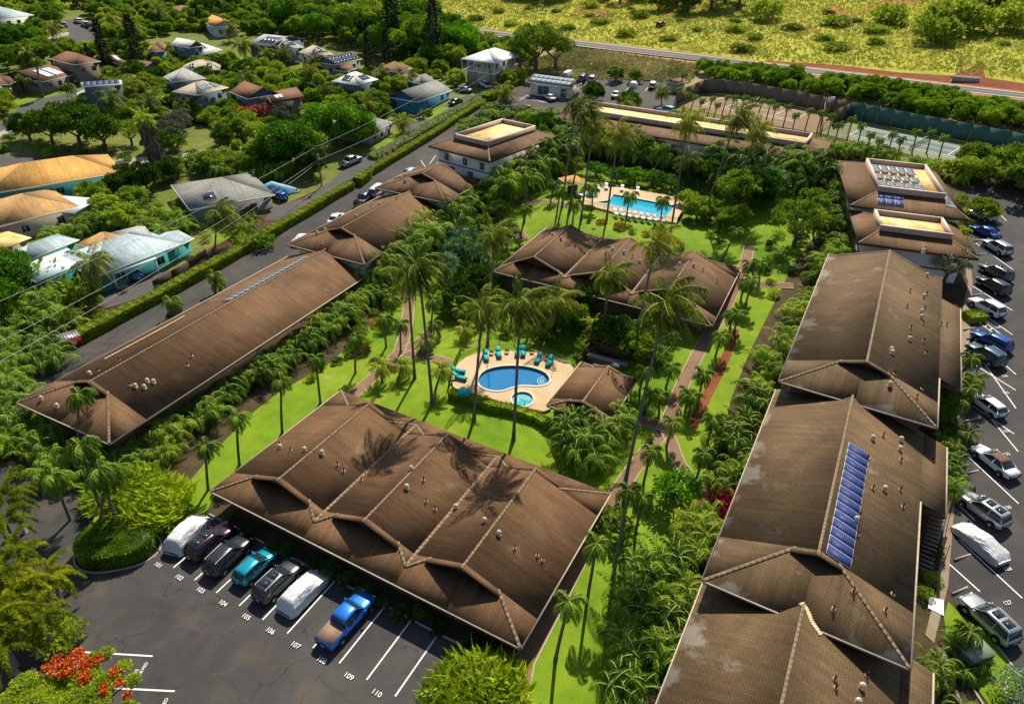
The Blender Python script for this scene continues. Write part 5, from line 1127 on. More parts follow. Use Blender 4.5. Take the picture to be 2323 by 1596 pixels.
shrubs([(1590,1100),(1650,1130),(1640,1200),(1600,1270),(1590,1200)],1.8,52,['dark','mid'],(.6,.9))
shrubs([(1500,780),(1450,900),(1500,990),(1480,1040),(1440,980),(1430,880)],3.2,53,['mid','light'],(.3,.6))
shrubs([(2100,1240),(2120,1230),(2125,1290),(2100,1300)],1.1,54,['dark','light'],(.6,.8))
shrubs([(2095,1310),(2112,1300),(2118,1370),(2090,1380)],1.1,55,['light'],(.6,.8))
shrubs([(2290,1560),(2340,1520),(2400,1620),(2330,1650),(2270,1620)],1.9,56,['blue'],(.9,1.1),'blue speckled shrubs')
shrubs([(1570,480),(1640,500),(1660,560),(1600,560),(1560,510)],2.4,57,['dark','mid'],(.6,1.))
shrubs([(1760,470),(1860,470),(1870,520),(1800,640),(1740,700),(1730,640)],3.,58,['mid','light','dark'],(.6,1.1))
shrubs([(1330,500),(1380,510),(1560,560),(1540,570),(1440,530),(1330,512)],2.1,59,['light','dark','redor'],(.4,.7))
shrubs([(1500,250),(1850,310),(1850,330),(1500,262)],4.5,60,['mid','light'],(.4,.8))
shrubs([(2180,430),(2195,520),(2180,560),(2172,470)],2.5,61,['mid','light'],(.6,1.))
shrubs([(0,1050),(180,1090),(300,1080),(350,1110),(330,1180),(200,1180),(100,1120),(0,1090)],2.6,62,['dark','mid','light'],(.7,1.1))
# open field shrubs beyond the road
shrubs([(1020,40),(1230,10),(1500,20),(1760,50),(1800,100),(1740,125),(1500,95),(1280,70),(1040,50)],12,71,['field'],(.9,2.2),'shrubs scattered over the field')
shrubs([(1760,60),(1880,30),(2100,40),(2140,100),(1960,110),(1840,90)],13,72,['field'],(1.,2.6),'shrubs scattered over the field')
shrubs([(1700,-20),(2380,-20),(2420,160),(2100,130),(1800,110),(1700,40)],26,73,['field'],(.8,2.4),'shrubs scattered over the field')
for a in [(2365*.98,40,'field',4.),(2150,70,'field',4.6),(2190,75,'field',4.),(2260,30,'field',3.8),(2185,38,'field',3.4),(2120,95,'field',3.6),(1735,45,'field',3.2),(2010,55,'field',3),(2300,70,'field',4)]: shrub(*a,grp='shrubs scattered over the field')
trees([(1200,-5),(1300,8),(1420,5),(1520,12),(1640,0),(1700,20),(1600,35),(1480,25),(1460,8),(1180,5)],9,74,['dark','mid','airy'],(1.5,2.2))
trees([(1150,-60),(1700,-60),(1750,-10),(1500,5),(1150,0)],12,75,['dark','mid'],(1.6,2.3))
for a in [(1045,700,'dark',.8),(1075,730,'mid',.7),(1010,690,'light',.6),(1130,640,'mid',.7),(1090,660,'dark',.8),(1210,720,'dark',.7),(1300,735,'mid',.8),(1390,790,'dark',.9),(1440,810,'mid',.8),(1480,760,'light',.7),(1340,700,'dark',.8),(1500,830,'light',.5),(1150,760,'light',.4),(1235,770,'mid',.6),(1610,500,'mid',.8),(1640,440,'dark',1.),(1600,410,'mid',1.),(1560,420,'dark',.9),(1850,420,'dark',1.),(1100,470,'mid',.9),(1130,500,'dark',.7),(1010,720,'mid',.5),(1060,690,'light',.5)]: tree(*a)
# conifers
for px,py,s in [(247,162,.95),(320,165,1.05),(893,122,1.5),(985,152,1.3),(838,168,.8),(880,168,.85),(210,160,.5)]:
    B=P(px,py);m=PR.choice(PINE);plant('conifer','dark narrow conifer','conifer',[('needles',m[0],(0,0,0)),('trunk',m[1],(0,0,0))],B,s,group='dark narrow conifers')
# ginger clumps, foxtail palms, pandanus and coloured plants
for px,py,s,v in [(310,1150,1.15,0),(350,1180,1.,1),(270,1130,1.,1),(375,1150,.9,0),(1065,1590,1.,0),(1115,1580,.95,1),(1030,1620,.9,1),(1100,1630,1.,0)]:
    plant('ginger_clump','lime green long bladed clump','plant clump',[('blades',GING[v],(0,0,0))],P(px,py),s*.95,group='lime green clumps')
for px,py,hh in [(60,1330,4),(30,1250,4.5),(90,1400,4),(20,1390,4.5),(5,1470,4),(85,1350,3.5),(110,1310,3),(50,1290,4),(35,1350,4.5),(-10,1320,5),(10,1180,5),(-20,1420,5),(15,1130,4.5)]:
    B=P(px,py,0);q=P(px,py,hh);B=(q[0],q[1],T(q[0],q[1]));r=plant('foxtail_palm','bushy foxtail palm','palm tree',[('crown',PR.choice(FOX),(0,0,hh)),('trunk',trunk_mesh('trunk',[(0,0,-.3),(.1,0,hh*.5),(0,0,hh)],.18,.11,'trunk_pale'),(0,0,0))],B,1.,group='foxtail palms')
for px,py,s in [(1010,640,1.),(1045,610,1.1),(1080,620,1.),(1060,580,1.),(1110,590,1.),(1150,560,.9),(1030,570,.9),(1710,450,1.),(1745,440,1.),(1690,430,.9),(1255,440,.5)]:
    m=PR.choice(PAND);plant('pandanus','blue green spiky pandanus','pandanus',[('sword_leaves',m[0],(0,0,0)),('trunk',m[1],(0,0,0))],P(px,py),s*.95,group='pandanus trees')
for px,py,s in [(1640,1140,1.),(1652,1115,.8),(1636,1170,.9)]: plant('red_plant','crimson leaved plant','plant clump',[('blades',TI,(0,0,.3))],P(px,py),s,group='crimson leaved plants')
for px,py,s in [(1600,1290,1.1),(1590,1260,1.),(820,800,.8),(1575,1340,1.),(2240,1430,.01)][:-1]: plant('croton','red and yellow leaved plant','plant clump',[('blades',CROT,(0,0,0))],P(px,py),s,group='red and yellow leaved plants')
for px,py,s in [(190,680,1.),(130,650,1.1),(150,690,1.),(210,640,.8),(560,560,.7),(600,560,.7),(1330,800,.6),(1390,1210,.7),(820,480,.4)]: plant('banana_clump','broad leaved banana like clump','plant clump',[('blades',BAN,(0,0,0))],P(px,py),s,group='banana like clumps')
# short fat palm at lower garden
for px,py,s in [(1560,1215,1.1),(1560,1270,.9)]: plant('date_palm','low round feathery palm','palm tree',[('crown',PYG[0],(0,0,1.2)),('trunk',trunk_mesh('trunk',[(0,0,-.3),(0,0,.6),(0,0,1.2)],.2,.15),(0,0,0))],P(px,py),s*1.2,group='low round feathery palms')
# shaggy palm with a thick skirted trunk
B=P(368,388);tb=trunk_mesh('trunk',[(0,0,-.3),(-.3,0,3),(-.8,.2,6.5),(-1.1,.3,9.2)],1.0,.95,'trunk_pale',12)
rng=np.random.default_rng(5);mb=MB()
for k in range(900):
    a=rng.uniform(0,6.28);z=rng.uniform(1.5,9);t=z/9.2;c=np.array([-1.1*t+1.15*math.cos(a),.3*t+1.15*math.sin(a),z]);mb.quads(lquads(c[None],np.array([[math.cos(a)*.3,math.sin(a)*.3,-1.]]),1.1,.18,rng))
r=plant('fan_palm','thick trunked shaggy fan palm','palm tree',[('trunk',tb,(0,0,0))],B,1.1,rz=0);part('dead_leaf_skirt',mb,M['bark'],r)
part('crown',palm_crown('crown',30,2.6,.9,16,'leaf_light',9,els=(80,-60),curve=.6,wd=.2,drop=.5),None,r,loc=(-1.1,.3,9.6))
# flame tree with orange blossom at the lower left corner
rng=np.random.default_rng(77);mb=MB();fb=MB()
B=P(150,1690);q0=[P(x,y,3.2) for x,y in [(60,1560),(110,1560),(160,1550),(200,1545),(240,1560),(130,1590),(180,1590),(220,1590),(70,1600),(20,1600),(100,1640),(160,1640),(230,1640),(280,1620),(250,1530),(280,1510),(300,1540),(210,1490),(240,1480),(150,1520)]]
for i,c in enumerate(q0):
    c=np.array(c)-np.array(B)+np.array([0,0,rng.uniform(-.3,.4)]);blob_leaves(mb,c,1.0 if i<14 else .5,1500 if i<14 else 500,.2,rng,.5,.5)
for px,py,rr in [(170,1490,.5),(185,1500,.55),(150,1505,.4),(125,1520,.45),(195,1510,.45),(160,1525,.3),(190,1530,.45),(215,1500,.4),(105,1515,.3),(260,1524,.4),(190,1545,.35),(270,1550,.3),(235,1555,.25),(234,1570,.22),(290,1577,.25),(130,1495,.35),(180,1480,.35),(225,1495,.25),(195,1540,.3),(140,1530,.3)]:
    c=np.array(P(px,py,3.9))-np.array(B);blob_leaves(fb,c,rr*.95,170,.15,rng,1.,.7)
tk=MB();tk.tube([(0,0,-.5),(0,0,1.2)],[.3,.22],8)
for c in q0[::2]: c=np.array(c)-np.array(B);tk.tube([(0,0,1.),tuple(c*.5+np.array([0,0,.5])),tuple(c)],[.15,.09,.03],5)
r=thing('flame_tree','flame tree with orange red blossom clusters','tree',B,0,'at the lower left corner')
part('trunk',tk,M['bark'],r);part('crown',mb,M['leaf_light'],r);part('blossoms',fb,M['fl_orange'],r)
for px,py,s in [(120,1430,1.5),(170,1440,1.3),(140,1470,1.3),(90,1450,1.2)]: shrub(px,py,'light',s*.75,look='reddish tipped green shrub')
# ------------------------------------------------------------------ hedges
def hedge(pts,wd,hh,material,look,place,px=True,closed=False,leaf=.17,dens=70,name='hedge',core='leaf_mid'):
    w=[np.array(P(*p)[:2]) if px else np.array(p) for p in pts];q=[]
    for a,b in zip(w[:-1],w[1:]):
        n=max(1,int(np.linalg.norm(b-a)/1.2))
        for i in range(n): q.append(a+(b-a)*i/n)
    q.append(w[-1]);B=q[0];B=np.array([B[0],B[1],T(*B)]);mb=MB();co_=MB();rng=np.random.default_rng(len(q))
    L=[];R_=[]
    for i,p in enumerate(q):
        d=q[min(i+1,len(q)-1)]-q[max(i-1,0)];d=d/np.linalg.norm(d);n=np.array([-d[1],d[0]]);a=wd/2*(1+.06*math.sin(i*.7)+rng.uniform(-.05,.05));L.append(p+n*a);R_.append(p-n*a)
    for i in range(len(q)-1):
        hz=hh*(1+.05*math.sin(i*.5)+rng.uniform(-.03,.03));c=[L[i],L[i+1],R_[i+1],R_[i]];zb=[T(*p) for p in c]
        V=[(*(p-B[:2]),z-B[2]-.2) for p,z in zip(c,zb)]+[(*(p-B[:2]),z-B[2]+hz-.06) for p,z in zip(c,zb)]
        co_.add(V,[(4,5,6,7)[::-1],(0,1,5,4),(2,3,7,6),(1,2,6,5),(3,0,4,7)])
        ln=float(np.linalg.norm(q[i+1]-q[i]))
        for face in range(3):
            A=ln*(wd if face==0 else hh);n=int(A*dens);u=rng.uniform(0,1,(n,1));v=rng.uniform(0,1,(n,1))
            T_=[np.array(V[k]) for k in ((4,5,7,6),(0,1,4,5),(3,2,7,6))[face]]
            C=(T_[0]*(1-u)+T_[1]*u)*(1-v)+(T_[2]*(1-u)+T_[3]*u)*v
            nr=np.array([0,0,1.]) if face==0 else np.array([*((L[i]-R_[i])*(1 if face==1 else -1)/wd),.35])
            mb.quads(lquads(C,nr+rng.normal(size=(n,3))*.65,leaf,.65,rng))
    r=thing(name,look,'hedge',B,0,place);part('core',co_,M[core],r);part('leaves',mb,M[material],r);return r
hedge([(172,781),(300,712),(420,648),(540,580),(660,509),(740,461),(797,427)],1.7,1.5,'leaf_hedge','long clipped hedge with a yellow green top','from the red container to the driveway bend')
hedge([(812,422),(835,403)],1.9,1.7,'leaf_hedge','short clipped hedge block','beside the hedge gap at the driveway bend')
hedge([(838,398),(900,360),(970,318),(1040,272),(1098,236)],1.5,1.3,'leaf_hedge','clipped hedge with a yellow green top','running between the lily hedge and upper driveway')
hedge([(1101,234),(1122,222)],2.2,2.,'leaf_hedge','stout rounded hedge block','beside the little wooden sign box')
hedge([(1134,212),(1183,186)],2.2,1.5,'leaf_hedge','rounded clipped hedge','beyond the little wooden sign box')
r=hedge([(845+(1172-845)*t,362+(182-362)*t-3*math.sin(PI*t)) for t in np.linspace(0,1,9)],2.3,.75,'leaf_lily','long loose hedge of pale striped lilies','beside the upper driveway',leaf=.42,dens=34,name='lily_hedge',core='leaf_mid')
# fences and kerbs along the drive
def wall_line(pts,wd,hh,material,look,place,name,cat,px=True,step=2.5):
    w=[np.array(P(*p)[:2]) if px else np.array(p) for p in pts];B=np.array([*w[0],T(*w[0])]);mb=MB()
    for a,b in zip(w[:-1],w[1:]):
        L=np.linalg.norm(b-a);n=max(1,int(L/step));d=(b-a)/L;s=np.array([-d[1],d[0]])*wd/2
        for i in range(n):
            p,q=a+(b-a)*i/n,a+(b-a)*(i+1)/n;V=[]
            for z in (-.3,hh):
                for c in (p-s,q-s,q+s,p+s): V.append((c[0]-B[0],c[1]-B[1],T(*c)-B[2]+z))
            mb.add(V,[(0,1,2,3)[::-1],(4,5,6,7),(0,1,5,4),(2,3,7,6),(1,2,6,5),(3,0,4,7)])
    o=part(name,mb,material);o.location=B;tag(o,look,cat,place);return o
wall_line([(150,783),(330,690),(440,628),(560,560),(700,478),(790,425)],.25,.45,M['concrete'],'low concrete garden wall','between the red mulch and the long hedge','garden_wall','wall')
wall_line([(600,540),(700,480),(790,428),(840,396),(900,345)],.1,1.5,M['wood'],'dark timber boundary fence','behind the hedge at the driveway bend','timber_fence','fence')
wall_line([(350,655),(430,610),(470,580)],.1,1.3,M['fascia'],'dark brown timber fence','right of the carport','timber_fence','fence')
wall_line([(500,445),(560,405),(620,385)],.1,1.8,M['wood'],'weathered timber fence','behind the large grey hip roof','timber_fence','fence')
# ------------------------------------------------------------------ courts: screens, nets, posts
M['screen_b']=mat('brown_screen',(.14,.115,.085),.9,var=.12,vs=.4);M['screen_g']=mat('green_screen',(.055,.13,.11),.9,var=.12,vs=.4)
def screen(pts,hh,material,look,place,post=True):
    w=[np.array(P(*p)[:2]) for p in pts];B=np.array([*w[0],T(*w[0])]);r=thing('court_fence',look,'fence',B,0,place)
    mb=MB();ps=[]
    for a,b in zip(w[:-1],w[1:]):
        L=np.linalg.norm(b-a);n=max(1,int(L/3.));d=(b-a)/L;s=np.array([-d[1],d[0]])*.03
        for i in range(n):
            p,q=a+(b-a)*i/n,a+(b-a)*(i+1)/n;V=[]
            for z in (.05,hh):
                for c in (p-s,q-s,q+s,p+s): V.append((c[0]-B[0],c[1]-B[1],T(*c)-B[2]+z))
            mb.add(V,[(0,1,2,3)[::-1],(4,5,6,7),(0,1,5,4),(2,3,7,6),(1,2,6,5),(3,0,4,7)]);ps.append(p)
    ps.append(w[-1]);part('windscreen',mb,material,r);pm=None
    for p in ps:
        if pm is None: pm=MB().tube([(0,0,-.3),(0,0,hh+.1)],.05,6).mesh('post',M['metal'])
        part('post',pm,None,r,loc=(p[0]-B[0],p[1]-B[1],T(*p)-B[2]))
screen([(1532,240),(1592,212),(1636,213),(1700,221),(1800,240),(1922,268)],3.3,M['screen_b'],'tall brown screened fence','behind the brown sports court')
screen([(1922,268),(1985,282),(2120,308),(2230,330),(2330,352)],3.5,M['screen_g'],'tall green screened fence','behind the grey green tennis court')
screen([(2330,352),(2250,396)],3.2,M['screen_g'],'short green screened fence end','at the right end of the tennis court')
screen([(1922,268),(1886,285)],3.2,M['screen_b'],'brown screened divider fence','between the two courts')
def netting(a,b,hh,look,place,dense=False):
    A=P(*a);Bq=P(*b);L=float(np.linalg.norm((Bq-A)[:2]));rz=math.atan2(Bq[1]-A[1],Bq[0]-A[0]);r=thing('net' if hh<1.5 else 'mesh_fence',look,'net' if hh<1.5 else 'fence',A,rz,place);dz=Bq[2]-A[2]
    pm=MB().tube([(0,0,-.2),(0,0,hh+.05)],.05,6).mesh('post',M['dark'])
    k=2 if hh<1.5 else max(2,int(L/2.5))
    for i in range(k): part('post',pm,None,r,loc=(L*i/(k-1),0,dz*i/(k-1)))
    mb=MB();st=.22 if hh<1.5 else .45;n=int(L/st)
    for i in range(n): x=L*i/n;z=dz*i/n;mb.box(x-.012,x+.012,-.012,.012,z+.05,z+hh)
    for j in range(int(hh/st)+1):
        z=.05+(hh-.08)*j/int(hh/st);V=[(0,-.012,z-.01),(L,-.012,z+dz-.01),(L,.012,z+dz-.01),(0,.012,z-.01)];mb.slab(V,.025)
    part('mesh',mb,M['dark'],r)
    V=[(0,-.03,hh+.04),(L,-.03,hh+dz+.04),(L,.03,hh+dz+.04),(0,.03,hh+.04)];part('top_band',MB().slab(V,.07),M['white'] if hh<1.5 else M['metal'],r)
netting((2062,341),(2108,316),1.,'low tennis net with a white top band','across the grey green tennis court')
netting((1688,262),(1722,229),1.,'low net with a white top band','across the brown sports court')
netting((1858,302),(1864,265),3.2,'pale green mesh fence panel','at the near corner between the courts')
netting((1920,310),(1864,302),2.2,'wire mesh fence','along the near edge of the tennis court')
# basketball backboard
B=P(1876,262);r=thing('backboard_stand','basketball backboard on a pole','backboard',B,.4,'at the corner between the two courts')
part('pole',MB().tube([(0,0,-.3),(0,0,3.4)],.08,8),M['metal'],r);part('backboard',MB().box(-.9,.9,-.05,.05,2.9,4.),M['white'],r)
# ------------------------------------------------------------------ pools
def deck(cx,cy,outline,holes,top,look,place,mats='deck'):
    """outline/holes: world offsets from centre"""
    bm=bmesh.new();loops=[outline]+holes;es=[]
    for lp in loops:
        vs=[bm.verts.new((x,y,0)) for x,y in lp];es+=[bm.edges.new((vs[i],vs[(i+1)%len(vs)])) for i in range(len(vs))]
    bmesh.ops.triangle_fill(bm,edges=es,use_beauty=True)
    for f in bm.faces:
        if f.normal.z<0: f.normal_flip()
    g=bmesh.ops.extrude_face_region(bm,geom=bm.faces[:]);
    for v in g['geom']:
        if isinstance(v,bmesh.types.BMVert): v.co.z-=.45
    for f in list(bm.faces): pass
    bmesh.ops.recalc_face_normals(bm,faces=bm.faces[:])
    me=bpy.data.meshes.new('deck');bm.to_mesh(me);bm.free();me.materials.append(M[mats]);return me
def ringm(mb,lp,wd,z0,z1,m=0):
    n=len(lp);c=np.mean(lp,0);P_=[np.array(p) for p in lp];O=[]
    for i in range(n):
        d=P_[(i+1)%n]-P_[i-1];d/=np.linalg.norm(d);nn=np.array([d[1],-d[0]]);
        O.append(P_[i]+nn*wd)
    for i in range(n):
        j=(i+1)%n;V=[(*P_[i],z0),(*P_[j],z0),(*O[j],z0),(*O[i],z0),(*P_[i],z1),(*P_[j],z1),(*O[j],z1),(*O[i],z1)];mb.add(V,[(4,5,6,7),(0,1,5,4),(2,3,7,6),(0,3,2,1)])
def ccw(l): 
    a=sum(l[i][0]*l[(i+1)%len(l)][1]-l[(i+1)%len(l)][0]*l[i][1] for i in range(len(l)));return l if a>0 else l[::-1]
def pxloop(pts,z,C,sm=2): return ccw([tuple(np.array(p)) for p in chaikin([tuple(Z(*p,z)[:2]-C[:2]) for p in pts],sm)])
C1=P(1165,870);zt=C1[2]+.42
kid=pxloop([(1083,862),(1095,842),(1125,832),(1162,829),(1200,832),(1235,843),(1248,860),(1240,872),(1215,875),(1185,872),(1160,878),(1135,887),(1108,884),(1090,876)],zt,C1)
spa=pxloop([(1160,903),(1166,893),(1185,888),(1204,893),(1210,907),(1202,918),(1182,922),(1165,915)],zt,C1)
outl=pxloop([(1022,850),(1045,815),(1090,797),(1180,795),(1250,803),(1290,820),(1305,840),(1262,900),(1245,935),(1200,925),(1150,915),(1090,905),(1030,885)],zt,C1,1)
r=thing('kidney_pool','kidney shaped blue pool with round spa and stone deck','pool',C1,0,'amid the garden')
me=deck(0,0,outl,[kid,spa],0,'','');part('deck',me,None,r,loc=(0,0,.42))
def pool_in(r,lp,zt_,wm,tm,name,depth=.22,ring=True):
    mb=MB();n=len(lp)
    mb.add([(x,y,zt_-depth) for x,y in lp],[tuple(range(n))]);part(name,mb,M[wm],r)
    mb=MB();
    for i in range(n):
        a,b=lp[i],lp[(i+1)%n];mb.add([(*a,zt_-.44),(*b,zt_-.44),(*b,zt_),(*a,zt_)],[(0,3,2,1)])
    part('tile_wall',mb,M[tm],r)
    if ring: mb=MB();ringm(mb,lp,.32,zt_-.02,zt_+.05);part('coping',mb,M['coping'],r)
pool_in(r,kid,.42,'water','tile','water',.26);pool_in(r,spa,.42,'spa','tile','spa_water',.2)
# spa benches and pool steps, arcs just under the rim
def arc_steps(cx,cy,r0,a0,a1,n,z):
    for k in range(n):
        mb=MB();R0=r0*(1-.27*k);R1=R0-.1
        for i in range(12):
            t=a0+(a1-a0)*i/12;u=a0+(a1-a0)*(i+1)/12
            mb.slab([(cx+R1*math.cos(t),cy+R1*math.sin(t),z),(cx+R0*math.cos(t),cy+R0*math.sin(t),z),(cx+R0*math.cos(u),cy+R0*math.sin(u),z),(cx+R1*math.cos(u),cy+R1*math.sin(u),z)],.05)
        part('step',mb,M['step'],r)
q=Z(1240,861,zt)-C1;arc_steps(q[0],q[1],1.15,PI*.6,PI*1.5,3,.19)
q=Z(1185,905,zt)-C1;arc_steps(q[0],q[1],1.15,0,PI*1.15,3,.24)
def rail_fence(loop,hh,look,place,closed=True,base=0.,step=.16,zoff=0.,mat_='dark'):
    w=[np.array(p) for p in loop];B=np.array([*w[0],T(*w[0])]);r=thing('pool_fence',look,'fence',B,0,place);mb=MB();seg=list(zip(w,w[1:]+([w[0]] if closed else [])))
    if not closed: seg=seg[:len(w)-1]
    pm=MB().box(-.035,.035,-.035,.035,-.2,hh+.06).mesh('post',M[mat_])
    for a,b in seg:
        L=np.linalg.norm(b-a);n=max(1,int(L/step))
        for i in range(n):
            p=a+(b-a)*i/n;z=T(*p)-B[2];x,y=p-B[:2];mb.box(x-.014,x+.014,y-.014,y+.014,z+.08,z+hh-.03)
        d=(b-a)/L;s=np.array([-d[1],d[0]])*.022
        for zz in (.08,hh):
            V=[(*(c-B[:2]),T(*c)-B[2]+zz) for c in (a-s,b-s,b+s,a+s)];mb.slab(V,.045)
        k=max(1,int(L/2.2))
        for i in range(k): p=a+(b-a)*i/k;part('post',pm,None,r,loc=(*(p-B[:2]),T(*p)-B[2]))
    part('rails',mb,M[mat_],r);return r
rail_fence([tuple(P(*p)[:2]) for p in [(1018,885),(1025,850),(1045,805),(1085,788),(1180,780),(1250,790),(1300,812),(1312,835)]],1.25,'black vertical bar pool fence','round the back of the kidney shaped pool',False)
hedge([(1022,900),(1070,915),(1120,930),(1170,940),(1215,955),(1245,972)],1.1,1.1,'leaf_mid','low leafy hedge with white flowers','in front of the kidney shaped pool',leaf=.22,dens=40)
C2=P(1462,470);zt2=C2[2]+.42
p2=pxloop([(1384,455),(1392,441),(1531,467),(1508,493),(1370,462),(1355,458)],zt2,C2,0)
o2=pxloop([(1318,447),(1335,428),(1400,424),(1480,436),(1565,455),(1535,505),(1430,490),(1318,462)],zt2,C2,0)
r=thing('rectangular_pool','rectangular bright turquoise pool with a pale stone deck','pool',C2,0,'in the upper garden')
part('deck',deck(0,0,o2,[p2],0,'',''),None,r,loc=(0,0,.42));pool_in(r,p2,.42,'water_pale','tile','water',.2)
rail_fence([tuple(P(*p)[:2]) for p in [(1314,448),(1330,425),(1400,420),(1480,431),(1570,452),(1535,510),(1430,497),(1314,466)]],1.2,'dark bar fence','round the rectangular pool',True,step=.22)
# loungers
def lounger(px,py,ax,ay,zt_,col,look,place,grp,scl=1.):
    A=Z(px,py,zt_);Bq=Z(ax,ay,zt_);rz=math.atan2(Bq[1]-A[1],Bq[0]-A[0])   # foot -> head
    r=thing('sun_lounger',look,'sun lounger',(A[0],A[1],zt_),rz,place,grp,scl)
    fm='dark' if col=='teal' else 'white'
    mb=MB();mb.box(0,1.95,-.33,-.29,.26,.31);mb.box(0,1.95,.29,.33,.26,.31);mb.box(0,.05,-.29,.29,.26,.31);part('frame',mb,M[fm],r)
    for x in (.15,1.4):
        for y in (-.3,.3): part('leg',MB().box(x-.025,x+.025,y-.025,y+.025,0,.26),M[fm],r)
    part('seat_cushion',MB().box(.03,1.25,-.3,.3,.315,.41),M[col],r)
    part('back_cushion',MB().slab([(1.25,-.3,.42),(1.9,-.3,.85),(1.9,.3,.85),(1.25,.3,.42)],.09),M[col],r)
for f,hd in [((1104,822),(1099,797)),((1133,815),(1127,791)),((1216,827),(1232,797)),((1241,834),(1259,807)),((1056,847),(1028,843)),((1059,864),(1030,857))]:
    lounger(*f,*hd,zt,'teal','teal cushioned sun lounger','on the kidney pool deck','teal sun loungers')
for x in (1173,1186): lounger(x,812,x+3,786,zt,'teal','teal cushioned sun lounger','on the kidney pool deck','teal sun loungers')
for i in range(8): lounger(1400+15*i,492+2.4*i,1394+15*i,484+2.4*i,zt2,'white','white sun lounger','on the near side of the rectangular pool','white sun loungers')
for f,hd in [((1375,432),(1375,417)),((1358,434),(1355,420)),((1410,436),(1412,424)),((1445,440),(1447,428)),((1325,448),(1318,446))]: lounger(*f,*hd,zt2,'white','white sun lounger','on the far side of the rectangular pool','white sun loungers')
def table(px,py,zt_,place):
    A=Z(px,py,zt_);r=thing('side_table','small dark side table','table',(A[0],A[1],zt_),.3,place,'small dark side tables')
    part('table_top',MB().box(-.25,.25,-.25,.25,.4,.44),M['dark'],r)
    for x in (-.2,.2):
        for y in (-.2,.2): part('leg',MB().box(x-.02,x+.02,y-.02,y+.02,0,.4),M['dark'],r)
for p in [(1115,803),(1240,815),(1038,853),(1150,800),(1207,800)]: table(*p,zt,'between the teal loungers')
def umbrella(px,py,zt_,hh,R,look,place,closed=False):
    A=Z(px,py,zt_+hh);r=thing('parasol',look,'parasol',(A[0],A[1],zt_),0,place)
    part('pole',MB().tube([(0,0,0),(0,0,hh+.2)],.03,6),M['dark'],r)
    mb=MB();n=8;V=[(0,0,hh+.15)]+[(R*math.cos(k*2*PI/n),R*math.sin(k*2*PI/n),hh-.4) for k in range(n)]+[(0,0,hh+.1)]+[(R*math.cos(k*2*PI/n),R*math.sin(k*2*PI/n),hh-.46) for k in range(n)]
    F_=[(0,1+k,1+(k+1)%n) for k in range(n)]+[(9,10+(k+1)%n,10+k) for k in range(n)]+[(1+k,10+k,10+(k+1)%n,1+(k+1)%n) for k in range(n)];mb.add(V,F_);part('canopy',mb,M['teal'],r)
umbrella(1052,882,zt,1.7,.9,'open teal parasol','at the left corner of the kidney pool deck');umbrella(1340,439,zt2,2.,1.15,'open teal parasol','at the left end of the rectangular pool deck')
# handrails, grill, outdoor kitchen
def handrail(px,py,zt_,rz,place):
    A=Z(px,py,zt_);r=thing('handrail','bent steel handrail','handrail',(A[0],A[1],zt_),rz,place);part('tube',MB().tube([(0,0,0),(0,0,.8),(.25,0,.95),(.7,0,.6),(.9,0,0)],.03,6),M['chrome'],r)
handrail(1252,851,zt,2.6,'at the steps of the kidney pool');handrail(1106,838,zt,-1.8,'at the far left rim of the kidney pool');handrail(1190,922,zt,1.6,'at the near rim of the spa')
A=P(1385,830);r=thing('outdoor_kitchen','dark L shaped outdoor kitchen counter','counter',A,-.45,'behind the pool house')
part('counter',MB().box(-3.2,2.2,-.4,.4,-.3,.9),M['screen_b'],r);part('worktop',MB().box(-3.25,2.25,-.45,.45,.903,.96),M['concrete'],r)
part('back_wall',MB().box(-3.4,2.8,1.6,1.75,-.3,1.9),M['wood'],r);part('side_wall',MB().box(-3.55,-3.41,-1.2,1.75,-.3,1.9),M['wood'],r)
A=P(1396,832,1.);r=thing('grill','silver lidded gas grill','grill',(A[0],A[1],A[2]),-.45,'on the outdoor kitchen counter');part('body',MB().box(-.45,.45,-.3,.3,-.03,.2),M['dark'],r);part('lid',MB().tube([(-.45,0,.2),(.45,0,.2)],.27,12),M['alu'],r)
A=P(1351,832,1.);r=thing('ice_box','grey lidded box','box',(A[0],A[1],A[2]),-.3,'left on the outdoor kitchen counter');part('body',MB().box(-.35,.35,-.25,.25,-.03,.3),M['metal'],r);part('lid',MB().box(-.38,.38,-.28,.28,.303,.36),M['alu'],r)
# ------------------------------------------------------------------ vehicles
PAINT={}
def paint(name,c,metal=.3,rough=.28):
    if name not in PAINT: PAINT[name]=mat('paint_'+name,c,rough,metal,.5,.8)
    return PAINT[name]
def loft(mb,rings,m=0,closed=True):
    n=len(rings[0]);V=[p for r in rings for p in r];F=[]
    for i in range(len(rings)-1):
        for j in range(n if closed else n-1): F.append((i*n+j,(i+1)*n+j,(i+1)*n+(j+1)%n,i*n+(j+1)%n))
    F.append(tuple(range(n)));F.append(tuple(range((len(rings)-1)*n,len(rings)*n))[::-1]);mb.add(V,F,m)
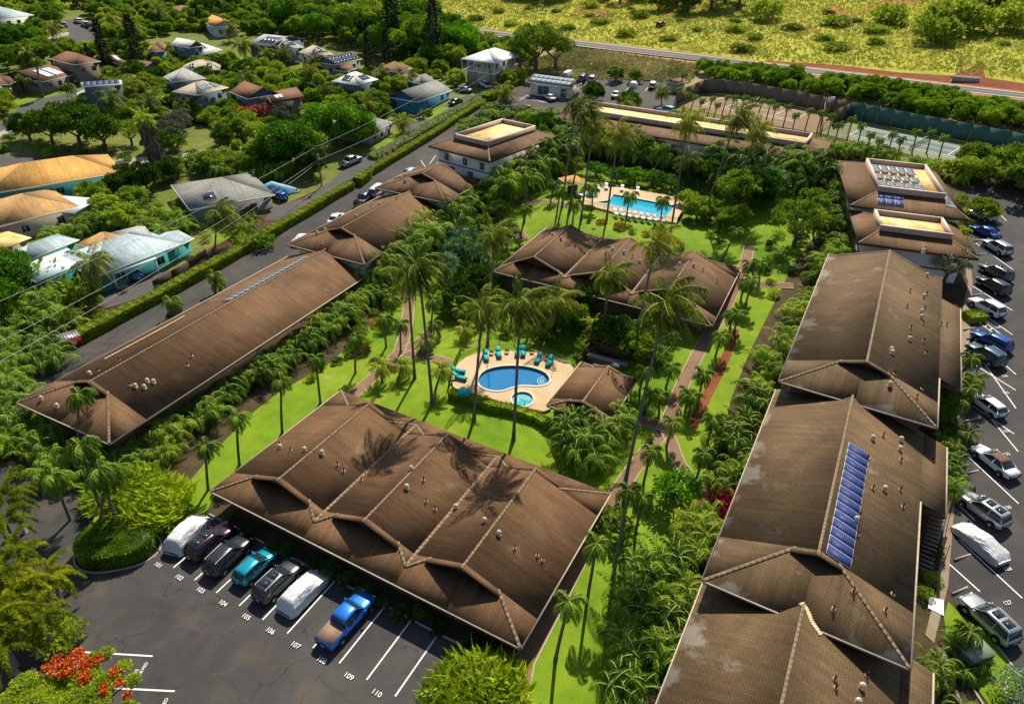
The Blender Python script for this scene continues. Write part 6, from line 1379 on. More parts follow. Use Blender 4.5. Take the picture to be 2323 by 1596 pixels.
# per type: length, half width, wheelbase start/end, body stations (x,shoulder z,half width factor), cabin (rear base, rear top, front top, screen base), roof z
CT=dict(
 suv=dict(L=4.65,w=.93,ax=(.85,3.6),b=[(0,.75,.8),(.05,.98,.9),(.35,1.02,.97),(1.2,1.03,1),(3.1,1.02,1),(3.6,.99,.98),(4.3,.9,.93),(4.58,.74,.85),(4.65,.6,.75)],c=(.12,.5,2.45,3.35),rz=1.66,wr=.35),
 hatch=dict(L=4.0,w=.85,ax=(.65,3.15),b=[(0,.72,.8),(.05,.92,.9),(.35,.96,.97),(1.2,.97,1),(2.7,.95,1),(3.2,.9,.98),(3.7,.8,.92),(3.95,.62,.83),(4.,.52,.7)],c=(.1,.5,2.1,3.05),rz=1.48,wr=.3),
 sedan=dict(L=4.7,w=.9,ax=(.95,3.7),b=[(0,.7,.8),(.05,.88,.88),(.4,.94,.95),(1.1,.95,.99),(3.2,.93,1),(3.7,.87,.98),(4.3,.77,.92),(4.62,.62,.83),(4.7,.52,.7)],c=(.75,1.45,2.6,3.45),rz=1.43,wr=.32),
 pickup=dict(L=5.6,w=.96,ax=(1.15,4.55),b=[(0,1.02,.93),(.05,1.08,.98),(1,1.1,1),(2.2,1.12,1),(4.2,1.13,1),(4.6,1.1,.99),(5.2,1.02,.95),(5.52,.88,.88),(5.6,.7,.8)],c=(1.85,2.05,3.35,4.15),rz=1.82,wr=.4),
 van=dict(L=4.9,w=.95,ax=(.9,3.9),b=[(0,.9,.9),(.05,1.1,.95),(1,1.1,1),(3.6,1.1,1),(4.1,1.05,.98),(4.7,.9,.9),(4.9,.65,.8)],c=(.05,.2,3.2,4.2),rz=1.95,wr=.35))
WHEEL={}
def wheel_meshes(r):
    if r not in WHEEL:
        t=MB();n=20;t.tube([(0,-.11,0),(0,.11,0)],r,n);rm_=MB();rm_.tube([(0,-.125,0),(0,.125,0)],r*.62,10);
        WHEEL[r]=(t.mesh('tyre',M['tyre'],False),rm_.mesh('rim',M['rim']))
    return WHEEL[r]
def car(kind,col,rear,front,look,place,extra=(),group=None,anchor='rear'):
    c=CT[kind];A=P(*rear);Bq=P(*front);rz=math.atan2(Bq[1]-A[1],Bq[0]-A[0]);d=np.array([math.cos(rz),math.sin(rz)])
    zc=T(*(A[:2]+d*c['L']/2));slope=math.atan2(T(*(A[:2]+d*c['L']))-T(*A[:2]),c['L'])
    r=thing('parked_car' if kind!='pickup' else 'pickup_truck',look,'car' if kind!='pickup' else 'pickup truck',(A[0],A[1],T(*A[:2])+.07),rz,place,group)
    r.rotation_euler=(0,-slope,rz);L=c['L'];w=c['w'];pm=paint(*col) if isinstance(col,tuple) else col
    mb=MB();rings=[]
    for x,zs,f in c['b']:
        q=w*f;zb=.26 if .1<x<L-.1 else .36
        rings.append([(x,-q*.8,zb),(x,-q,zb+.12),(x,-q*1.005,zs*.72),(x,-q*.97,zs-.07),(x,-q*.86,zs),(x,-q*.4,zs+.03),(x,q*.4,zs+.03),(x,q*.86,zs),(x,q*.97,zs-.07),(x,q*1.005,zs*.72),(x,q,zb+.12),(x,q*.8,zb)])
    loft(mb,rings);body=part('body',mb,pm,r,True)
    xr0,xr1,xf1,xf0=c['c'];rt=c['rz'];bz=[b[1] for b in c['b']][3]-.02
    def ring(x,wb,wt,zb,zt):return [(x,-wb,zb),(x,-(wb*.35+wt*.65),zb+(zt-zb)*.6),(x,-wt,zt-.05),(x,-wt*.6,zt),(x,wt*.6,zt),(x,wt,zt-.05),(x,(wb*.35+wt*.65),zb+(zt-zb)*.6),(x,wb,zb)]
    wb=w*.93;wt=w*.73;m_=(xr1+xf1)/2
    if 'convertible' in extra: top=mat('brown_soft_top',(.16,.09,.06),.9,var=.1) if 'softtop' not in PAINT else PAINT['softtop'];PAINT['softtop']=top
    mb=MB();loft(mb,[ring(xr0,wb*.9,wb*.88,bz,bz+.04),ring(xr1,wb,wt,bz,rt-.06),ring(m_,wb,wt*1.02,bz,rt-.015),ring(xf1,wb,wt,bz,rt-.05),ring(xf0,wb*.93,wb*.9,bz,bz+.03)]);part('glass',mb,M['carglass'],r,True)
    # roof panel and pillars
    rp=PAINT.get('softtop') if 'convertible' in extra else (M['dark'] if 'darkroof' in extra else pm)
    mb=MB();loft(mb,[[(x,-wt*1.03,z-.06),(x,-wt*.95,z),(x,-wt*.4,z+.035),(x,wt*.4,z+.035),(x,wt*.95,z),(x,wt*1.03,z-.06),(x,wt*.9,z-.08),(x,-wt*.9,z-.08)] for x,z in ((xr1-.1,rt-.07),(xr1+.15,rt-.02),(m_,rt+.01),(xf1-.1,rt-.01),(xf1+.08,rt-.06))]);part('roof_panel',mb,rp,r,True)
    for s in (-1,1):
        for (x0,z0,y0),(x1,z1,y1) in (((xr0+.02,bz,wb),(xr1,rt-.05,wt)),((xf0,bz,wb*.93),(xf1,rt-.05,wt)),((m_,bz,wb+.01),(m_,rt-.04,wt+.015))):
            part('pillar',MB().tube([(x0,s*y0,z0),(x1,s*y1,z1)],[.05,.035],5),pm,r)
    if 'sunroof' in extra:
        for a,b in ((xr1+.2,m_-.1),(m_+.15,xf1-.15)): part('sunroof',MB().box(a,b,-wt*.62,wt*.62,rt+.03,rt+.052),M['carglass'],r)
    if 'rails' in extra:
        for s in (-1,1): part('roof_rail',MB().tube([(xr1,s*wt*.9,rt),(xr1+.1,s*wt*.9,rt+.07),(xf1-.1,s*wt*.9,rt+.07),(xf1,s*wt*.9,rt)],.025,5),M['alu'],r)
    if kind=='pickup':
        cv=mat('tan_bed_cover',(.25,.16,.11),.85,var=.1) if 'cover' in extra else M['dark']
        part('bed_cover',MB().box(.1,1.75,-w*.86,w*.86,1.09,1.155),cv,r)
    tm,rm_=wheel_meshes(c['wr'])
    for x in c['ax']:
        for s in (-1,1):
            o=part('wheel',tm,None,r,loc=(x,s*(w-.1),c['wr']));part('rim',rm_,None,o)
            part('wheel_arch',MB().tube([(x,s*(w-.16),c['wr']+.04),(x,s*(w+.004),c['wr']+.04)],c['wr']*1.16,18),M['dark'],r)
    for s in (-1,1):
        part('headlight',MB().box(L-.28,L-.06,s*w*.62-.16,s*w*.62+.16,c['b'][-2][1]-.1,c['b'][-2][1]+.05),M['lamp_white'],r)
        part('tail_light',MB().box(-.02,.12,s*w*.74-.12,s*w*.74+.12,c['b'][1][1]-.32,c['b'][1][1]-.08),M['lamp_red'],r)
        part('mirror',MB().box(xf0-.35,xf0-.2,s*(w+.12)-.09,s*(w+.12)+.09,bz+.02,bz+.17),pm,r)
    part('bumper',MB().box(L-.12,L+.03,-w*.72,w*.72,.34,.5),M['dark'],r);part('bumper',MB().box(-.05,.08,-w*.8,w*.8,.36,.52),M['dark'],r)
    part('number_plate',MB().box(-.07,-.052,-.16,.16,.56,.7),M['white'],r)
    return r
m,n,b=nodes('silver_cover');t=n.nodes.new('ShaderNodeTexCoord').outputs['Object'];mp=n.nodes.new('ShaderNodeMapping');mp.inputs['Scale'].default_value=(.7,2.2,3);mp.inputs['Rotation'].default_value=(0,0,.5);n.links.new(t,mp.inputs['Vector'])
b.inputs['Base Color'].default_value=(.56,.58,.6,1);b.inputs['Roughness'].default_value=.4;b.inputs['Metallic'].default_value=.15;bump(n,b,noise(n,mp.outputs[0],1.6,3,.5,1.2),.9,.12);M['cover']=m
def covered(kind,rear,front,look,place,material='cover',high=1.):
    c=CT[kind];A=P(*rear);Bq=P(*front);rz=math.atan2(Bq[1]-A[1],Bq[0]-A[0]);r=thing('covered_car',look,'covered car',(A[0],A[1],T(*A[:2])+.065),rz,place)
    L=c['L'];w=c['w']+.06;rng=np.random.default_rng(int(rear[0]));nx,ny=44,25;xs=np.linspace(-.06,L+.06,nx)
    bx=[b[0] for b in c['b']];bz=[b[1]+.04 for b in c['b']];xr0,xr1,xf1,xf0=c['c']
    V=[];ph=rng.uniform(0,6,8)
    for x in xs:
        zs=float(np.interp(x,[-.06,.25,.9,L*.6,L*.86,L+.06],[.78,1.0,1.04,1.02,.88,.55]))*(.93 if kind=='sedan' else 1)
        hr=c['rz'];zt=float(np.interp(x,[-.06,xr0,xr1+.1,(xr1+xf1)/2,xf1,xf0+.25,L*.9,L+.06],[.85,zs+.1,hr-.12,hr-.02,hr-.08,zs+.05,zs-.02,.55])) if kind!='van' else hr*high
        e=min(1,(x+.06)/.5,(L+.06-x)/.6);e=max(.03,e)**.55;wi=w*(.72+.28*e)
        for j in range(ny):
            t=-1+2*j/(ny-1);a=abs(t)
            if a>.62: q=(a-.62)/.38;y=wi*(1+.03*q);z=.14+(zs-.14)*(1-q)
            elif a>.34: q=(a-.34)/.28;q=q*q*(3-2*q)*.6+q*.4;y=wi*(.62+.38*q);z=zt+(zs-zt)*q
            else: y=wi*.62*a/.34;z=zt+.05*(1-(a/.34)**2)
            z=.14+(z-.14)*(.55+.45*e)
            wr=.007*math.sin(x*13+ph[0]+a*9)+.006*math.sin(x*23+t*11+ph[1])+.008*math.sin(x*7-t*19+ph[2])
            fold=.03*max(0,math.sin(x*6.3+a*8+ph[3]))**3*(a>.3)
            y+=wr*1.1+fold;z+=wr*.55*(a<.7)
            V.append((x+wr*.5,math.copysign(y,t) if t else 0,z))
    F_=[(i*ny+j,(i+1)*ny+j,(i+1)*ny+j+1,i*ny+j+1) for i in range(nx-1) for j in range(ny-1)]
    F_+=[tuple(range(ny))[::-1],tuple(range((nx-1)*ny,nx*ny))];mb=MB();mb.add(V,F_);part('cover',mb,M[material],r,True)
    tm,rm_=wheel_meshes(c['wr'])
    for x in c['ax']:
        for s in (-1,1): part('wheel',tm,None,r,loc=(x,s*(w-.22),c['wr']))
    return r
W_=('white',(.72,.73,.74),.0);S_=('silver',(.42,.44,.46),.6);SG=('silver_pale',(.5,.52,.54),.5);BK=('black',(.012,.013,.016),.0);BL=('blue',(.01,.07,.36),.5);BR=('bright_blue',(.01,.16,.62),.4);TE=('teal_blue',(.0,.3,.4),.4);PU=('dark_plum',(.045,.012,.04),.5);GR=('dark_grey',(.07,.075,.08),.6);DT=('dark_teal',(.05,.12,.12),.5);LB=('light_blue',(.25,.42,.6),.4);RD=('red',(.55,.03,.06),.1);DG=('slate',(.08,.11,.13),.5)
covered('suv',(391,1262),(462,1180),'car under a wrinkled silver white cover in bay 101','beside the round hedge island')
car('suv',PU,(433,1276),(515,1212),'dark plum car','in bay 102 beside the silver covered car',('sunroof',))
car('suv',BK,(477,1312),(565,1228),'large black car with roof rails','in bay 103',('rails',))
car('hatch',TE,(542,1332),(616,1262),'bright teal blue small car','in bay 104')
car('suv',GR,(588,1372),(672,1292),'grey car with two sunroof panes','in bay 105',('sunroof','rails'))
covered('suv',(645,1398),(728,1312),'car under a bright silver white cover','in bay 106 beside the grey car')
car('pickup',BR,(735,1475),(826,1374),'bright blue pickup with a tan bed cover','parked alone in bay 108',('cover',))
car('suv',S_,(2293,1470),(2205,1385),'silver car with sunroof and roof rails','nearest in the right car park',('sunroof','rails'))
covered('sedan',(2272,1284),(2192,1214),'long car under a white cover','third from the bottom in the right car park')
car('suv',SG,(2276,1204),(2203,1150),'silver wagon with a dark glass roof','just above the white covered car',('sunroof',))
car('sedan',W_,(2296,1092),(2218,1030),'white convertible with a closed brown soft top','in the right car park bay 132',('convertible',))
car('hatch',W_,(2268,954),(2212,912),'plain white hatchback','in the right car park below the palm',())
car('suv',DT,(2268,838),(2210,800),'dark teal car with pale roof rails','below the blue car by the striped bay',('rails',))
car('suv',BL,(2286,805),(2226,774),'blue car next to the dark teal car','beside the striped bay')
car('suv',W_,(2268,726),(2212,694),'pearl white car','next to the square clipped bush',('rails',))
car('suv',BK,(2280,676),(2226,644),'black car','above the pearl white car in the right row')
car('suv',DG,(2286,644),(2232,614),'slate grey car with a glass roof','above the black car in the right row',('sunroof',))
car('suv',SG,(2284,585),(2234,556),'silver car with a bright rear roof','in the right row below the dark blue car')
car('sedan',BL,(2262,548),(2208,524),'dark blue saloon','upper end of the right row')
car('suv',SG,(2252,507),(2206,490),'pale car half hidden under a bush','topmost in the right row')
car('sedan',W_,(1256,232),(1234,220),'white saloon','in front of the green doored service building')
car('suv',LB,(1530,260),(1493,254),'light blue car','beside the long gold roof')
covered('suv',(1434,203),(1441,190),'car under a white cover','in the upper car park by the bank')
car('suv',W_,(1478,205),(1484,192),'white car with a dark windscreen','right of the upper white covered car')
car('sedan',W_,(1392,226),(1402,214),'white saloon behind a tall palm','in the upper car park')
car('van',BK,(1318,190),(1326,180),'black van','behind the service building')
car('suv',S_,(1340,190),(1346,180),'silver car','behind the service building beside the black van')
covered('van',(1280,182),(1292,172),'white covered trailer','behind the solar roof service building')
car('sedan',W_,(1340,222),(1352,212),'white saloon left of the palms','in the upper car park')
car('hatch',RD,(1186,252),(1202,254),'small red car','left of the upper car park bushes')
car('sedan',W_,(752,516),(764,502),'white car with a dark rear window','on the driveway behind the stepped roof')
car('pickup',GR,(812,472),(830,456),'dark pickup','on the driveway behind the stepped roof')
car('van',W_,(846,452),(860,440),'white van','on the driveway above the dark pickup')
covered('sedan',(672,562),(684,550),'white covered car','on the driveway behind the long roof')
car('hatch',LB,(922,404),(936,395),'light blue hatchback','below the pink parapet building')
car('sedan',LB,(1070,211),(1032,207),'pale blue saloon','beside the lily hedge near the veranda house')
car('sedan',BK,(1022,242),(1048,230),'black open car','beside the blue walled house')
car('van',W_,(1062,186),(1092,180),'white van','under the veranda house')
car('pickup',W_,(1110,204),(1092,194),'white truck','at the end of the lily hedge')
car('hatch',BL,(648,458),(634,452),'blue car with a light front','beside the blue tarpaulin')
car('sedan',BL,(318,640),(300,628),'dark blue car','parked inside the open carport')
car('pickup',S_,(775,382),(812,366),'silver pickup in deep shade','under the bright domed tree')
car('suv',W_,(638,180),(655,172),'white car with a dark rear','on the drive by the skylight roof')
car('suv',DG,(650,188),(662,184),'slate car','below the white car by the skylight roof')
for a in [(LB,(148,64),(142,58),'light blue car alone on the verge'),(W_,(184,55),(172,50),'white car left in the row'),(W_,(199,62),(188,56),'white car second in the row'),(BK,(210,66),(200,62),'black car in the row'),(W_,(232,72),(220,71),'white car on the right of the row')]:
    car('suv',a[0],a[1],a[2],a[3],'at the cul de sac')
car('suv',W_,(166,192),(176,184),'white car before the garage doors','near the blue solar roof');car('hatch',BK,(196,256),(204,252),'dark car','under the blue solar roof wing')
car('pickup',W_,(1004,60),(1030,62),'white pickup driving','on the highway');car('suv',BK,(1492,64),(1500,60),'black car','in the field near the dirt clearing')
# boat under blue tarpaulin
A=P(598,448);Bq=P(650,438);rz=math.atan2(Bq[1]-A[1],Bq[0]-A[0]);r=thing('covered_boat','boat on a trailer under a big pale blue tarpaulin','boat',A,rz,'beside the large grey hip roof')
M['tarp']=mat('blue_tarp',(.2,.45,.6),.5,var=.15,vs=2);rng=np.random.default_rng(4);V=[];nx,ny=14,11
for i in range(nx):
    x=6.5*i/(nx-1)
    for j in range(ny):
        t=-1+2*j/(ny-1);top=np.interp(x,[0,.4,2.,3.6,5.2,6.5],[1.3,2.4,2.9,2.2,1.5,.9]);z=max(.4,top*(1-.75*abs(t)**2.2));y=1.35*t*np.interp(x,[0,4.5,6.5],[1,.95,.3]);V.append((x+rng.uniform(-.05,.05),y+rng.uniform(-.05,.05),z+rng.uniform(-.05,.05)))
mb=MB();mb.add(V,[(i*ny+j,(i+1)*ny+j,(i+1)*ny+j+1,i*ny+j+1) for i in range(nx-1) for j in range(ny-1)]+[tuple(range(ny))[::-1],tuple(range((nx-1)*ny,nx*ny))]);part('tarpaulin',mb,M['tarp'],r,True)
part('trailer',MB().box(.3,6.8,-.9,.9,.3,.45),M['metal'],r)
for s in (-1,1): part('wheel',wheel_meshes(.3)[0],None,r,loc=(2.4,s*1.05,.3))
# ------------------------------------------------------------------ car park markings
LE=[(394,1288),(442,1316),(491,1345),(543,1374.5),(596,1406),(652,1437),(710,1470),(770,1504.5),(832,1542),(896.5,1579.5)]
W2=lambda p:P(*p)[:2]
d0=W2((758.5,1319.5))-W2((652,1437));d0/=np.linalg.norm(d0);row=W2(LE[-1])-W2(LE[0]);row/=np.linalg.norm(row);rzrow=math.atan2(row[1],row[0])
for p in LE: a=W2(p);stripe('stall_line',[a,a+d0*5.8],.13,.085,M['line'],2.5,px=False)
a=W2(LE[0])-row*2.7;stripe('stall_line',[a+d0*2,a+d0*5.8],.1,.085,mat('yellow_kerb_line',(.5,.45,.2),.8),2.5,px=False)
def text(s,pos,rz,size,name='stall_number'):
    c=bpy.data.curves.new(name,'FONT');c.body=s;c.size=size;c.align_x='CENTER';c.align_y='CENTER';c.extrude=.002;c.offset=.004
    t=bpy.data.objects.new(name,c);link(t);dg=bpy.context.evaluated_depsgraph_get();me=bpy.data.meshes.new_from_object(t.evaluated_get(dg));bpy.data.objects.remove(t)
    me.materials.clear();me.materials.append(M['line']);o=link(bpy.data.objects.new(name,me));e=.5
    sx=(T(pos[0]+e,pos[1])-T(pos[0]-e,pos[1]))/(2*e);sy=(T(pos[0],pos[1]+e)-T(pos[0],pos[1]-e))/(2*e);nrm=Vector((-sx,-sy,1)).normalized()
    o.rotation_mode='QUATERNION';o.rotation_quaternion=Vector((0,0,1)).rotation_difference(nrm)@Vector((0,0,0)).to_track_quat('Z','Y') if 0 else (nrm.to_track_quat('Z','Y').to_matrix().to_4x4()).to_quaternion()
    q=Vector((0,0,1)).rotation_difference(nrm);from mathutils import Quaternion
    o.rotation_quaternion=q@Quaternion((0,0,1),rz);o.location=(pos[0],pos[1],T(*pos)+.15);o['kind']='structure';return o
mids=[W2(LE[0])-row*1.35]+[(W2(a)+W2(b))/2 for a,b in zip(LE[:-1],LE[1:])]+[W2(LE[-1])+row*1.35]
for i,m_ in enumerate(mids): text(str(101+i),m_-d0*.5,rzrow,.58)
M['stop']=mat('grey_wheel_stop',(.3,.33,.36),.8,var=.15)
def wstop(x,y,rz,material,look,place,grp):
    r=thing('wheel_stop',look,'wheel stop',(x,y,T(x,y)+.06),rz,place,grp)
    part('bar',MB().add([(-.95,-.1,-.03),(.95,-.1,-.03),(.95,.1,-.03),(-.95,.1,-.03),(-.93,-.06,.13),(.93,-.06,.13),(.93,.06,.13),(-.93,.06,.13)],[(3,2,1,0),(4,5,6,7),(0,1,5,4),(2,3,7,6),(1,2,6,5),(3,0,4,7)]),material,r)
for m_ in mids: p=m_+d0*5.95;wstop(p[0],p[1],rzrow,M['stop'],'blue grey wheel stop','at the head of the numbered front row','blue grey wheel stops')
# reserved bays
stripe('stall_line',[(186,1479),(347,1488.5)],.14,.085,M['line'],2.5);stripe('stall_line',[(240,1560),(397,1568)],.14,.085,M['line'],2.5)
a=W2((309,1547));b=W2((334,1505));rz=math.atan2(b[1]-a[1],b[0]-a[0]);text('RESERVED',(a+b)/2,rz,.36,'bay_lettering');text('42',W2((310,1524)),rz,.36,'bay_lettering')
a=W2((352,1630));b=W2((383,1588));text('RESERVED',(a+b)/2,rz,.36,'bay_lettering')
# right car park
RL=[((2175,1225),(2318,1357)),((2142,1268+2),(2222,1342)),((2182,1024),(2310,1143)),((2168,1140),(2210,1180)),((2184,873),(2309,1025)),((2205,920),(2300,985)),((2230,822),(2304,927)),((2170,803),(2304,886)),((2198,758),(2304,850)),((2204,696),(2296,760)),((2206,650),(2296,705)),((2216,590),(2298,612)),((2213,552),(2297,612)),((2180,544),(2296,552)),((2220,530),(2292,532)),((2230,482),(2277,507))]
RL=[(a,b) for a,b in RL if abs(a[1]-b[1])>25]
for a,b in RL: stripe('stall_line',[a,b],.13,.085,M['line'],2.5)
for a,b in (((2228,728),(2296,778)),((2222,735),(2290,780))): stripe('hatched_bay_line',[a,b],.12,.088,M['line'],2.5)
for k in range(7): t=k/6;stripe('hatched_bay_line',[(2228+68*t,728+50*t),(2222+68*t,735+45*t)],.12,.09,M['line'],2.5)
for s,p in (('127',(2284,1369)),('128',(2284,1292)),('130',(2284,1153)),('132',(2282,1032)),('133',(2281,980)),('134',(2281,934)),('135',(2281,893)),('136',(2278,855)),('137',(2262,745))):
    a=W2((p[0]-12,p[1]));b=W2((p[0]+12,p[1]-4));text(s,W2(p),math.atan2(b[1]-a[1],b[0]-a[0]),.5)
for p,q in (((2161,1273),(2204,1256)),((2157,1350),(2197,1330)),((2190,1022),(2216,1014)),((2185,1078),(2223,1066)),((2190,957),(2215,949)),((2183,751),(2213,743)),((2187,771),(2230,744+24)),((2203,735),(2230,728)),((2205,673),(2231,666)),((2215,580),(2238,575)),((2208,549),(2230,543))):
    a,b=W2(p),W2(q);m_=(a+b)/2;wstop(m_[0],m_[1],math.atan2(*(b-a)[::-1]),M['concrete'],'pale concrete wheel stop','at the head of the right car park bays','pale concrete wheel stops')
# upper car park lines
for a,b in (((1178,222),(1240,233)),((1178,229),(1195,217)),((1195,217),(1232,233)),((1268,225),(1300,238)),((1420,206),(1430,196)),((1437,207),(1448,195)),((1463,208),(1470,199)),((1400,229),(1412,216)),((1290,232),(1318,243))): stripe('stall_line',[a,b],.14,.085,M['line'],3)
for a,b in (((975,372),(988,354)),((955,365),(965,380)),((745,562),(748,552)),((760,560),(762,566)),((612,562),(614,555))): stripe('stall_line',[a,b],.14,.085,M['line'],3)
stripe('stall_line',[(548,642),(528,650)],.14,.085,M['line'],3)
for a,b in (((2220,497),(2250,470)),((2250,470),(2283,502))): stripe('stall_line',[a,b],.13,.085,M['line'],3)
# manhole ring
A=P(130,1330);mb=MB();n=24
for i in range(n):
    t,u=2*PI*i/n,2*PI*(i+1)/n;mb.slab([(.12*math.cos(t),.12*math.sin(t),.1),(.6*math.cos(t),.6*math.sin(t),.1),(.6*math.cos(u),.6*math.sin(u),.1),(.12*math.cos(u),.12*math.sin(u),.1)],.04)
o=part('manhole_cover',mb,M['concrete']);o.location=A;tag(o,'round pale manhole ring in the asphalt','manhole','left of the round hedge island')
# island with the clipped hedge
C=P(266,1246);lp=[]
for i in range(28):
    t=2*PI*i/28;r_=2.95*(1+.1*math.cos(2*t)+.06*math.cos(3*t));lp.append((r_*math.cos(t)*1.0,r_*math.sin(t)*.85))
r=thing('island_kerb','curved concrete kerb under the clipped hedge','kerb',C,0,'in the front car park');mb=MB();lpk=[(x*1.12,y*1.12) for x,y in lp];ringm(mb,ccw(lpk),.15,-.1,.16);part('kerb_ring',mb,M['concrete'],r)
r=thing('hedge_island','large rounded clipped hedge block','hedge',C,0,'in the front car park');rng=np.random.default_rng(8);mb=MB();co2=MB();H=1.75
n=len(lp);co2.add([(x,y,-.1) for x,y in lp]+[(x*1.02,y*1.02,H-.25) for x,y in lp]+[(x*.93,y*.93,H-.05) for x,y in lp]+[(0,0,H)],[(i,(i+1)%n,n+(i+1)%n,n+i) for i in range(n)]+[(n+i,n+(i+1)%n,2*n+(i+1)%n,2*n+i) for i in range(n)]+[(2*n+i,2*n+(i+1)%n,3*n) for i in range(n)])
for i in range(n):
    a=np.array(lp[i]);b=np.array(lp[(i+1)%n]);k=150;u=rng.uniform(0,1,(k,1));z=rng.uniform(0,H-.1,(k,1));c=np.hstack([(a*(1-u)+b*u)*1.01,z]);nr=np.hstack([(a+b)/2/4.3*np.ones((k,1)),np.full((k,1),.4)]);mb.quads(lquads(c,nr+rng.normal(size=(k,3))*.6,.16,.65,rng))
    k=190;u=rng.uniform(0,1,(k,1));s=np.sqrt(rng.uniform(0,1,(k,1)));c=np.hstack([(a*(1-u)+b*u)*s,H-.04-.15*s**6]);mb.quads(lquads(c,np.array([0,0,1.])+rng.normal(size=(k,3))*.65,.16,.65,rng))
part('core',co2,M['leaf_dark'],r);part('leaves',mb,M['leaf_box'],r)
# clipped square bush in the right car park
hedge([(2188,727),(2226,722)],1.7,1.,'leaf_box','square clipped bush','beside the pearl white car',dens=60)
# utility pole and wires
def upole(px,py,hh,look,place,trans=True,bpx=None):
    A=P(px,py);r=thing('utility_pole',look,'utility pole',A,.45,place)
    part('pole',MB().tube([(0,0,-.5),(0,0,hh)],[.17,.12],8),M['pole'],r);part('crossarm',MB().box(-.9,.9,-.06,.06,hh-.5,hh-.38),M['pole'],r)
    for x in (-.8,0,.8): part('insulator',MB().tube([(x,0,hh-.38),(x,0,hh-.2)],.05,6),M['white'],r)
    if trans: part('transformer',MB().tube([(0,-.35,hh-2.3),(0,-.35,hh-1.4)],.24,10),M['metal'],r)
    return A,hh
pA=upole(730,422,above(P(730,422),711,333)[2]-P(730,422)[2],'tall brown wooden utility pole with a grey transformer','beside the bright domed tree')
pB=upole(1080,222,above(P(1080,222),1077,142)[2]-P(1080,222)[2],'tall wooden utility pole','in front of the veranda house')
pC=upole(1113,200,above(P(1113,200),1112,160)[2]-P(1113,200)[2],'shorter wooden utility pole','right of the tall pole by the veranda house',False)
top=lambda q,dz=0:np.array([q[0][0],q[0][1],q[0][2]+q[1]+dz])
Lp=P(-260,792,9.5)
def cable(a,b,sag,look,place,rr=.025):
    mb=MB();n=24;pts=[]
    for i in range(n+1): t=i/n;p=a*(1-t)+b*t;pts.append((p[0]-a[0],p[1]-a[1],p[2]-a[2]-4*sag*t*(1-t)))
    mb.tube(pts,rr,5);o=part('cable',mb,M['cell_wire']);o.location=a;tag(o,look,'cable',place)
cable(Lp,top(pA),1.2,'topmost sagging overhead cable','over the gardens left of the transformer pole')
cable(P(-260,905,8.),top(pA,-2.6),1.2,'middle sagging overhead cable','over the gardens left of the transformer pole')
cable(P(-260,960,7.),top(pA,-3.),1.5,'lowest sagging overhead cable','over the gardens left of the transformer pole')
cable(top(pA),top(pB),.9,'upper overhead cable','between the transformer pole and veranda house poles')
cable(top(pA,-2.6),top(pC,-.5),1.1,'lower overhead cable','between the transformer pole and veranda house poles')
# guard rail on the highway
pts=[P(x,y+4.5)[:2] for x,y in HB[:5]];B=np.array([*pts[1],T(*pts[1])]);r=thing('guard_rail','long rusty brown roadside guard rail','guard rail',B,0,'along the near edge of the highway');mb=MB();pm=MB().box(-.1,.1,-.1,.1,-.3,.75).mesh('post',M['wood']);cnt=0
for a,b in zip(pts[1:-1],pts[2:]):
    L=np.linalg.norm(b-a);n=int(L/4);d=(b-a)/L;s=np.array([-d[1],d[0]])*.04
    for i in range(n):
        p,q=a+(b-a)*i/n,a+(b-a)*(i+1)/n;V=[(*(c-B[:2]),T(*c)-B[2]+z) for z in (.45,.8) for c in (p-s,q-s,q+s,p+s)];mb.add(V,[(0,1,2,3)[::-1],(4,5,6,7),(0,1,5,4),(2,3,7,6),(1,2,6,5),(3,0,4,7)])
        if cnt<99: part('post',pm,None,r,loc=(*(p-B[:2]),T(*p)-B[2]));cnt+=1
part('rail',mb,mat('rusty_rail',(.2,.13,.09),.8,.2,var=.2),r)
# container, cabinet, tarp covered bike, sign box, culvert, slab, stairs
A=P(128,802);q=P(160,792);rz=math.atan2(q[1]-A[1],q[0]-A[0]);r=thing('skip_container','red steel container with a grey lid','skip',A,rz,'at the near end of the long hedge')
M['redpaint']=mat('red_paint',(.32,.012,.02),.5,var=.15);part('body',MB().box(0,3.2,0,2.,0,1.5),M['redpaint'],r);mb=MB();mb.box(-.05,3.25,-.05,2.05,1.503,1.56)
for i in range(9): mb.box(.1+i*.35,.2+i*.35,-.02,2.02,1.563,1.62)
part('lid',mb,M['metal'],r);part('label_plate',MB().box(2.,2.6,-.03,-.003,.5,1.1),M['white'],r)
A=P(2190,1528);q=P(2242,1508);rz=math.atan2(q[1]-A[1],q[0]-A[0]);r=thing('utility_cabinet','square grey green electrical cabinet','cabinet',A,rz,'on the grass island at lower right')
M['cab']=mat('cabinet_green',(.2,.24,.17),.6,var=.08);part('body',MB().box(0,2.2,0,1.9,0,1.6),mat('cabinet_side',(.07,.08,.065),.6),r);part('lid',MB().box(-.06,2.26,-.06,1.96,1.603,1.68),M['cab'],r);part('plinth',MB().box(-.8,2.5,-.5,2.2,-.3,.08),M['concrete'],r)
for x in (.1,1.15): part('door',MB().box(x,x+.95,-.03,-.003,.15,1.5),mat('cabinet_door',(.08,.09,.07),.5),r)
sheet('island_grass',[(2150,1365),(2185,1400),(2240,1440),(2290,1500),(2350,1590),(2420,1700),(2320,1700),(2240,1596),(2150,1470),(2140,1400)],.1,M['lawn'],2)
stripe('island_kerb_strip',[(2146,1470),(2230,1600),(2300,1720)],.18,.16,M['concrete'],2.5);stripe('island_kerb_strip',[(2240,1440),(2310,1530),(2400,1660)],.18,.16,M['concrete'],2.5)
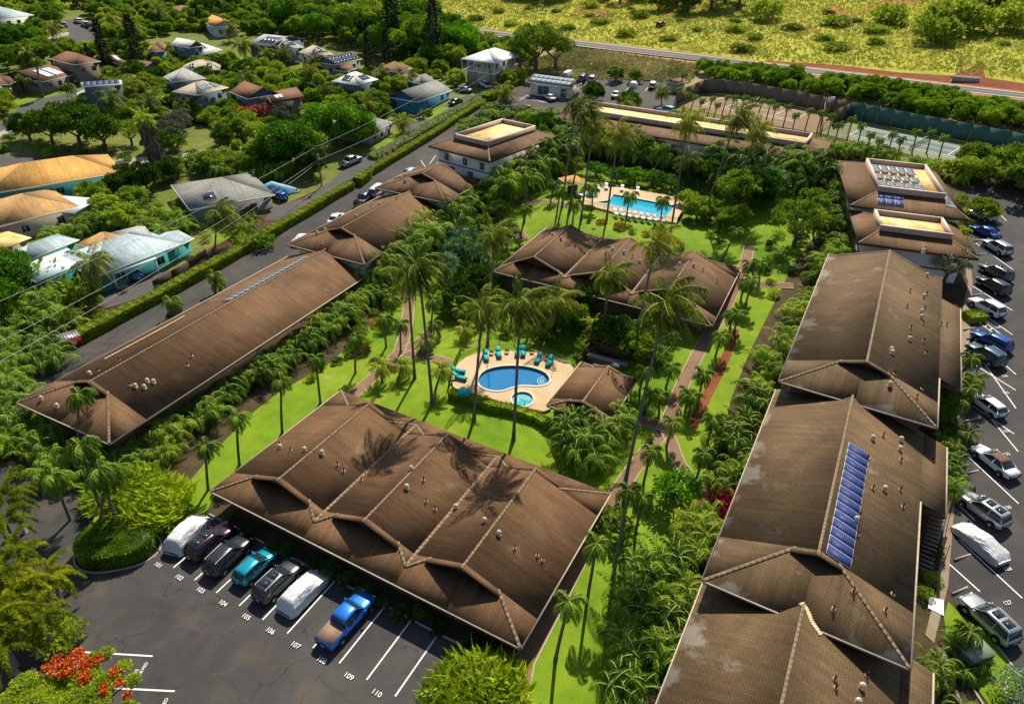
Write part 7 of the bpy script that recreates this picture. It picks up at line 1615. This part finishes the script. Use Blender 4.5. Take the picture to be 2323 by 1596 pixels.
xmas((2160,1470),(2200,1432),.9);xmas((2230,1545),(2190,1520),.9);xmas((2260,1500),(2222,1495),.8);xmas((2170,1560),(2180,1600),.9)
A=P(2190,1128);r=thing('covered_motorbike','motorbike under a black cover','covered motorbike',A,.5,'at the head of bay 130 in the right car park')
rng=np.random.default_rng(2);V=[];nx,ny=12,9
for i in range(nx):
    x=-1.1+2.2*i/(nx-1)
    for j in range(ny): t=-1+2*j/(ny-1);top_=np.interp(x,[-1.1,-.7,0,.5,.8,1.1],[.5,.95,1.,1.35,1.2,.4]);V.append((x+rng.uniform(-.04,.04),.48*t+rng.uniform(-.04,.04),max(.05,top_*(1-abs(t)**1.7)+rng.uniform(-.03,.03))))
mb=MB();mb.add(V,[(i*ny+j,(i+1)*ny+j,(i+1)*ny+j+1,i*ny+j+1) for i in range(nx-1) for j in range(ny-1)]+[tuple(range(ny))[::-1],tuple(range((nx-1)*ny,nx*ny))]);part('cover',mb,M['blackbag'],r)
A=P(1123,216);r=thing('sign_box','small brown wooden notice box on posts','notice box',A,.6,'in the gap between the hedges at the driveway');part('box',MB().box(-.6,.6,-.25,.25,.9,2.),M['orangedirt'],r)
for x in (-.5,.5): part('post',MB().box(x-.05,x+.05,-.05,.05,-.2,.9),M['wood'],r)
part('roof',MB().box(-.75,.75,-.4,.4,2.003,2.1),M['r_brown'],r)
A=P(2187,186);r=thing('culvert_pipe','grey concrete culvert pipe','pipe',A,-.3,'on the red dirt beyond the highway');part('pipe',MB().tube([(-3,0,.5),(3,0,.5)],.8,12),M['concrete'],r)
o=sheet('concrete_pad',[(2108,1355),(2140,1362),(2140,1398),(2104,1380)],.13,M['white'],2)
for (px,py),(qx,qy),nn,pl in (((2094,1300),(2112,1172),9,'beside the solar strip building'),((2127,925),(2142,860),7,'beside the moss pale building')):
    A=P(px,py);Bq=P(qx,qy);L=float(np.linalg.norm((Bq-A)[:2]));rz=math.atan2(Bq[1]-A[1],Bq[0]-A[0]);r=thing('outdoor_stairs','open brown outdoor staircase','stairs',A,rz,pl)
    for s in (-1,1): part('stringer',MB().slab([(0,s*.75-.05,.2),(L,s*.75-.05,3.2),(L,s*.75+.05,3.2),(0,s*.75+.05,.2)],.25),M['wood'],r)
    for i in range(nn*2): t=(i+.5)/(nn*2);part('step',MB().box(L*t-.14,L*t+.14,-.6,.6,.2+3*t,.27+3*t),M['w_brown'],r)
    part('handrail',MB().tube([(0,-.8,1.1),(L,-.8,4.1)],.035,5),M['dark'],r)
# ------------------------------------------------------------------ ground cover: rough grass tufts on field and bank
def tufts(poly,n,size,material,name,seed,kindlook):
    w=[tuple(P(*p)[:2]) for p in poly];rng=np.random.default_rng(seed);xs=[p[0] for p in w];ys=[p[1] for p in w];C=[]
    while len(C)<n:
        x,y=rng.uniform(min(xs),max(xs)),rng.uniform(min(ys),max(ys))
        if inside((x,y),w): C.append((x,y,T(x,y)))
    C=np.array(C);mb=MB();k=5
    for j in range(k):
        N_=rng.normal(size=C.shape)*.55+np.array([0,0,1.]);o=rng.normal(size=C.shape)*size*.35;o[:,2]=0;mb.quads(lquads(C+o,N_,size,.45,rng))
    o=part(name,mb,M[material]);o['kind']='stuff';o['label']=kindlook;o['category']='grass';return o
M['tuft']=foliage('dry_grass_blades',[(.15,.2,.035),(.32,.34,.05),(.52,.49,.08)],.06,.3,.8,0)
M['tuft_v']=foliage('bank_grass_blades',[(.12,.14,.04),(.24,.23,.08),(.38,.34,.14)],.08,.3,.8,0)
tufts([(600,-40),(998,50),(1271,84),(1742,139),(1960,152),(2160,165),(2323,184),(2500,200),(2500,-60)],26000,.6,'tuft','field_grass',3,'tall dry yellow grass covering the field beyond the highway')
tufts([(1290,106),(1600,150),(1560,190),(1380,180),(1200,190),(1180,150)],6000,.6,'tuft_v','bank_grass',4,'dry brown grass on the bank below the highway')
tufts([(1742,165),(2323,232),(2400,260),(2350,350),(2200,310),(1930,265),(1700,215)],3000,.6,'tuft_v','verge_grass',5,'rough grass between highway trees and court fence')
# ------------------------------------------------------------------ labels
from collections import defaultdict
ORD=['leftmost','second from left','third from left','fourth from left','fifth from left','sixth from left','seventh from left','eighth from left','ninth from left','tenth from left']
TENS=['','','twenty','thirty','forty','fifty','sixty','seventy','eighty','ninety'];U_=['','first','second','third','fourth','fifth','sixth','seventh','eighth','ninth'];TE_=['tenth','eleventh','twelfth','thirteenth','fourteenth','fifteenth','sixteenth','seventeenth','eighteenth','nineteenth'];TT=['','','twentieth','thirtieth','fortieth','fiftieth','sixtieth','seventieth','eightieth','ninetieth']
def ordn(i,n):
    if n==1: return ''
    if i==0: return ', leftmost'
    if i==n-1: return ', rightmost'
    k=i+1
    if k<10: s=U_[k]
    elif k<20: s=TE_[k-10]
    elif k%10==0: s=TT[k//10]
    else: s=TENS[k//10]+' '+U_[k%10]
    return ', '+s+' from left'
gr=defaultdict(list)
for o,lk,pl in THINGS: gr[(lk,pl)].append(o)
bpy.context.view_layer.update()
for (lk,pl),os_ in gr.items():
    if len(os_)>60: print('BIGGRP',lk,pl,len(os_))
    if len((lk+' '+pl).split())>(16 if len(os_)==1 else 12): print('LONG',lk,'|',pl,len(os_))
    os_=[o for o in os_];os_.sort(key=lambda o:pix(o.matrix_world.translation)[0])
    for i,o in enumerate(os_): o['label']=(lk+' '+pl+ordn(i,len(os_))).strip()
